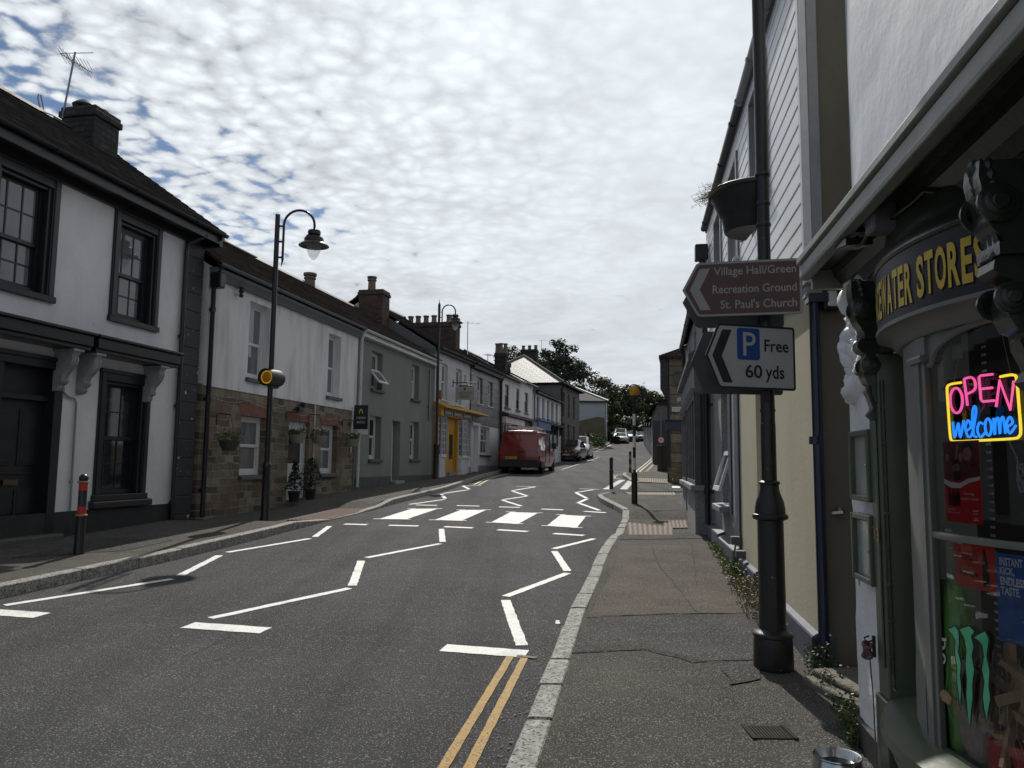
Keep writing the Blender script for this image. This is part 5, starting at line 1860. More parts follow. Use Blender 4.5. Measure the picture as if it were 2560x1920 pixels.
for k in range(4):
    y0 = 57 + k * 10.5
    x0 = 10.6 + (y0 - 57) * .152
    V_ = Fac((x0, y0), .152, 'R', 'terraced_house', ['first', 'second', 'third', 'fourth'][k] + ' dark stone house of the distant terrace on the right, counted from the corner', 'house', 'distant terrace on the right')
    zb = gz(y0)
    et = zb + 2.9
    hv = [(1 + j * 3.2, 2.1 + j * 3.2, zb + 1.7, zb + 2.7) for j in range(3)] + [(1 + j * 3.2, 2.2 + j * 3.2, zb + .3, zb + 1.3) for j in range(3)]
    V_.wall('wall', M['stone_grey'] if k % 2 else M['rough_grey'], 0, 10.4, zb - .4, et, hv, rev=.15, depth=5)
    for a, b, c, e in hv:
        V_.sash(a, b, c, e, d=-.08, pm='pane_dark', sill=(a - .05, b + .05, .06, .07))
    V_.roof(-.05, 10.45, (.2, et), (-2.5, et + 1.3), (-5.2, et), 'slate', rows=.4)
    V_.pipe([(.1, .1, et), (.1, .1, zb + .2)], 'white_gloss', r=.05)
    V_.chimney(9.6, 10.2, -2.9, -2.1, et + .9, et + 1.9, 'old_stone', pots=((.5, .3), (.5, .7)), ph=.3)
# ================================================================ the shop on the right
S = Fac((1.72, 3.85), .163, 'R', 'village_shop', 'white shop with olive bow window, lettered fascia and overhanging cornice', 'shop')


def BW(phi, r, z):                 # on the bow: phi degrees from its middle, r from its centre
    a = radians(phi)
    return S.P(-1.09 + r * sin(a), -.996 + r * cos(a), z)


def BWw(phi, r):
    a = radians(phi)
    return S.W(-1.09 + r * sin(a), -.996 + r * cos(a))


def sweep(mb, prof, p0, p1, step=2.0, mi=0):
    n = max(1, int(round(abs(p1 - p0) / step)))
    k = len(prof)
    vs = [BW(p0 + (p1 - p0) * i / n, r, z) for i in range(n + 1) for r, z in prof]
    fs = [(i * k + j, i * k + (j + 1) % k, (i + 1) * k + (j + 1) % k, (i + 1) * k + j) for i in range(n) for j in range(k)]
    fs += [tuple(range(k)), tuple(range(n * k, n * k + k))[::-1]]
    mb.add(vs, fs, mi)


def hsh(x, y, s=0):
    return math.sin(x * 12.9898 + y * 78.233 + s * 37.7) * 43758.5453 % 1.0


def vnoise(x, y, s=0):
    xi, yi = math.floor(x), math.floor(y)
    fx, fy = x - xi, y - yi
    fx, fy = fx * fx * (3 - 2 * fx), fy * fy * (3 - 2 * fy)
    a, b, c, d = hsh(xi, yi, s), hsh(xi + 1, yi, s), hsh(xi, yi + 1, s), hsh(xi + 1, yi + 1, s)
    return a + (b - a) * fx + (c - a) * fy + (a - b - c + d) * fx * fy


# walls, with the hand laid unevenness of old painted render
def lumpy(name, m, u0, u1, z0, z1, nu, nz, amp, d0=0.0, sc=3.0, seed=1):
    mb = MB()
    g = []
    for j in range(nz + 1):
        for i in range(nu + 1):
            u, z = u0 + (u1 - u0) * i / nu, z0 + (z1 - z0) * j / nz
            d = d0 + amp * (vnoise(u * sc, z * sc, seed) * .7 + vnoise(u * sc * 3, z * sc * 3, seed + 4) * .3 - .5)
            g.append(S.P(u, d, z))
    fs = [(j * (nu + 1) + i, j * (nu + 1) + i + 1, (j + 1) * (nu + 1) + i + 1, (j + 1) * (nu + 1) + i) for j in range(nz) for i in range(nu)]
    mb.add(g, fs)
    mb.quad(S.P(u1, d0 - .02, z0), S.P(u1, -5, z0), S.P(u1, -5, z1), S.P(u1, d0 - .02, z1))
    mb.quad(S.P(u1, d0 - .02, z0), S.P(u1, d0 + .0, z0), S.P(u1, d0 + .0, z1), S.P(u1, d0 - .02, z1))
    return mb.build(name, m, S.root, smooth=60, recalc=False)


lumpy('upper_wall', M['white_lumpy'], -8, -.09, 2.6, 6.2, 90, 60, .016, sc=2.2)
lumpy('lower_wall', M['white_peel'], -.37, .09, .38, 2.6, 16, 70, .02, sc=7)
mb = MB()
S.box(mb, -.36, .1, -.3, .02, .05, .38)
mb.build('plinth', M['black_wall'], S.root, bevel=.01)
rnd = random.Random(11)
mb = MB()
for i in range(30):
    t = i / 30
    c = (rnd.uniform(-.36, .0) if i % 3 else rnd.uniform(-.06, .0), rnd.uniform(-.03, .0), 1.99 + .5 * t)
    r = rnd.uniform(.055, .09)
    vs, n, k = [], 18, 13
    for a in range(k):
        for b in range(n):
            th, ph = pi * a / (k - 1), 2 * pi * b / n
            pp = abs(ph - pi)
            q = r * (1 + .45 * (vnoise(th * 1.6 + i * 7, pp * 1.4 + 3, i) - .5)) * (1 + .16 * (vnoise(th * 4 + i, pp * 3.2, i) - .5))
            vs.append(S.P(c[0] + q * sin(th) * cos(ph) * 1.15, c[1] + q * sin(th) * sin(ph) * .95, c[2] + q * cos(th) * .9))
    fs = [(a * n + b, a * n + (b + 1) % n, (a + 1) * n + (b + 1) % n, (a + 1) * n + b) for a in range(k - 1) for b in range(n)]
    mb.add(vs, fs)
mb.build('rough_quoin', M['white_peel'], S.root, smooth=50)
# cornice canopy
mb = MB()
S.prof(mb, [(0, 2.72), (.0, 2.63), (.24, 2.632), (.258, 2.636), (.258, 2.668), (.25, 2.672)], -6, .005)
S.prof(mb, [(.19, 2.63), (.19, 2.562), (.2, 2.553), (.243, 2.553), (.246, 2.57), (.244, 2.626)], -6, .0)
mb.build('cornice', M['sage_lip'], S.root, bevel=.003)
mb = MB()
S.box(mb, -6, -.005, 0, .2, 2.6, 2.628)
S.prof(mb, [(0, 2.6), (.1, 2.6), (.085, 2.56), (.05, 2.52), (.03, 2.47), (0, 2.47)], -6, -.01)
S.box(mb, -6, -.36, -.02, .02, 2.1, 2.5)
mb.build('soffit', M['olive_d'], S.root)
mb = MB()
S.box(mb, -.04, -.002, .0, .19, 2.5, 2.6)
mb.build('cornice_end', M['sage_lip'], S.root, bevel=.003)
# pilasters
for u0, u1 in ((-.51, -.37), (-2.1, -1.95)):
    mb = MB()
    S.box(mb, u0, u1, -.3, .035, .62, 2.1)
    S.box(mb, u0 - .01, u1 + .01, -.3, .05, .2, .62)
    S.box(mb, u0 + .03, u1 - .03, .035, .045, .75, 1.9)
    mb.build('pilaster', M['olive'], S.root, bevel=.005)
mb = MB()
S.box(mb, -.62, -.51, -.3, -.07, .5, 2.45)
mb.build('pilaster_return', M['olive'], S.root, bevel=.005)
mb = MB()
pts = [(-.523, .02, 1.98), (-.523, .02, 1.9), (-.527, .02, 1.2), (-.527, .02, .74), (-.56, .03, .69), (-.66, .05, .7)]
S.tube(mb, pts, .007, 6)
for k in range(8):
    S.box(mb, -.537, -.517, .012, .03, .8 + k * .15, .812 + k * .15)
mb.build('cable', M['olive_d'], S.root)
mb = MB()
for i in range(2):
    fit_text(mb, '3', lambda x, z: S.P(x, .0485, z), -.41 - i * .042, -.445 - i * .042, 1.285 - i * .006, 1.345 - i * .006, offset=.012)
mb.build('door_number', mat('brass', (.5, .34, .12), rough=.35, metal=.8), S.root)


def corbel(uc, w=.085):
    mb = MB()
    pr = [(.0, 2.43), (.17, 2.43), (.175, 2.39), (.165, 2.34), (.15, 2.3), (.155, 2.27), (.14, 2.24), (.115, 2.22), (.1, 2.19), (.115, 2.17), (.14, 2.155), (.145, 2.13), (.12, 2.11), (.085, 2.1), (.1, 2.07), (.11, 2.04), (.105, 2.0), (.085, 1.97), (.06, 1.96), (.055, 1.92), (.035, 1.885), (0, 1.87)]
    pr = [(d * (.62 if uc > -1 else .82), z) for d, z in pr]
    k_ = .045 if uc > -1 else .0
    S.prof(mb, [(d + .02, z) for d, z in pr[:-1]] + [(.0, 1.87), (0, 2.43)], uc - w / 2, uc + w / 2)
    for (d, z, r) in ((.1 - k_, 2.31, .055), (.08 - k_, 2.05, .044)):
        for sgn in (-1, 1):
            cx = uc + sgn * (w / 2)
            x0, y0, z0 = S.P(cx, d + .02, z)
            for k, q in enumerate((1, .72, .42)):
                mb.lathe([(r * q, -.0), (r * q, .01 + .007 * k), (r * q * .8, .014 + .007 * k), (.002, .014 + .007 * k)] if sgn > 0 else [(r * q, .0), (r * q, -.01 - .007 * k), (r * q * .8, -.014 - .007 * k), (.002, -.014 - .007 * k)], (x0, y0, z0), 16, axis='x')
    # acanthus leaf on the front
    rnd = random.Random(int(uc * 100))
    for row in range(6):
        for j in range(-2, 3):
            z = 2.42 - row * .028
            d = .15 - k_ - row * .005 - abs(j) * .007
            p = S.P(uc + j * .02, d, z)
            mb.ball(p, .016 + .004 * (2 - abs(j)), 8, sz=1.3)
    for k in range(5):
        S.tube(mb, [(uc - .03 + k * .015, .125 - k_ - k % 2 * .006, 2.24), (uc - .03 + k * .015, .115 - k_, 2.2), (uc - .025 + k * .012, .135 - k_, 2.16)], .008, 6)
    S.box(mb, uc - w / 2 - .02, uc + w / 2 + .02, 0, .13 - k_, 2.165, 2.2)
    S.prof(mb, [(.0, 1.88), (.06, 1.96), (.075, 1.94), (.05, 1.86), (.07, 1.83), (.03, 1.79), (0, 1.8)], uc - w * .3, uc + w * .3)
    return mb.build('corbel', M['olive_d'], S.root, smooth=35)


corbel(-.455)
corbel(-1.845, .1)
# the bow
mb = MB()
sweep(mb, [(1.115, 2.137), (1.145, 2.137), (1.145, 2.368), (1.115, 2.368)], -44, 30)
fas = mb.build('fascia', M['fascia_black'], S.root, smooth=30)
mb = MB()
vs, fs = [], []


def sgnmap(x, z):
    return BW(x, 1.1475, z)


# painted lettering follows the bow; tall narrow hand drawn capitals
words = [('CHACEWATER', 20.0, -9.6), ('STORES', -10.8, -26.6)]
for wd, a, b in words:
    wds = {'W': 1.35, 'A': 1.05, 'T': .9, 'E': .85, 'S': .85, 'R': 1.0, 'O': 1.05, 'C': .95, 'H': 1.05}
    tot = sum(wds[c] for c in wd)
    x = a
    for c in wd:
        w_ = (b - a) * wds[c] / tot
        jig = .006 * sin(x * 2.3)
        fit_text(mb, c, sgnmap, x + w_ * .07, x + w_ * .93, 2.172 + jig, 2.318 + jig, offset=.03)
        x += w_
lt = mb.build('lettering', M['gold'], fas, recalc=False)
mb = MB()
for wd, a, b in words:
    tot = sum(wds[c] for c in wd)
    x = a
    for c in wd:
        w_ = (b - a) * wds[c] / tot
        jig = .006 * sin(x * 2.3)
        fit_text(mb, c, lambda q, z: BW(q - .22, 1.1462, z - .005), x + w_ * .07, x + w_ * .93, 2.172 + jig, 2.318 + jig, offset=.03)
        x += w_
mb.build('lettering_shadow', M['soot'], fas, recalc=False)
mb = MB()
sweep(mb, [(.98, 2.068), (1.07, 2.068), (1.085, 2.08), (1.1, 2.1), (1.135, 2.118), (1.152, 2.122), (1.152, 2.1365), (.98, 2.1365)], -44, 31)
mb.build('lower_moulding', M['shop_grey'], S.root, smooth=30)
mb = MB()
sweep(mb, [(.98, 2.369), (1.148, 2.369), (1.156, 2.378), (1.15, 2.395), (1.125, 2.42), (1.11, 2.46), (1.105, 2.53), (.98, 2.53)], -44, 31)
mb.build('upper_moulding', M['olive_d'], S.root, smooth=30)
mb = MB()
sweep(mb, [(.85, .575), (1.175, .575), (1.19, .6), (1.18, .63), (1.11, .652), (1.075, .66), (.85, .668)], -45, 32)
sweep(mb, [(.85, .47), (1.13, .47), (1.15, .52), (1.12, .573), (.85, .573)], -44, 31)
mb.build('sill', M['olive'], S.root, smooth=35)
mb = MB()
sweep(mb, [(.85, .1), (1.085, .1), (1.085, .469), (.85, .469)], -44, 31)
mb.build('stall_riser', M['shop_grey'], S.root, smooth=30)
wf = MB()
sweep(wf, [(1.05, .66), (1.066, .66), (1.066, 2.067), (1.05, 2.067)], -4.2, 1.9, 1.5)
sweep(wf, [(1.05, .66), (1.074, .66), (1.074, 1.985), (1.05, 1.985)], -2.2, -.2, 1.5)
sweep(wf, [(1.05, .66), (1.07, .66), (1.07, 1.985), (1.05, 1.985)], -4.2, -3.3, 1)
sweep(wf, [(1.0, 1.975), (1.083, 1.975), (1.088, 1.99), (1.083, 2.0), (1.0, 2.0)], -4.5, 2.2, 1.5)
sweep(wf, [(1.0, .9), (1.058, .9), (1.058, 1.9), (1.06, 1.95), (1.06, 2.067), (1.0, 2.067)], 2.6, 12.5, 1.5)
sweep(wf, [(1.0, .66), (1.062, .66), (1.062, .8), (1.058, .9), (1.0, .9)], 3.5, 13.0, 1.5)
sweep(wf, [(1.046, 1.361), (1.066, 1.361), (1.069, 1.371), (1.066, 1.383), (1.046, 1.383)], -4.2, -44, 2)
sweep(wf, [(1.0, .66), (1.06, .66), (1.06, 2.067), (1.0, 2.067)], -41, -45, 1.5)
sweep(wf, [(1.0, .66), (1.06, .66), (1.06, 2.067), (1.0, 2.067)], 27, 32, 1.5)
# arched head of the near light
n = 30
for i in range(n):
    p0, p1 = -4.2 - 39.5 * i / n, -4.2 - 39.5 * (i + 1) / n
    z = [1.96 + .105 * sqrt(max(0, 1 - ((p + 24) / 18.4) ** 2)) if p > -24 else 2.065 for p in (p0, p1)]
    P8 = [BW(p0, 1.047, z[0]), BW(p1, 1.047, z[1]), BW(p1, 1.055, z[1]), BW(p0, 1.055, z[0]), BW(p0, 1.047, 2.072), BW(p1, 1.047, 2.072), BW(p1, 1.055, 2.072), BW(p0, 1.055, 2.072)]
    wf.hexa(P8)
    rim = [BW(p0, 1.055, z[0] - .008), BW(p1, 1.055, z[1] - .008), BW(p1, 1.063, z[1] - .004), BW(p0, 1.063, z[0] - .004), BW(p0, 1.055, z[0] + .012), BW(p1, 1.055, z[1] + .012), BW(p1, 1.063, z[1] + .01), BW(p0, 1.063, z[0] + .01)]
    wf.hexa(rim)
win = wf.build('window', M['shop_grey'], S.root, smooth=32)
mb = MB()
for a, b in ((-3, -44), (2, 31)):
    k = 14
    for i in range(k):
        p0, p1 = a + (b - a) * i / k, a + (b - a) * (i + 1) / k
        mb.quad(BW(p0, 1.045, .655), BW(p1, 1.045, .655), BW(p1, 1.045, 2.07), BW(p0, 1.045, 2.07))
mb.build('pane', glass_mat('shop_glass', clear=.93), win, smooth=60, recalc=False)
# room behind the glass
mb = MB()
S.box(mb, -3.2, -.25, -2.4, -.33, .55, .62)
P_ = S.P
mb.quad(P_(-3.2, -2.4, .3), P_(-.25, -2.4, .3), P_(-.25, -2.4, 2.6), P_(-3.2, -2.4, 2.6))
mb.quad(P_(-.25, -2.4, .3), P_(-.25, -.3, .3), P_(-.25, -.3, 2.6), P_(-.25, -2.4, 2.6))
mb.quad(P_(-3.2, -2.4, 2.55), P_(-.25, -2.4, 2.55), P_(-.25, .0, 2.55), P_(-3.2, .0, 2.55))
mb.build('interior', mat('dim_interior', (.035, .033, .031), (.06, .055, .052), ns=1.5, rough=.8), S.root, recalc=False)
mb = MB()
sweep(mb, [(.6, .64), (1.0, .64), (1.0, .664), (.6, .664)], -44, 31)
mb.build('display_shelf', mat('display_shelf', (.25, .25, .24), (.3, .3, .29), ns=4, rough=.6), S.root)
mb = MB()
x, y, z = BW(-12.8, .72, .66)
mb.tube([(x, y, z), (x, y, 2.5)], .022, 12)
for ph, r in ((-7.3, .9),):
    for k in range(48):
        zz = .7 + k * .028
        mb.hexa([BW(ph, r, zz), BW(ph - 1.4, r, zz), BW(ph - 1.4, r - .004, zz), BW(ph, r - .004, zz), BW(ph, r, zz + .008), BW(ph - 1.4, r, zz + .008), BW(ph - 1.4, r - .004, zz + .008), BW(ph, r - .004, zz + .008)])
mb.build('shelf_upright', mat('pale_upright', (.5, .5, .54), rough=.5), S.root)
# things fixed under the cornice
fl = thing('floodlight', 'small black floodlight tilted under the shop cornice, left end', 'floodlight', (*S.W(-.72, .17), 2.555), S.rz())
mb = MB()
mb.hexa([(-.09, -.05, -.045), (.09, -.05, -.015), (.09, .055, -.015), (-.09, .055, -.045), (-.09, -.05, -.015), (.09, -.05, .015), (.09, .055, .015), (-.09, .055, -.015)])
mb.tube([(0, -.06, 0), (0, -.06, .04), (0, .06, .04), (0, .06, 0)], .006, 6)
mb.build('lamp_housing', M['black_metal'], fl, bevel=.006)
mb = MB()
mb.hexa([(-.08, -.04, -.047), (.08, -.04, -.02), (.08, .045, -.02), (-.08, .045, -.047), (-.08, -.04, -.044), (.08, -.04, -.017), (.08, .045, -.017), (-.08, .045, -.044)])
mb.build('lens', M['lampglass'], fl)
jb = thing('junction_box', 'grey junction box with two conduits under the shop cornice', 'junction box', (*S.W(-1.0, .145), 2.56), S.rz())
mb = MB()
mb.box(-.06, .05, -.045, .045, -.06, .06)
mb.build('case', M['grey_paint'], jb, bevel=.008)
mb = MB()
mb.tube([(-.05, .02, .03), (-.2, .02, .035), (-2.5, .0, .035)], .011, 8)
mb.tube([(-.05, -.02, -.02), (-.2, -.05, -.01), (-.3, -.06, .0), (-.36, -.08, -.03)], .011, 8)
mb.tube([(.04, .01, .0), (.12, .03, -.06), (.22, .03, -.05), (.25, .02, 0)], .008, 6)
mb.build('conduit', M['olive_d'], jb, smooth=50)


def case(u0, u1, z0, z1, label, pc):
    t = thing('notice_case', label, 'notice case', (*S.W((u0 + u1) / 2, .01), z0), S.rz(), 'notice cases on the white wall')
    w, h = (u1 - u0) / 2, z1 - z0
    mb = MB()
    f = .028
    mb.box(-w, w, 0, .02, 0, h)
    mb.box(-w, -w + f, .02, .05, 0, h)
    mb.box(w - f, w, .02, .05, 0, h)
    mb.box(-w + f, w - f, .02, .049, 0, f)
    mb.box(-w + f, w - f, .02, .049, h - f, h)
    mb.build('case', M['olive'], t, bevel=.005)
    mb = MB()
    mb.box(-w + f, w - f, .021, .026, f, h - f)
    mb.build('paper', pc, t)
    mb = MB()
    mb.ball((-w + f * .5, .054, h * .5), .007, 8)
    mb.build('latch', M['steel'], t)


case(-.4, -.09, 1.445, 1.772, 'upper of two olive glass fronted notice cases on the white wall', mat('pale_notice', (.3, .31, .29), (.36, .37, .35), ns=7, rough=.25, spec=.7))
case(-.395, -.085, 1.075, 1.385, 'lower olive notice case on the white wall, beside the brass number', mat('blotchy_notice', (.2, .26, .26), (.42, .42, .39), ns=9, rough=.2, spec=.7))
lk = thing('rope_hook', 'hook with coiled pink rope on the olive pilaster', 'hook', (*S.W(-.37, .05), .8), S.rz())
mb = MB()
mb.box(-.01, .01, -.005, .006, -.03, .06)
mb.tube([(0, .006, .04), (0, .035, .03), (0, .04, .05), (0, .02, .06)], .004, 6)
mb.build('hook', mat('rust', (.06, .035, .025), rough=.8), lk)
mb = MB()
for k in range(5):
    mb.tube([(.016 * cos(a + k), .03 + .016 * sin(a), .02 - .012 * k + .012 * cos(a)) for a in [2 * pi * j / 10 for j in range(10)]], .007, 6, closed=True)
mb.tube([(0, .02, -.03), (.005, .01, -.2), (0, .008, -.48)], .003, 6)
mb.build('rope', mat('pink_rope', (.22, .13, .12), (.15, .09, .085), ns=40, rough=.9), lk)


# ---- things in the window
def panel(phi0, phi1, z0, z1, r):
    a, b = BWw(phi0, r), BWw(phi1, r)
    W_ = hypot(b[0] - a[0], b[1] - a[1])
    rz = atan2(b[1] - a[1], b[0] - a[0])      # local x runs to the right as seen from the street, y points into the shop
    return a, W_, z1 - z0, rz


a, Wn, Hn, rzn = panel(-6.9, -25.2, 1.692, 1.893, 1.02)
neon = thing('neon_sign', 'glowing pink, blue and yellow open sign hung in the shop window', 'neon sign', (a[0], a[1], 1.692), rzn)


def nz(X, Y):
    fx = (X - 660) / 400
    top, bot = 1015 - 25 * fx, 1300 + 18 * fx
    return (fx * Wn, 0, (bot - Y) / (bot - top) * Hn)


def glow(name, c, e):
    m = mat(name, c, emit=e, rough=.4)
    return m


pink, ylw, blu = glow('neon_pink', (.9, .12, .38), .85), glow('neon_yellow', (.95, .72, .04), .95), glow('neon_blue', (.02, .27, .95), .95)


def curve(pts, n=6):
    out = []
    P = [pts[0]] + list(pts) + [pts[-1]]
    for i in range(1, len(P) - 2):
        for k in range(n):
            t = k / n
            out.append(tuple(.5 * (2 * P[i][j] + (P[i + 1][j] - P[i - 1][j]) * t + (2 * P[i - 1][j] - 5 * P[i][j] + 4 * P[i + 1][j] - P[i + 2][j]) * t * t + (3 * P[i][j] - P[i - 1][j] - 3 * P[i + 1][j] + P[i + 2][j]) * t ** 3) for j in range(2)))
    out.append(tuple(pts[-1]))
    return out


mb = MB()
R_ = .0042
ell = [(718 + 37 * cos(t), 1102 + 62 * sin(t)) for t in [2 * pi * k / 24 for k in range(24)]]
mb.tube([nz(*p) for p in ell], R_, 8, closed=True)
for st in ([(783, 1132), (771, 1000)], ):
    mb.tube([nz(*p) for p in st], R_, 8)
mb.tube([nz(*p) for p in curve([(771, 998), (812, 993), (832, 1015), (828, 1055), (782, 1075)])], R_, 8)
mb.tube([nz(*p) for p in [(932, 986), (866, 988), (856, 995), (861, 1108), (870, 1118), (932, 1118)]], R_, 8)
mb.tube([nz(*p) for p in [(862, 1055), (926, 1053)]], R_, 8)
mb.tube([nz(*p) for p in [(941, 1150), (966, 1020), (1012, 1170), (1038, 1028)]], R_, 8)
mb.build('open_lettering', pink, neon, smooth=60)
mb = MB()
mb.tube([nz(*p) for p in curve([(752, 1015), (700, 1018), (672, 1026), (664, 1050), (666, 1160), (670, 1270), (680, 1297), (710, 1303), (880, 1310), (1020, 1314), (1048, 1305), (1058, 1275), (1056, 1150), (1052, 1020), (1040, 1000), (1015, 997), (970, 1002)], 5)], R_, 8)
mb.build('border', ylw, neon, smooth=60)
mb = MB()
for st in ([(691, 1205), (697, 1282), (724, 1215), (731, 1284), (757, 1202)],
           [(765, 1258), (796, 1238), (783, 1205), (764, 1238), (778, 1285), (803, 1268), (830, 1165), (821, 1138), (808, 1185), (810, 1275), (826, 1290)],
           [(865, 1228), (845, 1222), (832, 1258), (848, 1292), (874, 1272)],
           [(893 + 17 * cos(t), 1246 + 42 * sin(t)) for t in [2 * pi * k / 8 - 1.5 for k in range(9)]],
           [(924, 1204), (926, 1286), (932, 1225), (948, 1208), (953, 1284), (959, 1225), (974, 1206), (981, 1286)],
           [(990, 1255), (1020, 1236), (1008, 1206), (990, 1238), (1003, 1286), (1036, 1250)]):
    mb.tube([nz(*p) for p in curve(st)], R_ * .92, 8)
mb.build('welcome_lettering', blu, neon, smooth=60)
mb = MB()
mb.box(-.006, Wn + .012, .006, .009, -.006, Hn + .012)
mb.build('backing', glass_mat('clear_acrylic', clear=.9), neon, bevel=.004)
mb = MB()
for p in ((.035, .0), (.29, .004)):
    mb.tube([(p[0], .004, Hn + .004), (p[0] + (.03 if p[0] < .1 else -.05), .02, Hn + .16)], .0013, 5)
mb.tube([(Wn * .8, .01, 0), (Wn * .82, .03, -.06), (Wn * .8, .04, -.16)], .002, 5)
for k in range(6):
    mb.tube([(Wn * .82 + .016 * cos(t + k) * (1 + .2 * k % 3), .04 + .004 * k, -.12 + .045 * sin(t)) for t in [2 * pi * j / 12 for j in range(12)]], .0018, 5, closed=True)
mb.build('cable', M['grey_light'], neon)


def sheet_poster(name, label, phi0, phi1, z0, z1, r, m, cat='poster'):
    a, W_, H_, rz = panel(phi0, phi1, z0, z1, r)
    t = thing(name, label, cat, (a[0], a[1], z0), rz, 'posters in the shop window')
    mb = MB()
    mb.box(0, W_, 0, .0012, 0, H_)
    mb.build('sheet', m, t)
    return t, W_, H_


def art(t, name, m, polys, W_, H_, lay=1):
    mb = MB()
    for p in polys:
        mb.add([(x * W_, -.0006 * lay, y * H_) for x, y in p], [tuple(range(len(p)))])
    return mb.build(name, m, t, recalc=False)


def words_on(t, name, m, items, W_, H_, lay=2):
    mb = MB()
    for (s_, x0, x1, z0, z1, k) in items:
        fit_text(mb, s_, lambda x, z: (x * W_, -.0006 * lay, z * H_), x0, x1, z0, z1, **k)
    return mb.build(name, m, t, recalc=False)


red = mat('poster_red', (.55, .025, .028), rough=.35)
inkw, inkb = mat('white_ink', (.65, .65, .64), rough=.5), mat('black_ink', (.015, .012, .012), rough=.5)
t, w_, h_ = sheet_poster('poster', 'tall red drinks poster with a crowd photo, under the neon sign', -6.4, -17.0, 1.421, 1.692, 1.036, red)
art(t, 'crowd_picture', mat('crowd_photo', (.05, .012, .012), (.22, .06, .05), ns=60, rough=.4, lo=.3, hi=.7), [[(0, .5), (1, .56), (1, .995), (0, .995)]], w_, h_)
skin = mat('poster_skin', (.36, .2, .14), (.26, .13, .09), ns=50, rough=.5)
el = lambda cx, cy, rx, ry, n=14: [(cx + rx * cos(2 * pi * k / n), cy + ry * sin(2 * pi * k / n)) for k in range(n)]
art(t, 'faces', skin, [el(.68, .84, .12, .09), el(.36, .68, .1, .07), el(.5, .8, .06, .06), el(.12, .8, .05, .05), [(.3, .6), (.36, .6), (.45, .95), (.4, .97)]], w_, h_, 2)
art(t, 'hair', mat('poster_hair', (.02, .012, .01), rough=.6), [[(.55, .86), (.58, .96), (.72, .985), (.82, .95), (.82, .86), (.74, .92), (.62, .91)], [(.26, .68), (.28, .77), (.4, .78), (.47, .7), (.38, .73)], [(.3, .5), (.5, .52), (.46, .63), (.3, .62)]], w_, h_, 3)
art(t, 'swoosh', inkw, [[(0, .47), (.2, .42), (.45, .42), (.7, .49), (1, .53), (1, .57), (.7, .54), (.45, .48), (.2, .49), (0, .53)]], w_, h_, 3)
btl = lambda x, y, s: [(x - .05 * s, y), (x + .05 * s, y), (x + .055 * s, y + .12 * s), (x + .02 * s, y + .19 * s), (x + .018 * s, y + .25 * s), (x - .018 * s, y + .25 * s), (x - .02 * s, y + .19 * s), (x - .055 * s, y + .12 * s)]
art(t, 'bottles', mat('poster_cola', (.03, .006, .004), (.08, .01, .008), ns=80, rough=.3), [btl(.14, .2, 1), btl(.26, .19, 1.15), btl(.38, .2, 1)], w_, h_, 2)
words_on(t, 'lettering', inkw, [('Get big', .56, .82, .335, .375, {}), ('match ready.', .46, .95, .275, .315, {}), ('Time to refresh.', .07, .3, .145, .165, {}), ('Time for a Coca-Cola', .07, .42, .11, .13, {}), ('Coca-Cola', .62, .84, .5, .545, dict(shear=.3)), ('Coca-Cola', .79, .91, .115, .14, dict(shear=.3)), ('2026', .8, .9, .06, .08, {})], w_, h_, 4)
art(t, 'logo_box', inkw, [[(.77, .04), (.93, .05), (.93, .06), (.77, .05)], [(.77, .15), (.93, .16), (.93, .17), (.77, .16)]], w_, h_, 4)
t, w_, h_ = sheet_poster('poster', 'small orange red bottle poster under the window rail', -8.9, -19.3, 1.216, 1.36, 1.036, mat('poster_orange_red', (.62, .055, .03), rough=.35))
art(t, 'bottle', inkb, [[(.7, .08), (.84, .1), (.86, .35), (.82, .45), (.84, .6), (.79, .75), (.78, .9), (.73, .9), (.72, .75), (.68, .6), (.7, .45), (.68, .35)]], w_, h_)
words_on(t, 'lettering', inkb, [('Coca-Cola', .07, .58, .6, .82, dict(shear=.35)), ('ZERO SUGAR', .12, .52, .46, .53, {}), ('Sold here', .1, .58, .24, .4, dict(offset=.02))], w_, h_)
t, w_, h_ = sheet_poster('poster', 'blue poster with tall white capitals, right of the bottle poster', -19.4, -33, 1.075, 1.342, 1.036, mat('poster_blue', (.018, .07, .26), (.03, .15, .45), ns=14, rough=.4))
words_on(t, 'lettering', inkw, [('INSTANT', .06, .38, .86, .955, dict(offset=.03)), ('KICK,', .06, .26, .75, .845, dict(offset=.03)), ('ENDLESS', .06, .4, .64, .735, dict(offset=.03)), ('TASTE.', .06, .33, .53, .625, dict(offset=.03)), ('ZO', .4, .66, .2, .32, dict(offset=.03)), ('18+  contains nicotine', .12, .5, .035, .05, {}), ('this product is for adults', .12, .5, .02, .03, {})], w_, h_)
ring = [(.62 + .26 * cos(2 * pi * k / 28), .27 + .24 * sin(2 * pi * k / 28)) for k in range(28)]
ring2 = [(.62 + .235 * cos(2 * pi * k / 28), .27 + .215 * sin(2 * pi * k / 28)) for k in range(28)]
art(t, 'tin_outline', mat('poster_deep_blue', (.01, .03, .11), rough=.4), [[ring[k], ring[(k + 1) % 28], ring2[(k + 1) % 28], ring2[k]] for k in range(28)], w_, h_)
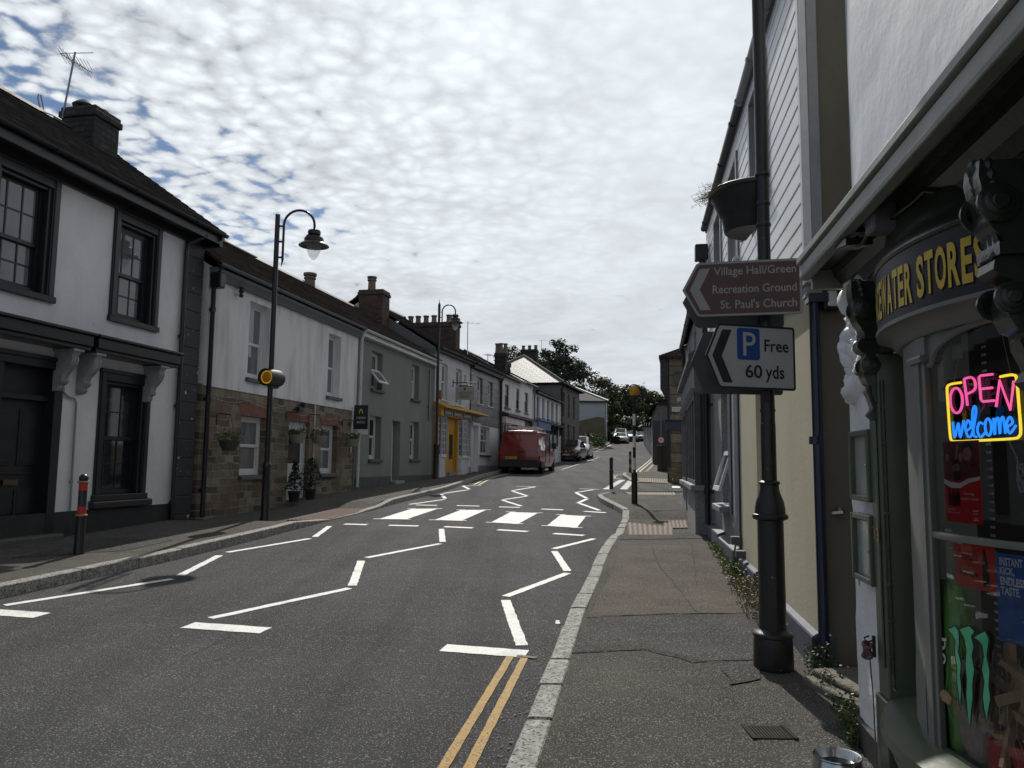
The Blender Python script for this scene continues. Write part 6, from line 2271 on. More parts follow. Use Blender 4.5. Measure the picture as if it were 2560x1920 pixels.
# claw mark sticker
stk = thing('window_sticker', 'green three clawed mark with black edge stuck low on the glass', 'sticker', (*BWw(-6.7, 1.046), .78), 0)
aa, WW, HH, rzz = panel(-6.7, -18.2, .78, 1.1, 1.052)
stk.location = (aa[0], aa[1], 0)
stk.rotation_euler = (0, 0, rzz)
CL = [[(715, 860), (745, 850), (775, 838), (800, 870), (800, 940), (790, 990), (805, 1060), (795, 1130), (800, 1200), (790, 1280), (788, 1338), (775, 1260), (768, 1160), (772, 1080), (762, 1000), (768, 930), (752, 895)],
      [(800, 862), (830, 848), (860, 838), (888, 872), (870, 900), (880, 960), (868, 1010), (878, 1090), (865, 1160), (862, 1250), (850, 1330), (838, 1415), (825, 1340), (822, 1240), (830, 1150), (826, 1060), (836, 980), (826, 910)],
      [(878, 905), (905, 885), (935, 870), (952, 915), (945, 960), (938, 1010), (948, 1090), (940, 1170), (945, 1240), (930, 1320), (920, 1372), (910, 1300), (905, 1230), (916, 1150), (908, 1080), (920, 1010), (915, 950), (900, 925)]]
for nm, m, grow, lay in (('black_edge', inkb, 4, 0), ('green_claw', mat('sticker_green', (.06, .48, .22), (.16, .62, .36), ns=9, rough=.4), -4, 1)):
    mb = MB()
    for c in CL:
        k = len(c)
        cx = [sum(p[0] for p in c) / k, 0]
        ar = sum(c[i][0] * c[(i + 1) % k][1] - c[(i + 1) % k][0] * c[i][1] for i in range(k))
        pts = []
        for i in range(k):
            x0, y0 = c[i - 1]
            x1, y1 = c[(i + 1) % k]
            dx, dy = x1 - x0, y1 - y0
            l = hypot(dx, dy)
            s_ = 1 if ar > 0 else -1
            X, Y = c[i][0] + dy / l * grow * s_, c[i][1] - dx / l * grow * s_
            pts.append(((X - 715) / 235 * WW, -.001 * lay - (.009 * sin(pi * min(1, max(0, (X - 715) / 235)))), 1.401 + .000187 * X - .000551 * Y))
        mb.add(pts, [tuple(range(k))])
    mb.build(nm, m, stk, recalc=False)


# goods on the display shelf
def pillow(mb, c, sx, sy, sz, seed, e=.6):
    n, k = 16, 13
    sg = lambda v, p: math.copysign(abs(v) ** p, v)
    vs = []
    for a in range(k):
        for b in range(n):
            th, ph = pi * a / (k - 1) - pi / 2, 2 * pi * b / n
            q = 1 + .18 * (vnoise(th * 2 + seed, ph * 1.6, seed) - .5)
            vs.append((c[0] + sx * sg(cos(th), e) * sg(cos(ph), e) * q, c[1] + sy * sg(cos(th), e) * sg(sin(ph), e) * q, c[2] + sz * sg(sin(th), .8) * q))
    mb.add(vs, [(a * n + b, a * n + (b + 1) % n, (a + 1) * n + (b + 1) % n, (a + 1) * n + b) for a in range(k - 1) for b in range(n)])


bx, by = 1.525, 2.74
bag = thing('fuel_bag', 'green plastic sack leaning behind the left edge of the shop glass', 'sack', (bx, by, .665), rzn)
mb = MB()
pillow(mb, (.01, 0, .25), .085, .04, .29, 5)
mb.tube([(.04, 0, .48), (.06, 0, .54)], .03, 8, r1=.012)
mb.build('sack', mat('sack_green', (.13, .4, .05), (.2, .5, .08), ns=9, rough=.3, bump=.5, bs=14), bag, smooth=60)
mb = MB()
fit_text(mb, 'gg', lambda x, z: (x, -.047, z), -.02, .05, .27, .36, shear=.2)
mb.build('lettering', inkw, bag)
mb = MB()
mb.add([(-.03, -.046, .03), (.03, -.046, .01), (.01, -.047, .18), (-.035, -.045, .2)], [(0, 1, 2, 3)])
mb.build('red_print', red, bag)
lx, ly = 1.575, 2.5
lg = thing('kindling_net', 'net of split pale firewood sticks heaped in the window', 'kindling', (lx, ly, .665), rzn)
wood = mat('split_wood', (.38, .23, .13), (.55, .38, .23), ns=12, rough=.8, streak=3)
rnd = random.Random(5)
mb = MB()
for i in range(46):
    f = rnd.random()
    c = Vector((rnd.uniform(-.16, .2), rnd.uniform(-.06, .09), .03 + rnd.random() * (.3 if f < .8 else .38) * (1 - .9 * 0)))
    d = Vector((rnd.uniform(-1, 1), rnd.uniform(-.4, .4), rnd.uniform(-.8, 1.1))).normalized() * rnd.uniform(.05, .1)
    s_ = d.cross(Vector((0, 1, .2))).normalized() * rnd.uniform(.008, .017)
    q = d.cross(s_).normalized() * rnd.uniform(.007, .014)
    mb.hexa([tuple(c + x) for x in (-d - s_ - q, -d + s_ - q, -d + s_ + q, -d - s_ + q, d - s_ - q, d + s_ - q, d + s_ + q, d - s_ + q)])
mb.build('sticks', wood, lg)
mb = MB()
for i in range(9):
    mb.tube([(-.17 + .045 * i + .015 * sin(z * 20 + i), -.085 + .01 * sin(z * 30), z) for z in [.02 + .045 * k for k in range(9)]], .0006, 4)
mb.build('net', M['grey_light'], lg)
tx, ty = 1.535, 2.62
bg2 = thing('clear_bag', 'pinkish clear bag behind the claw sticker', 'bag', (tx, ty, .665), rzn)
mb = MB()
pillow(mb, (.02, 0, .15), .07, .05, .16, 9)
mb.build('bag', mat('pale_plastic', (.42, .34, .29), (.55, .46, .4), ns=12, rough=.3, bump=.6, bs=25), bg2, smooth=60)
for i, (ph, h, lab) in enumerate(((-14.5, .1, 'red carton of cola lying at the front of the window shelf'), (-21, .07, 'red carton low at the right edge of the window shelf'))):
    cx, cy = ((1.55, 2.44), (1.58, 2.36))[i]
    cr = thing('drinks_carton', lab, 'carton', (cx, cy, .665), rzn + .2 - .3 * i)
    mb = MB()
    mb.box(-.08, .08, -.03, .04, 0, h)
    mb.build('carton', red, cr, bevel=.004)
    mb = MB()
    mb.add([(x * .12 - .06, -.032, z * h) for x, z in btl(.5, .1, 2.4)], [tuple(range(8))])
    mb.build('printed_bottle', mat('carton_print%d' % i, (.04, .012, .008), rough=.4), cr)
    mb = MB()
    fit_text(mb, '8', lambda x, z: (x, -.032, z), .045, .07, h * .3, h * .8, offset=.02)
    mb.build('lettering', inkw, cr)
# ================================================================ street furniture
def swan_lamp(name, label, x, y, zb, sleeve, top, ax, arm0, armtop, lamp, finial, belisha=None, sr=(.075, .05), group='lamp posts along the street'):
    """ax: x of the vertical arm pipe, lamp: (x, z of the lamp's crown); all absolute, the arm runs along x."""
    t = thing(name, label, 'lamp post', (x, y, zb), 0, group)
    mb = MB()
    h = sleeve - zb
    mb.lathe([(sr[0] + .012, 0), (sr[0] + .012, .04), (sr[0], .07), (sr[0], h - .12), (sr[0] + .008, h - .1), (sr[0] + .008, h - .06), (sr[1] + .004, h)], (0, 0, 0), 20)
    mb.build('base_sleeve', M['column'], t, smooth=35)
    mb = MB()
    mb.lathe([(sr[1], h - .02), (sr[1] * .92, top - zb), (.01, top - zb + .004)], (0, 0, 0), 18)
    if finial:
        f = top - zb
        mb.lathe([(.05, f - .22), (.055, f - .2), (.04, f - .15), (.05, f - .1), (.055, f - .07), (.03, f - .02), (.035, f), (.014, f + .06), (.004, f + .16)], (0, 0, 0), 12)
    mb.build('shaft', M['black_metal'], t, smooth=35)
    a = ax - x
    L = lamp[0] - x
    r = (L - a) / 2
    mb = MB()
    zt = armtop - zb
    pts = [(a, 0, arm0 - zb), (a, 0, zt - r)]
    pts += [(a + r - r * cos(k * pi / 14), 0, zt - r + r * sin(k * pi / 14)) for k in range(1, 14)]
    pts += [(L, 0, zt - r), (L, 0, lamp[1] - zb)]
    mb.tube(pts, .024, 10)
    mb.tube([(a, 0, arm0 - zb), (a - .02, 0, arm0 - zb - .13)], .022, 8, r1=.003)
    for k in range(3):
        z = arm0 - zb + .06 + k * (zt - r - arm0 + zb - .08) / 2
        mb.tube([(0, 0, z), (a, 0, z)], .02, 8)
    mb.build('swan_neck', M['black_metal'], t, smooth=40)
    z = lamp[1] - zb
    mb = MB()
    mb.lathe([(.02, .03), (.06, .0), (.112, -.008), (.123, -.035), (.118, -.09), (.085, -.112), (.085, -.13), (.165, -.145), (.183, -.17), (.187, -.235), (.2, -.243), (.28, -.3), (.288, -.314), (.25, -.308), (.18, -.285), (.02, -.28)], (L, 0, z), 28)
    mb.lathe([(.012, 0), (.02, .01), (.02, .03), (.005, .04)], (L - .13, 0, z - .12), 8)
    mb.build('lantern_cap', M['black_metal'], t, smooth=40)
    mb = MB()
    mb.lathe([(.132, -.29), (.135, -.33), (.127, -.4), (.1, -.48), (.06, -.55), (.025, -.58), (.004, -.59)], (L, 0, z), 24)
    mb.build('lens', bowl_mat('lamp_bowl'), t, smooth=60)
    return t


lp = swan_lamp('lamp_post', 'black swan neck lamp post carrying the hooded amber beacon on the left pavement', -4.545, 14.4, .5, 1.58, 6.32, -4.42, 5.42, 6.41, (-3.83, 6.02), False)
# the amber beacon clamped to it
be = thing('amber_beacon', 'amber studded beacon in a black hood clamped to the left lamp post', 'beacon', (-4.55, 14.4, 3.16), radians(-68))
mb = MB()
n = 28
mb.lathe([(.155, -.17), (.16, -.17), (.162, .22), (.145, .27), (.002, .285), (.002, .275), (.15, .2), (.152, -.17)], (0, 0, 0), n, axis='x', caps=False)
o = mb.build('hood', M['plastic_dk'], be, smooth=35, bevel=0)
be.rotation_euler = (0, 0, radians(72))
mb = MB()
mb.lathe([(.003, -.13), (.05, -.128), (.1, -.115), (.132, -.09), (.135, -.06), (.003, -.05)], (0, 0, 0), n, axis='x')
amber = mat('amber_globe', (.62, .32, .015), (.55, .26, .01), ns=18, rough=.35)
mb.build('amber_face', amber, be, smooth=50)
mb = MB()
for k in range(20):
    a = 2 * pi * k / 20
    mb.ball((-.12, .115 * cos(a), .115 * sin(a)), .0095, 6)
mb.build('lens_studs', glow('amber_led', (.95, .62, .08), .6), be)
mb = MB()
mb.box(-.02, .2, -.05, .05, -.19, -.155)
mb.build('clamp', M['black_metal'], be)
swan_lamp('lamp_post', 'distant lamp post with pointed finial and swan neck, in front of the bakery', -2.68, 27.6, pz(27.6), 2.3, 7.36, -2.57, 6.62, 7.33, (-2.09, 6.98), True, sr=(.1, .05))
# sign post beside us: the near column
ZB = pz(5.2)
col = thing('lamp_column', 'near black lamp column with bulbous cast base beside the shop', 'lamp post', (1.735, 5.2, ZB))
mb = MB()
prof = [(.126, 0), (.128, .01), (.124, .16), (.122, .19), (.12, .2), (.128, .205), (.13, .217), (.124, .228), (.108, .235), (.088, .25), (.087, .3), (.084, .94), (.084, .955), (.112, .965), (.117, .98), (.112, .995), (.1, 1.0), (.098, 1.03), (.09, 1.08), (.074, 1.12), (.062, 1.16), (.06, 1.19), (.068, 1.195), (.069, 1.21), (.06, 1.216), (.05, 1.22)]
mb.lathe(prof, (0, 0, 0), 40)
mb.build('cast_base', mat('cast_black_iron', (.011, .011, .012), (.019, .018, .017), ns=12, rough=.38, bump=.25, bs=60, rvar=.12, speck=(26, .72, (.16, .15, .14))), col, smooth=40)
mb = MB()
mb.lathe([(.05, 1.21), (.049, 1.6), (.047, 1.602), (.044, 2.6), (.044, 6.3), (.01, 6.31)], (0, 0, 0), 28)
mb.lathe([(.0505, 1.68), (.0515, 1.69), (.0505, 1.7)], (0, 0, 0), 28)
mb.build('shaft', mat('sticker_worn_black', (.012, .012, .013), (.02, .019, .018), ns=9, rough=.36, bump=.1, bs=40, rvar=.12, speck=(30, .73, (.2, .19, .18))), col, smooth=40)
mb = MB()
for (z, r) in ((3.34, .052), (3.13, .049), (2.98, .049)):
    mb.lathe([(.04, z - .012), (r, z - .012), (r + .002, z), (r, z + .012), (.04, z + .012)], (0, 0, 0), 24)
mb.box(-.06, .0, -.06, -.04, 1.75, 2.05)
mb.build('clamp_bands', M['black_metal'], col)
pts = [(.0, 0, 5.2), (.0, 0, 5.9)]
mb = MB()
mb.tube([(0, 0, 5.6), (-.12, 0, 5.8)] + [(-.45 + .33 * cos(k * pi / 10), 0, 6.0 + .33 * sin(k * pi / 10)) for k in range(11)] + [(-.78, 0, 5.75)], .024, 10)
mb.lathe([(.02, .03), (.12, 0), (.085, -.12), (.18, -.15), (.187, -.235), (.288, -.314), (.02, -.28)], (-.78, 0, 5.75), 20)
mb.build('swan_neck', M['black_metal'], col, smooth=40)
# hanging planter on the column
pl_ = thing('hanging_planter', 'big black half round planter with dry grass, clamped high on the near column', 'planter', (1.765, 5.5, 3.22))
mb = MB()
pr = [(.001, .1), (.2, .085), (.212, .097), (.222, .18), (.238, .205), (.305, .36), (.318, .365), (.322, .39), (.305, .4), (.29, .39), (.22, .2), (.2, .12), (.001, .12)]
n = 24
vs = [(r * cos(pi / 2 + pi * j / n), r * sin(pi / 2 + pi * j / n), z) for r, z in pr for j in range(n + 1)]
fs = [(i * (n + 1) + j, i * (n + 1) + j + 1, (i + 1) * (n + 1) + j + 1, (i + 1) * (n + 1) + j) for i in range(len(pr) - 1) for j in range(n)]
mb.add(vs, fs)
mb.box(-.012, .0, -.3, .3, .1, .37)
mb.build('tub', mat('black_plastic_tub', (.014, .015, .019), (.02, .021, .026), ns=5, rough=.45), pl_, smooth=40)
mb = MB()
mb.lathe([(.001, .34), (.1, .34), (.001, .32)], (-.14, 0, 0), 20)
mb.build('compost', M['earth'], pl_)
rnd = random.Random(2)
mb = MB()
for i in range(55):
    a = rnd.uniform(2.6, 3.9)
    b = (.28 * cos(a), .28 * sin(a), .36)
    l = rnd.uniform(.06, .2)
    p = [b]
    d = Vector((-1, rnd.uniform(-.5, .5), rnd.uniform(-.1, .9))).normalized()
    for k in range(4):
        b = (b[0] + d.x * l / 4, b[1] + d.y * l / 4, b[2] + d.z * l / 4)
        d.z -= .28
        p.append(b)
    mb.tube(p, .0016, 4, r1=.0007)
    if rnd.random() < .7:
        for q in p[2:]:
            for j in range(2):
                e = (q[0] + rnd.uniform(-.025, .005), q[1] + rnd.uniform(-.02, .02), q[2] + rnd.uniform(-.012, .025))
                mb.tube([q, e], .0009, 4)
                mb.ball(e, .0022, 5)
mb.build('dry_grass', M['leaf_dry'], pl_)
mb = MB()
for i in range(26):
    a = rnd.uniform(0, 6.3)
    x, y = -abs(.2 * cos(a)), .22 * sin(a)
    mb.tube([(x, y, .37), (x + rnd.uniform(-.03, .03), y, .4 + rnd.random() * .05)], .003, 4, r1=.001)
mb.build('weeds', M['leaf_y'], pl_)


def arrow_outline(w, h, tip, r=.02):
    """left pointing direction sign: outline in (x, z), rounded right corners"""
    o = [(0, h / 2)]
    o += [(tip - .012, .012), (tip + .01, 0)]
    for k in range(5):
        a = -pi / 2 + k * pi / 8
        o.append((w - r + r * cos(a), r + r * sin(a)))
    for k in range(5):
        a = k * pi / 8
        o.append((w - r + r * cos(a), h - r + r * sin(a)))
    o += [(tip + .01, h), (tip - .012, h - .012)]
    return o


def inset(o, d):
    k = len(o)
    ar = sum(o[i][0] * o[(i + 1) % k][1] - o[(i + 1) % k][0] * o[i][1] for i in range(k))
    s_ = 1 if ar > 0 else -1
    out = []
    for i in range(k):
        a, b, c = Vector(o[i - 1]), Vector(o[i]), Vector(o[(i + 1) % k])
        e0, e1 = (b - a).normalized(), (c - b).normalized()
        n0, n1 = Vector((-e0.y, e0.x)) * s_, Vector((-e1.y, e1.x)) * s_
        m_ = (n0 + n1)
        if m_.length < 1e-6:
            m_ = n0
        m_ = m_ / max(.35, m_.dot(n0))
        out.append((b.x + m_.x * d, b.y + m_.y * d))
    return out


def dsign(name, label, L_, Rr, z0, h, tip, cols):
    w = hypot(Rr[0] - L_[0], Rr[1] - L_[1])
    rz = atan2(Rr[1] - L_[1], Rr[0] - L_[0])
    t = thing(name, label, 'road sign', (L_[0], L_[1], z0), rz, 'direction signs on the near column')
    o = arrow_outline(w, h, tip)
    mb = MB()
    mb.prism([(x, 0, z) for x, z in o], [(x, .01, z) for x, z in o])
    mb.box(w * .35, w * .93, .01, .03, .04, .065)
    mb.box(w * .35, w * .93, .01, .03, h - .065, h - .04)
    mb.build('plate', M['grey_sill'], t)
    for i, (d, m, nm) in enumerate(cols):
        mb = MB()
        mb.add([(x, -.0008 * (i + 1), z) for x, z in inset(o, d)], [tuple(range(len(o)))])
        mb.build(nm, m, t, recalc=False)
    return t, w


def lay(t, name, m, polys, y):
    mb = MB()
    for p in polys:
        mb.add([(x, y, z) for x, z in p], [tuple(range(len(p)))])
    return mb.build(name, m, t, recalc=False)


sw = mat('sign_white', (.36, .36, .37), (.33, .33, .34), ns=6, rough=.35)
swd = mat('dull_sign_white', (.27, .265, .265), (.24, .235, .235), ns=8, rough=.35)
mar = mat('sign_maroon', (.06, .016, .015), (.05, .013, .012), ns=8, rough=.3)
sbk = mat('sign_black', (.014, .014, .015), rough=.35)
sbl = mat('sign_blue', (.01, .055, .22), rough=.35)
t, w = dsign('direction_sign', 'brown arrow sign lettered for hall, ground and church on the near column', (1.155, 5.15), (1.905, 4.97), 2.6, .375, .105, [(.002, swd, 'white_border'), (.016, mar, 'maroon_field')])
h = .375
ch0 = [(.05, h / 2), (.118, .045), (.185, .045), (.115, h / 2), (.185, h - .045), (.118, h - .045)]
lay(t, 'chevron', swd, [ch0], -.0026)
mb = MB()
for s_, x0, z0, hh in (('Village Hall/Green', .21, .262, .074), ('Recreation Ground', .2, .155, .058), ("St. Paul's Church", .25, .05, .06)):
    fit_text(mb, s_, lambda x, z: (x, -.0028, z), x0, w - .035, z0, z0 + hh, offset=.012)
mb.build('lettering', swd, t)
t, w = dsign('direction_sign', 'black edged white arrow sign for free parking below the brown sign', (1.262, 4.97), (1.905, 5.13), 2.105, .43, .1, [(.015, sw, 'white_field')])
h = .43
for ch in t.children:
    if ch.name.startswith('plate'):
        ch.data.materials.clear()
        ch.data.materials.append(sbk)
lay(t, 'chevron', sbk, [[(.046, h / 2), (.122, .04), (.19, .04), (.115, h / 2), (.19, h - .04), (.122, h - .04)]], -.0026)
rr = lambda x0, x1, z0, z1, r: [(x0 + r, z0), (x1 - r, z0), (x1, z0 + r), (x1, z1 - r), (x1 - r, z1), (x0 + r, z1), (x0, z1 - r), (x0, z0 + r)]
lay(t, 'parking_square', sbl, [rr(.228, .396, .195, .408, .012)], -.0026)
mb = MB()
fit_text(mb, 'P', lambda x, z: (x, -.0034, z), .272, .366, .222, .38, offset=.004)
mb.build('parking_letter', sw, t)
mb = MB()
fit_text(mb, 'Free', lambda x, z: (x, -.0028, z), .43, .612, .255, .338, offset=.014)
mb.build('lettering', sbk, t)
mb = MB()
fit_text(mb, '60', lambda x, z: (x, -.0028, z), .285, .41, .075, .165, offset=.014)
mb.build('lettering', sbk, t)
mb = MB()
fit_text(mb, 'yds', lambda x, z: (x, -.0028, z), .435, .575, .048, .165, offset=.014)
mb.build('lettering', sbk, t)
# the two plates on the far side of the column, facing up the street
t, w = dsign('direction_sign', 'dark back of another arrow plate behind the free parking sign', (1.225, 5.22), (1.87, 5.28), 2.09, .43, .1, [])
t['group'] = 'backs of signs behind the column'
t, w = dsign('direction_sign', 'dark back of another plate behind the brown sign', (1.19, 5.3), (1.875, 5.24), 2.555, .36, .1, [])
t['group'] = 'backs of signs behind the column'

# bollards
bo = thing('bollard', 'black bollard with two red bands and gold rings at the left kerb', 'bollard', (-5.335, 9.68, pz(9.68)), 0, 'bollards')
H_ = .97
mb = MB()
mb.lathe([(.062, 0), (.062, .05), (.06, .06), (.056, .46), (.056, .47), (.05, .48), (.05, .87), (.05, .9), (.056, .92), (.052, .95), (.03, .975), (.004, .985)], (0, 0, 0), 24)
mb.build('post', mat('bollard_black', (.013, .013, .014), (.02, .019, .018), ns=8, rough=.35, rvar=.1, bump=.1), bo, smooth=40)
mb = MB()
for z0, z1 in ((.78, .87), (.49, .58)):
    mb.lathe([(.0508, z0), (.0512, z0), (.0512, z1), (.0508, z1)], (0, 0, 0), 24)
mb.build('red_bands', mat('red_reflective', (.5, .03, .025), (.4, .024, .02), ns=14, rough=.35), bo, smooth=40)
mb = MB()
for z in (.475, .885):
    mb.lathe([(.05, z - .012), (.066, z - .01), (.07, z), (.066, z + .01), (.05, z + .012)], (0, 0, 0), 24)
mb.build('gold_rings', mat('gold_paint', (.38, .29, .13), (.3, .22, .09), ns=14, rough=.4), bo, smooth=40)


def plain_bollard(x, y, label, bands=None, h=.97):
    t = thing('bollard', label, 'bollard', (x, y, gz(y) + .1), 0, 'bollards')
    mb = MB()
    mb.lathe([(.062, 0), (.06, .06), (.056, .5), (.07, .52), (.07, .55), (.055, .57), (.053, h - .1), (.068, h - .08), (.068, h - .05), (.045, h - .04), (.05, h - .015), (.03, h)], (0, 0, 0), 18)
    mb.build('post', M['black_metal'], t, smooth=35)
    if bands:
        mb = MB()
        for z0, z1 in ((.22, .38), (.63, .77)):
            mb.lathe([(.06, z0), (.062, z0), (.062, z1), (.06, z1)], (0, 0, 0), 18)
        mb.build('orange_bands', mat('orange_reflective', (.5, .2, .03), rough=.4), t)


plain_bollard(3.02, 23.3, 'plain black bollard standing left of the striped beacon pole')
plain_bollard(5.3, 34.4, 'black bollard with orange bands behind the striped beacon pole', True)

# zebra beacon
bc = thing('belisha_beacon', 'black and white striped beacon pole with amber globe on the right pavement', 'beacon', (2.87, 18.0, .58))
mb = MB()
mb.lathe([(.07, 0), (.07, .78), (.062, .84), (.04, .86)], (0, 0, 0), 22)
mb.build('sleeve', M['black_metal'], bc, smooth=35)
z, k = .84, 0
for z1 in (.91 + .0, 1.18, 1.43, 1.69, 1.94, 2.21):
    mb = MB()
    mb.lathe([(.036, z), (.036, z1), (.035, z1), (.035, z)], (0, 0, 0), 18)
    mb.build('white_stripe' if k % 2 == 1 else 'black_stripe', M['plate_w'] if k % 2 == 1 else M['black_metal'], bc, smooth=40)
    z = z1
    k += 1
mb = MB()
mb.lathe([(.035, 2.21), (.035, 2.5), (.06, 2.56), (.085, 2.62), (.05, 2.62)], (0, 0, 0), 18)
mb.build('collar', M['black_metal'], bc, smooth=40)
mb = MB()
mb.ball((0, 0, 2.75), .13, 20)
mb.build('amber_globe', amber, bc, smooth=80)
mb = MB()
for (y0, y1, r) in ((-.05, .1, .158),):
    vs, fs = [], []
    n = 26
    for k in range(n + 1):
        a = -.35 + (pi + .7) * k / n
        for (yy, q) in ((y0, r - .012), (y0, r), (y1, r), (y1, r - .012)):
            vs.append((q * cos(a), yy, 2.75 + q * sin(a)))
    for k in range(n):
        for j in range(4):
            fs.append((k * 4 + j, k * 4 + (j + 1) % 4, k * 4 + 4 + (j + 1) % 4, k * 4 + 4 + j))
    mb.add(vs, fs)
mb.build('hood', M['plastic_dk'], bc, smooth=50)


# estate agent's board
fs_ = thing('sale_board', 'dark green sale board on the cottage corner, yellow house emblem', 'sign', (*B.W(7.2, .03), 2.35), B.rz())
mb = MB()
mb.tube([(0, 0, -.5), (0, -.03, .75)], .02, 6)
mb.build('post', M['white_frame'], fs_)
mb = MB()
mb.box(-.012, .012, -.47, -.07, .14, .8)
bdp = mb.build('board', mat('board_green', (.012, .022, .03), (.015, .027, .036), ns=4, rough=.4), fs_)
mb = MB()
mb.box(-.012, .012, -.47, -.07, -.0, .138)
lo_ = mb.build('lower_panel', M['plate_w'], fs_)
f_ = lambda x, z: (-.0135, -.27 - x, z)
mb = MB()
mb.add([f_(x, z) for x, z in [(-.06, .56), (-.06, .64), (0, .72), (.06, .64), (.06, .56), (.03, .56), (.03, .62), (0, .65), (-.03, .62), (-.03, .56)]], [tuple(range(10))])
mb.build('emblem', mat('emblem_yellow', (.5, .42, .05), rough=.5), bdp)
mb = MB()
fit_text(mb, 'CORNISH', f_, -.13, .13, .42, .48, offset=.01)
fit_text(mb, 'BRICKS', f_, -.11, .11, .3, .36, offset=.01)
mb.build('lettering', inkw, bdp)
mb = MB()
fit_text(mb, 'FOR', lambda x, z: f_(x, z), -.17, -.06, .075, .12, offset=.01)
fit_text(mb, 'SALE', lambda x, z: f_(x, z), -.17, -.05, .02, .065, offset=.01)
fit_text(mb, '01872 000', lambda x, z: f_(x, z), -.02, .17, .03, .07, offset=.01) if 0 else None
mb.build('lettering', sbk, lo_)


# plants ---------------------------------------------------------------
def tuft(mb, c, n, r, h, rnd, leaf=.02, mi=0, droop=.2):
    for i in range(n):
        a, q = rnd.uniform(0, 6.283), rnd.random() ** .5 * r
        x, y = c[0] + q * cos(a), c[1] + q * sin(a)
        z = c[2] + rnd.random() * h
        d = Vector((rnd.uniform(-1, 1), rnd.uniform(-1, 1), rnd.uniform(-droop, 1))).normalized()
        s_ = d.cross(Vector((rnd.uniform(-1, 1), rnd.uniform(-1, 1), .3))).normalized() * leaf * .35
        l = leaf * rnd.uniform(.7, 1.5)
        p = Vector((x, y, z))
        mb.add([tuple(p), tuple(p + d * l * .5 + s_), tuple(p + d * l), tuple(p + d * l * .5 - s_)], [(0, 1, 2, 3)], mi)


def basket(u, z, label, flower, seed):
    t = thing('hanging_basket', label, 'flower basket', (*B.W(u, .3), z), B.rz(), 'flower baskets on the cottage wall')
    rnd = random.Random(seed)
    mb = MB()
    mb.lathe([(.001, -.2), (.12, -.19), (.17, -.1), (.2, 0), (.19, 0), (.16, -.09), (.001, -.16)], (0, 0, 0), 18)
    mb.build('bowl', mat('basket_%d' % seed, *(((.05, .052, .055), (.07, .07, .07)) if seed == 1 else ((.2, .19, .16), (.26, .25, .22))), ns=9, rough=.7), t, smooth=40)
    mb = MB()
    tuft(mb, (0, 0, -.02), 160, .22, .16, rnd, .05)
    mb.build('foliage', M['leaf'], t, recalc=False)
    mb = MB()
    for i in range(26 if seed > 1 else 12):
        a, q = rnd.uniform(0, 6.28), rnd.random() ** .5 * .22
        c = (q * cos(a), q * sin(a), .08 + rnd.random() * .12)
        for k in range(5):
            b = 2 * pi * k / 5
            mb.add([c, (c[0] + .022 * cos(b), c[1] + .022 * sin(b), c[2] + .012), (c[0] + .03 * cos(b + .5), c[1] + .03 * sin(b + .5), c[2] + .02), (c[0] + .022 * cos(b + 1), c[1] + .022 * sin(b + 1), c[2] + .012)], [(0, 1, 2, 3)])
    mb.build('flowers', M[flower], t, recalc=False)
    mb = MB()
    mb.tube([(0, .3, .3), (0, .28, .52), (0, 0, .5)], .012, 6)
    for k in range(3):
        a = 2 * pi * k / 3
        mb.tube([(0, 0, .5), (.19 * cos(a), .19 * sin(a), 0)], .004, 4)
    mb.build('bracket', M['black_metal'], t)


basket(.8, 1.98, 'dark flower basket with red blooms, nearest of the cottage wall baskets', 'petal_red', 1)
basket(3.55, 2.2, 'flower basket with white blooms beside the cottage door', 'petal', 2)
basket(4.65, 2.22, 'flower basket with white blooms between door and far window', 'petal', 3)
basket(6.65, 2.2, 'flower basket with white blooms under the sale board', 'petal', 4)
for (u, d, lab, hh, sd) in ((3.5, .3, 'potted conical shrub on the cottage pavement, left of the pair', .8, 1), (4.3, .3, 'potted bushy shrub right of the cottage door', .85, 2)):
    x, y = B.W(u, d)
    t = thing('potted_shrub', lab, 'potted plant', (x, y, pz(y)), 0, 'potted shrubs by the cottage door')
    mb = MB()
    mb.lathe([(.1, 0), (.13, .2), (.14, .21), (.14, .25), (.12, .25), (.1, .2)], (0, 0, 0), 16)
    mb.build('pot', M['black_plain'], t, smooth=40)
    mb = MB()
    rnd = random.Random(sd)
    for k in range(8):
        f = k / 7
        tuft(mb, (0, 0, .26 + f * (hh - .26)), 60, (.22 * (1 - f * .85)) if sd == 1 else .19 * sin(pi * (.2 + .75 * f)) + .04, .1, rnd, .055)
    mb.build('foliage', mat('dark_shrub', (.012, .025, .012), (.022, .04, .018), ns=6, rough=.6), t, recalc=False)
    mb = MB()
    mb.tube([(0, 0, .3), (0, 0, hh)], .015, 6)
    mb.build('stem', M['bark'], t)


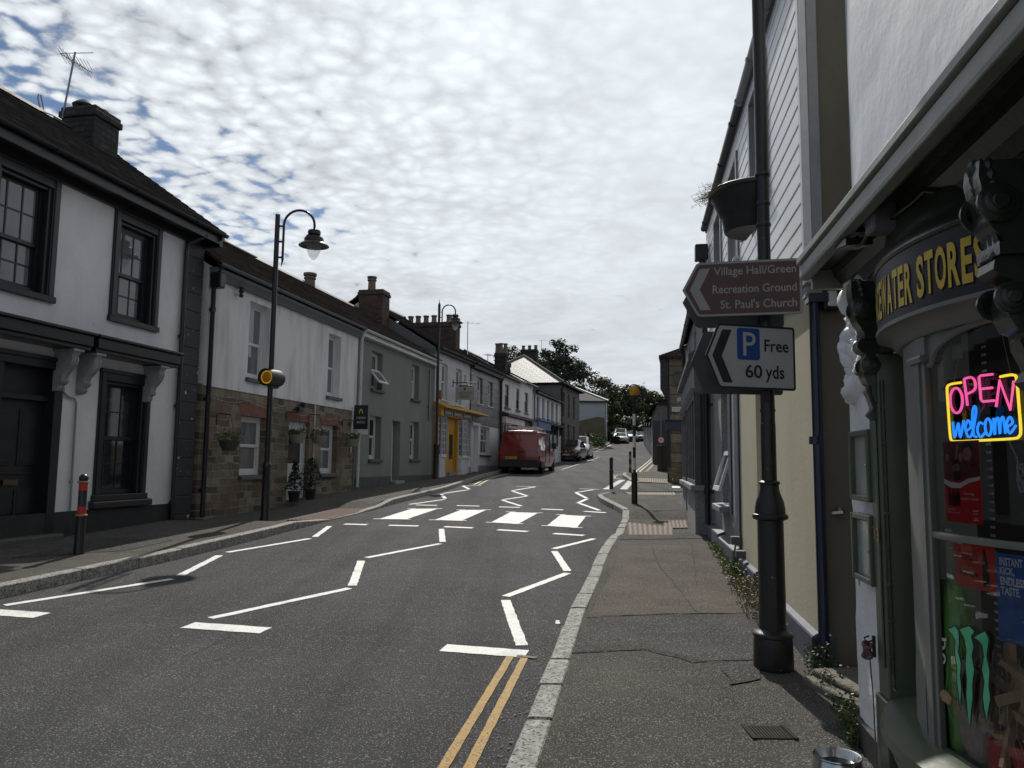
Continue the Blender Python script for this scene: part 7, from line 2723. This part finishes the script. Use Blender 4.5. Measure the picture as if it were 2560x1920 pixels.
def weed(x, y, r, h, n, flowers, label, seed, m='leaf', leaf=.03, zoff=0):
    t = thing('weed', label, 'weed', (x, y, gz(y) + upR(y) + zoff), 0, 'weeds along the foot of the right hand walls')
    rnd = random.Random(seed)
    mb = MB()
    tuft(mb, (0, 0, 0), n, r, h, rnd, leaf, droop=.1)
    mb.build('leaves', M[m], t, recalc=False)
    mb, fb, cb2 = MB(), MB(), MB()
    for i in range(max(6, flowers)):
        a, q = rnd.uniform(0, 6.28), rnd.random() ** .5 * r
        b = (q * cos(a), q * sin(a), 0)
        e = (b[0] * 1.4 + rnd.uniform(-.03, .03), b[1] * 1.4 + rnd.uniform(-.03, .03), h * rnd.uniform(.6, 1.5))
        mid = ((b[0] + e[0]) / 2 + rnd.uniform(-.015, .015), (b[1] + e[1]) / 2, e[2] * .55)
        mb.tube([b, mid, e], .0022, 4, r1=.0012)
        if i < flowers:
            k = 9
            s_ = rnd.uniform(.7, 1.0)
            tl = Vector((rnd.uniform(-.6, .6), rnd.uniform(-1, .2), 1)).normalized()
            ux = tl.orthogonal().normalized()
            uy = tl.cross(ux)
            E_ = Vector(e)
            fb.add([tuple(E_ + (ux * cos(2 * pi * j / k) + uy * sin(2 * pi * j / k)) * .0095 * s_ * (1 if j % 2 else .75)) for j in range(k)], [tuple(range(k))])
            cb2.ball(tuple(E_ + tl * .002), .0034, 5)
    mb.build('stems', M['leaf_dry' if m == 'leaf_dry' else 'leaf'], t, recalc=False)
    if flowers:
        fb.build('daisies', M['petal'], t, recalc=False)
        cb2.build('daisy_centres', mat('daisy_yellow', (.5, .38, .04), rough=.6) if 'daisy_yellow' not in bpy.data.materials else bpy.data.materials['daisy_yellow'], t)


WL = lambda y: 2.0 + .163 * (y - 5)
for i, (y, off, r, h, n, f, m) in enumerate(((10.7, .1, .12, .09, 260, 0, 'leaf_y'), (10.0, .1, .13, .12, 300, 0, 'leaf_y'), (9.35, .1, .12, .1, 240, 0, 'leaf_y'), (8.75, .12, .14, .13, 300, 4, 'leaf_y'), (8.2, .12, .14, .14, 200, 16, 'leaf'), (7.7, .13, .14, .15, 180, 26, 'leaf_dry'), (7.15, .13, .15, .16, 180, 34, 'leaf_dry'), (6.6, .13, .14, .15, 160, 30, 'leaf_dry'), (6.1, .12, .13, .12, 160, 18, 'leaf_dry'))):
    weed(WL(y) - off, y, r, h, n, f, ['bright green grass tuft by the grey plinth, farthest up the wall', 'bright green grass tuft second from the far end', 'bright green grass tuft third from the far end', 'tall yellow green weed where the grass gives way to daisies', 'mixed weed with the first few daisies', 'dry weed with daisies before the plinth meter box', 'dry daisy clump behind the column, farther one', 'dry daisy clump behind the column, nearer one', 'low dry daisies at the cream wall'][i], 20 + i, m, .028)
for i, (x, y, r, h, n, f, lab) in enumerate(((1.98, 5.05, .09, .18, 260, 8, 'leafy daisy weed right behind the column base'), (1.93, 4.75, .09, .1, 240, 7, 'green daisy weed between column and corner pipes'), (1.86, 4.4, .08, .08, 200, 5, 'low green weed at the stone step'), (1.76, 4.1, .07, .09, 240, 4, 'green weed in the gap beside the shop corner'), (1.71, 3.93, .05, .08, 200, 3, 'small green weed against the black shop plinth'))):
    weed(x, y, r, h, n, f, lab, 40 + i, 'leaf', .02)
weed(4.0, 13.6, .3, .35, 500, 14, 'dark bushy weed at the foot of the roughcast bay', 50, 'leaf', .05)
weed(3.62, 12.15, .25, .3, 500, 16, 'dark weed with white flowers beside the black downpipe', 51, 'leaf', .05)
weed(5.75, 27.3, .2, .5, 200, 0, 'wispy weed at the corner of the side street', 52, 'leaf_dry', .06)
# step beside the shop
stp = thing('stone_step', 'worn granite step in the gap beside the shop', 'step', (2.02, 4.5, pz(4.4)), .161)
mb = MB()
mb.box(-.15, .5, -.42, .43, -.2, .06)
mb.box(-.08, .5, -.2, .44, .06, .1)
mb.build('step_stone', mat('step_granite', (.13, .115, .09), (.2, .18, .145), ns=12, rough=.9, bump=.9, bs=35, bdist=.02), stp, bevel=.025, seg=3)
# dog bowl
dbw = thing('dog_bowl', 'shiny steel dog bowl on the pavement by the shop', 'bowl', (1.5, 3.655, pz(3.655)))
mb = MB()
mb.lathe([(.001, .004), (.07, .004), (.082, .012), (.095, .055), (.104, .06), (.106, .055), (.1, .048), (.112, .0), (.105, .0), (.001, .0)], (0, 0, 0), 48)
mb.build('bowl', M['steel'], dbw, smooth=50)
mb = MB()
mb.lathe([(.001, .022), (.083, .022), (.001, .02)], (0, 0, 0), 32)
mb.build('water', glass_mat('bowl_water', clear=.85), dbw)
# ================================================================ vehicles
def paint(name, c, rough=.28):
    return mat(name, c, tuple(x * .85 for x in c), ns=2, rough=rough, coat=.8, spec=.5)


def car(name, label, cat, loc, rz, st, paintm, wheels, wr=.33, ww=.2, glass=(), group=None):
    """st: stations along the length (x, z_bottom, z_belt, z_top, half width, half width of roof)."""
    t = thing(name, label, cat, loc, rz, group)
    mb = MB()
    rings = []
    for (x, zb, zs, zt, wb, wt) in st:
        h = [(0, zb), (wb * .84, zb), (wb * .955, zb + .06), (wb * .99, zb + (zs - zb) * .3), (wb, zb + (zs - zb) * .62), (wb * .975, zs - .03), (wb * .95, zs), (wt + (wb * .95 - wt) * .12, zt - min(.09, (zt - zs) * .3)), (wt * .93, zt - min(.025, (zt - zs) * .15)), (wt * .72, zt), (0, zt + .012)]
        rings.append([(x, y, z) for y, z in h] + [(x, -y, z) for y, z in h[-2:0:-1]])
    n = len(rings[0])
    vs = [p for r in rings for p in r]
    fs = [(i * n + j, i * n + (j + 1) % n, (i + 1) * n + (j + 1) % n, (i + 1) * n + j) for i in range(len(rings) - 1) for j in range(n)]
    fs += [tuple(range(n)), tuple(range((len(rings) - 1) * n, len(rings) * n))[::-1]]
    mb.add(vs, fs)
    body = mb.build('body', paintm, t, smooth=38)
    # wheel arches and wheels
    for (x, w) in wheels:
        for s_ in (-1, 1):
            wh = MB()
            y = s_ * (w - ww / 2)
            wh.lathe([(wr * .6, -ww / 2), (wr * .93, -ww / 2), (wr, -ww / 2 + .03), (wr, ww / 2 - .03), (wr * .93, ww / 2), (wr * .6, ww / 2)], (x, y, wr), 24, axis='y')
            ar = MB()
            ar.lathe([(wr * 1.16, -.02), (wr * 1.16, .012), (.01, .012), (.01, -.02)] if s_ > 0 else [(wr * 1.16, .02), (wr * 1.16, -.012), (.01, -.012), (.01, .02)], (x, s_ * (w - .012), wr + .02), 24, axis='y')
            ar.build('wheel_arch', M['soot'], t, smooth=40)
            o = wh.build('wheel', M['rubber'], t, smooth=40)
            rm = MB()
            rm.lathe([(wr * .62, s_ * ww * .47), (wr * .58, s_ * ww * .3), (wr * .18, s_ * ww * .36), (wr * .14, s_ * ww * .44), (.005, s_ * ww * .44)], (x, y, wr), 20, axis='y')
            for k in range(5):
                a = 2 * pi * k / 5
                c, q = cos(a), sin(a)
                rm.hexa([(x + c * r - q * b, y + s_ * ww * e, wr + q * r + c * b) for e in (.33, .45) for r, b in ((.05, -.03), (wr * .6, -.022), (wr * .6, .022), (.05, .03))])
            rm.build('rim', M['alloy'], o, smooth=40)
    for nm, polys in glass:
        gb = MB()
        for p in polys:
            gb.add(p, [tuple(range(len(p)))])
        gb.build(nm, M['car_glass'], t, recalc=False)
    return t


def onto(t, name, m, boxes, bevel=.0, parent=None):
    mb = MB()
    for b in boxes:
        mb.box(*b)
    return mb.build(name, m, parent or t, bevel=bevel)


# red van, seen from behind
vr = paint('van_red', (.22, .016, .017))
x0, y0 = .38, 34.15
st = [(0, .42, 1.15, 1.9, .84, .72), (.03, .32, 1.15, 1.92, .92, .78), (.5, .28, 1.15, 1.945, .95, .8), (2.6, .28, 1.13, 1.95, .95, .8), (3.3, .28, 1.1, 1.9, .95, .78), (3.75, .28, 1.08, 1.6, .94, .72), (4.15, .28, 1.06, 1.22, .93, .74), (4.6, .3, .95, 1.03, .9, .72), (4.8, .36, .72, .8, .82, .66)]
van = car('red_van', 'dark red panel van with roof rack parked on the left, rear doors towards us', 'van', (x0, y0, gz(y0) + .004), atan2(.98, .2), st, vr, ((.85, .93), (3.85, .93)), .33, .21,
          glass=[('windscreen', [[(3.36, -.66, 1.82), (3.36, .66, 1.82), (4.06, .7, 1.25), (4.06, -.7, 1.25)]]),
                 ('side_window', [[(2.55, s_ * .885, 1.24), (3.72, s_ * .9, 1.2), (3.4, s_ * .845, 1.66), (2.6, s_ * .825, 1.72)] for s_ in (-1, 1)])])
onto(van, 'bumper', M['plastic_dk'], [(-.09, .12, -.9, .9, .3, .62), (.0, .9, -.965, -.93, .3, .58), (.0, .9, .93, .965, .3, .58)], .03)
onto(van, 'rear_seam', M['soot'], [(-.012, .02, -.006, .006, .62, 1.78), (-.012, .02, -.78, .78, .62, .632), (-.012, .02, -.7, .7, 1.776, 1.786)])
for s_ in (-1, 1):
    onto(van, 'tail_light', mat('tail_clear%d' % s_, (.3, .05, .05), (.55, .5, .5), ns=16, rough=.15) if s_ < 0 else M['redlens'], [(-.02, .08, s_ * .86 - .07, s_ * .86 + .05, .8, 1.3)], .02)
    onto(van, 'tail_light_base', M['redlens'], [(-.022, .06, s_ * .87 - .05, s_ * .87 + .04, .66, .8)], .02)
np_ = onto(van, 'number_plate', M['plate_y'], [(-.105, -.09, .12, .64, .66, .77)])
mb = MB()
fit_text(mb, 'WA64 ULZ', lambda x, z: (-.1065, .38 - x, z), -.23, .23, .68, .75, offset=.01)
mb.build('lettering', M['soot'], np_)
mb = MB()
mb.lathe([(.001, -.022), (.06, -.022), (.06, -.01), (.001, -.01)], (0, -.6, .88), 16, axis='x')
mb.build('door_badge', M['alloy'], van)
onto(van, 'rear_handle', M['plastic_dk'], [(-.03, .0, -.2, .1, .95, 1.02)], .01)
onto(van, 'door_seam', M['soot'], [(2.48, 2.49, -.958, -.93, .5, 1.66), (1.35, 1.36, -.958, -.93, .5, 1.66), (1.35, 2.48, -.962, -.94, 1.12, 1.14)])
mb = MB()
for y in (-.55, .55):
    mb.tube([(.3, y, 2.09), (2.8, y, 2.09)], .03, 6)
for x in (.45, 1.5, 2.6):
    mb.tube([(x, -.72, 1.93), (x, -.7, 2.09), (x, .7, 2.09), (x, .72, 1.93)], .024, 6)
mb.build('roof_rack', M['white_frame'], van)
for s_ in (-1, 1):
    onto(van, 'door_mirror', M['plastic_dk'], [(3.3, 3.45, s_ * 1.04 - .1, s_ * 1.04 + .1, 1.18, 1.48)], .04)


def front_car(name, label, loc, rz, pm, H, Wd, L, suv=True, group='cars parked up the street'):
    b = H * .6
    st = [(0, .34, .6, .72, Wd * .78, Wd * .6), (.1, .24, .66, .82, Wd * .93, Wd * .72), (.45, .22, .8, .92, Wd, Wd * .76), (1.05, .22, b - .02, b + .06, Wd, Wd * .78), (1.3, .22, b, b + .16, Wd, Wd * .76), (1.95, .22, b + .02, H - .06, Wd, Wd * .7), (2.3, .22, b + .03, H, Wd, Wd * .68), (L - .9, .22, b + .04, H - .02, Wd, Wd * .68), (L - .35, .24, b + .04, H - .2, Wd * .98, Wd * .66), (L - .05, .3, b - .02, b + .15, Wd * .93, Wd * .62), (L, .4, b - .1, b, Wd * .85, Wd * .6)]
    t = car(name, label, 'car', loc, rz, st, pm, ((.8, Wd * .98), (L - .8, Wd * .98)), .34 if suv else .31, .2,
            glass=[('windscreen', [[(1.26, -Wd * .68, b + .185), (1.26, Wd * .68, b + .185), (1.9, Wd * .6, H - .035), (1.9, -Wd * .6, H - .035)]]),
                   ('side_window', [[(1.5, s_ * Wd * .955, b + .05), (L - .6, s_ * Wd * .955, b + .07), (L - .95, s_ * Wd * .785, H - .13), (2.15, s_ * Wd * .785, H - .13)] for s_ in (-1, 1)])])
    onto(t, 'bumper', M['plastic_dk'], [(-.03, .25, -Wd * .8, Wd * .8, .24, .44)], .04)
    onto(t, 'grille', M['soot'], [(-.012, .1, -Wd * .34, Wd * .34, .55, .68)], .02)
    for s_ in (-1, 1):
        onto(t, 'headlight', M['lampglass'], [(.05, .32, s_ * Wd * .74 - .12, s_ * Wd * .74 + .12, .6, .76)], .04)
        onto(t, 'door_mirror', pm, [(1.6, 1.72, s_ * (Wd + .1) - .1, s_ * (Wd + .1) + .08, b + .04, b + .2)], .03)
    return t


sr = paint('suv_red', (.08, .01, .009))
y0 = 52.4
suv = front_car('red_car', 'red compact off-roader parked facing us behind the van, pale grille emblem', (3.72, y0, gz(y0) + .004), atan2(.97, .24), sr, 1.57, .88, 4.13)
mb = MB()
mb.lathe([(.09, -.03), (.125, -.03), (.125, .02), (.09, .02)], (.1, .5, .5), 16, axis='x')
mb.lathe([(.09, -.03), (.125, -.03), (.125, .02), (.09, .02)], (.1, -.5, .5), 16, axis='x')
mb.build('fog_light', M['lampglass'], suv, smooth=40)
mb = MB()
mb.tube([(-.02, -.3, .78), (-.03, -.19, .6), (-.03, .19, .6), (-.02, .3, .78)], .02, 6)
mb.lathe([(.03, 0), (.06, 0), (.06, .01), (.03, .01)], (-.04, 0, .7), 14, axis='x')
mb.build('grille_emblem', M['steel'], suv)
np_ = onto(suv, 'number_plate', M['plate_w'], [(-.05, -.035, -.26, .26, .42, .53)])
mb = MB()
fit_text(mb, 'WJ11 BFP', lambda x, z: (-.0515, -x, z), -.23, .23, .44, .51, offset=.01)
mb.build('lettering', M['soot'], np_)
onto(suv, 'skid_plate', M['alloy'], [(-.02, .15, -.5, .5, .2, .24)])
y0 = 57.3
mpv = front_car('silver_car', 'silver people carrier parked close behind the red off-roader', (4.85, y0, gz(y0) + .004), atan2(.98, .19), paint('silver', (.3, .31, .33)), 1.78, .9, 4.4)
y0 = 97.2
front_car('silver_car', 'pale saloon car facing us at the crest of the road', (13.75, y0, gz(y0) + .004), atan2(.97, .2), paint('pale_silver', (.55, .56, .58)), 1.45, .9, 4.4, False)
y0 = 103
front_car('white_van', 'white van with roof bars behind the pale saloon at the crest', (14.5, y0, gz(y0) + .004), atan2(.97, .2), paint('van_white', (.65, .65, .65)), 2.0, .98, 5, True)
y0 = 106
front_car('black_car', 'black off-roader at the crest, right of the white van', (16.55, y0, gz(y0) + .004), atan2(.97, .2), paint('black_paint', (.01, .01, .011)), 1.65, .88, 4.3)
y0 = 109
front_car('blue_car', 'pale blue hatchback at the crest, behind the striped beacon pole', (18.2, y0, gz(y0) + .004), atan2(.97, .2), paint('pale_blue_paint', (.2, .26, .32)), 1.5, .86, 4, False)
y0 = 111
front_car('white_car', 'white car at the crest, farthest right of the row', (20.0, y0, gz(y0) + .004), atan2(.97, .2), paint('white_paint', (.65, .65, .64)), 1.5, .86, 4, False)
y0 = 84
wc = front_car('white_car', 'white car half hidden by the corner building, red tail light showing', (16.9, y0, gz(y0) + .004), atan2(-.97, -.17), paint('white_paint2', (.6, .6, .6)), 1.6, .88, 4, False)
onto(wc, 'tail_light', M['redlens'], [(3.93, 4.02, -.85, -.6, .8, 1.0), (3.93, 4.02, .6, .85, .8, 1.0)], .02)
pb_ = thing('planter_box', 'dark planter box with a small bush in front of the pale saloon', 'planter', (12.9, 96.3, gz(96.3) + .1), .2)
onto(pb_, 'box', M['soot'], [(-.55, .55, -.35, .35, 0, .8), (-.6, .6, -.4, .4, .74, .82)])
mb = MB()
rnd = random.Random(4)
tuft(mb, (.2, 0, .8), 150, .3, .5, rnd, .12)
mb.build('foliage', M['leaf'], pb_, recalc=False)
# plants at the bend
cy = thing('cordyline', 'reddish spiky shrub above the parked cars at the bend', 'shrub', (7.4, 74.0, 3.3))
mb = MB()
rnd = random.Random(8)
for i in range(90):
    a, e = rnd.uniform(0, 6.283), rnd.uniform(-.1, 1.4)
    d = Vector((cos(a) * cos(e), sin(a) * cos(e), sin(e)))
    b = Vector((rnd.uniform(-.1, .1), rnd.uniform(-.1, .1), 1.0))
    s_ = d.cross(Vector((0, 0, 1))).normalized() * .035
    l = rnd.uniform(.45, .75)
    mb.add([tuple(b - s_), tuple(b + s_), tuple(b + d * l - Vector((0, 0, .06)))], [(0, 1, 2)])
mb.build('leaves', mat('red_leaf', (.16, .07, .035), (.11, .1, .04), ns=5, rough=.6), cy, recalc=False)
mb = MB()
mb.tube([(0, 0, -.5), (0, 0, 1.05)], .06, 6)
mb.build('stem', M['bark'], cy)
hd = thing('hedge', 'low green hedge over the rubble wall at the bend', 'hedge', (8.3, 78.0, 3.4))
mb = MB()
for k in range(8):
    tuft(mb, (-1.2 + .35 * k, -1.5 + k * .6, 0), 120, .5, 1.2, rnd, .18)
mb.build('foliage', M['leaf'], hd, recalc=False)

# ================================================================ trees


def tree(x, y, h, r, label, kind, seed, name='broadleaf_tree', n=2600, base=.18, group='trees of the wood beyond the street'):
    rnd = random.Random(seed)
    z0 = gz(y) - .3
    t = thing(name, label, 'tree', (x, y, z0), 0, group)
    mb = MB()
    mb.tube([(0, 0, 0), (rnd.uniform(-.1, .1), 0, h * .25), (rnd.uniform(-.3, .3), rnd.uniform(-.3, .3), h * .5), (rnd.uniform(-.4, .4), 0, h * .85)], .028 * h, 8, r1=.03)
    clumps = []
    m = 26 if kind != 'pine' else 34
    for i in range(m):
        f = rnd.random()
        if kind == 'pine':
            z = h * (.62 + .33 * f)
            w = r * (1.0 - .7 * f * f)
            a, q = rnd.uniform(0, 6.283), w * rnd.uniform(.1, 1) ** .7
            c = (q * cos(a), q * sin(a), z)
            s_ = (r * .3 * rnd.uniform(.7, 1.2), r * .3, r * .17)
        else:
            k = r * rnd.uniform(.26, .46)
            z = h * base + k * .5 + (h * (1 - base) - k * 1.3) * f
            w = r * sin(pi * (.18 + .72 * f)) ** .7
            a, q = rnd.uniform(0, 6.283), w * rnd.random() ** .5
            c = (q * cos(a), q * sin(a), z)
            s_ = (k, k, k * .8)
        clumps.append((c, s_))
        if i % 2 == 0:
            b = (0, 0, max(h * .22, c[2] * .6))
            mb.tube([b, ((b[0] + c[0]) * .5, (b[1] + c[1]) * .5, (b[2] + c[2]) * .52), c], .012 * h * .5, 5, r1=.02)
    mb.build('trunk', M['bark'], t, smooth=50)
    lv = MB()
    per = n // m
    for (c, s_) in clumps:
        for j in range(per):
            d = Vector((rnd.gauss(0, 1), rnd.gauss(0, 1), rnd.gauss(0, 1))).normalized() * (rnd.uniform(.55, 1.08))
            p = Vector((c[0] + d.x * s_[0], c[1] + d.y * s_[1], c[2] + d.z * s_[2]))
            nn = (d + Vector((rnd.uniform(-.7, .7), rnd.uniform(-.7, .7), rnd.uniform(-.2, .9)))).normalized()
            a = nn.orthogonal().normalized()
            b = nn.cross(a)
            th = rnd.uniform(0, 6.283)
            a, b = a * cos(th) + b * sin(th), b * cos(th) - a * sin(th)
            l = rnd.uniform(.13, .26) * (1.15 if kind != 'pine' else 1)
            lv.add([tuple(p - a * l), tuple(p + b * l * .6), tuple(p + a * l), tuple(p - b * l * .6)], [(0, 1, 2, 3)])
    lv.build('crown', M['pine' if kind == 'pine' else kind], t, recalc=False)
    return t


zz_ = lambda y: gz(y) - .3
# (x, y, crown top z, radius, kind)
TR = [(.6, 120, 21.2, 3.8, 'tree'), (3.0, 118, 20.6, 3.8, 'tree2'), (4.6, 119, 19.4, 3.4, 'tree'), (7.2, 116, 18.0, 3.6, 'tree'), (10.3, 117, 17.6, 3.5, 'tree2'), (13.0, 120, 15.6, 3.2, 'tree'), (15.4, 124, 15.9, 3.2, 'tree2'), (18.0, 126, 15.0, 3.2, 'tree'), (20.6, 128, 15.0, 3.0, 'tree'), (23.2, 129, 14.4, 3.0, 'tree2'), (26.0, 130, 14.3, 3.0, 'tree'), (29.0, 131, 14.2, 3.2, 'tree')]
where = ['at the left end of the wood, behind the chimney pots', 'tall and pale beside the hipped roof', 'dark, behind the hipped roof', 'full and dark below the umbrella pine', 'pale green, right of the pine', 'dark, over the far pale house', 'pale and spreading, above the parked saloon', 'dark, just left of the striped pole', 'dark, behind the amber globe', 'pale, right of the amber globe', 'dark, over the distant terrace', 'at the right end of the wood']
for i, (x, y, zt, r, k) in enumerate(TR):
    tree(x, y, zt - zz_(y), r, 'leafy tree ' + where[i], k, 100 + i, n=3600, base=.06)
tree(6.6, 110, 19.7 - zz_(110), 4.0, 'dark umbrella pine with flat layered crown above the wood', 'pine', 77, 'pine_tree', n=5200)
bk = [(11.5, 112, 8.6, 2.2), (14.6, 114, 9.2, 2.3), (17.4, 116, 9.0, 2.3), (20.5, 118, 9.3, 2.4), (23.6, 119, 9.0, 2.4), (26.5, 120, 9.4, 2.5), (9.0, 113, 9.6, 2.4)]
for i, (x, y, zt, r) in enumerate(bk):
    tree(x, y, zt - zz_(y), r, 'dark understorey shrub tree behind the cars at the crest, %s' % ['second from left', 'third from left', 'middle', 'third from right', 'second from right', 'rightmost', 'leftmost'][i], 'tree', 200 + i, 'shrub_tree', n=2200, base=.0)
wd_ = MB()
rnd = random.Random(31)
for i in range(13000):
    x, y = rnd.uniform(-14, 46), rnd.uniform(132, 150)
    z = gz(y) + rnd.random() ** .8 * (9.0 + 1.2 * sin(x * .4))
    a = Vector((rnd.uniform(-1, 1), rnd.uniform(-1, 1), rnd.uniform(-1, 1))).normalized() * .75
    b = a.orthogonal().normalized() * .5
    p = Vector((x, y, z))
    wd_.add([tuple(p - a), tuple(p + b), tuple(p + a), tuple(p - b)], [(0, 1, 2, 3)])
wo = wd_.build('wood', M['tree'], None, recalc=False)
tag(wo, 'dark mass of woodland closing the street', 'woodland', kind='stuff')
bs = thing('sapling', 'thin bare topped sapling above the wood right of the amber globe', 'tree', (20.7, 121, zz_(121)))
mb = MB()
mb.tube([(0, 0, 0), (.1, 0, 5), (.2, 0, 10.0)], .09, 5, r1=.015)
for k in range(26):
    z = 6.5 + rnd.random() * 3.3
    a = rnd.uniform(0, 6.28)
    l = (10.6 - z) * .3
    mb.tube([(.15, 0, z), (.15 + l * cos(a), l * sin(a), z + l * .7)], .022, 4, r1=.008)
mb.build('trunk', M['bark'], bs)
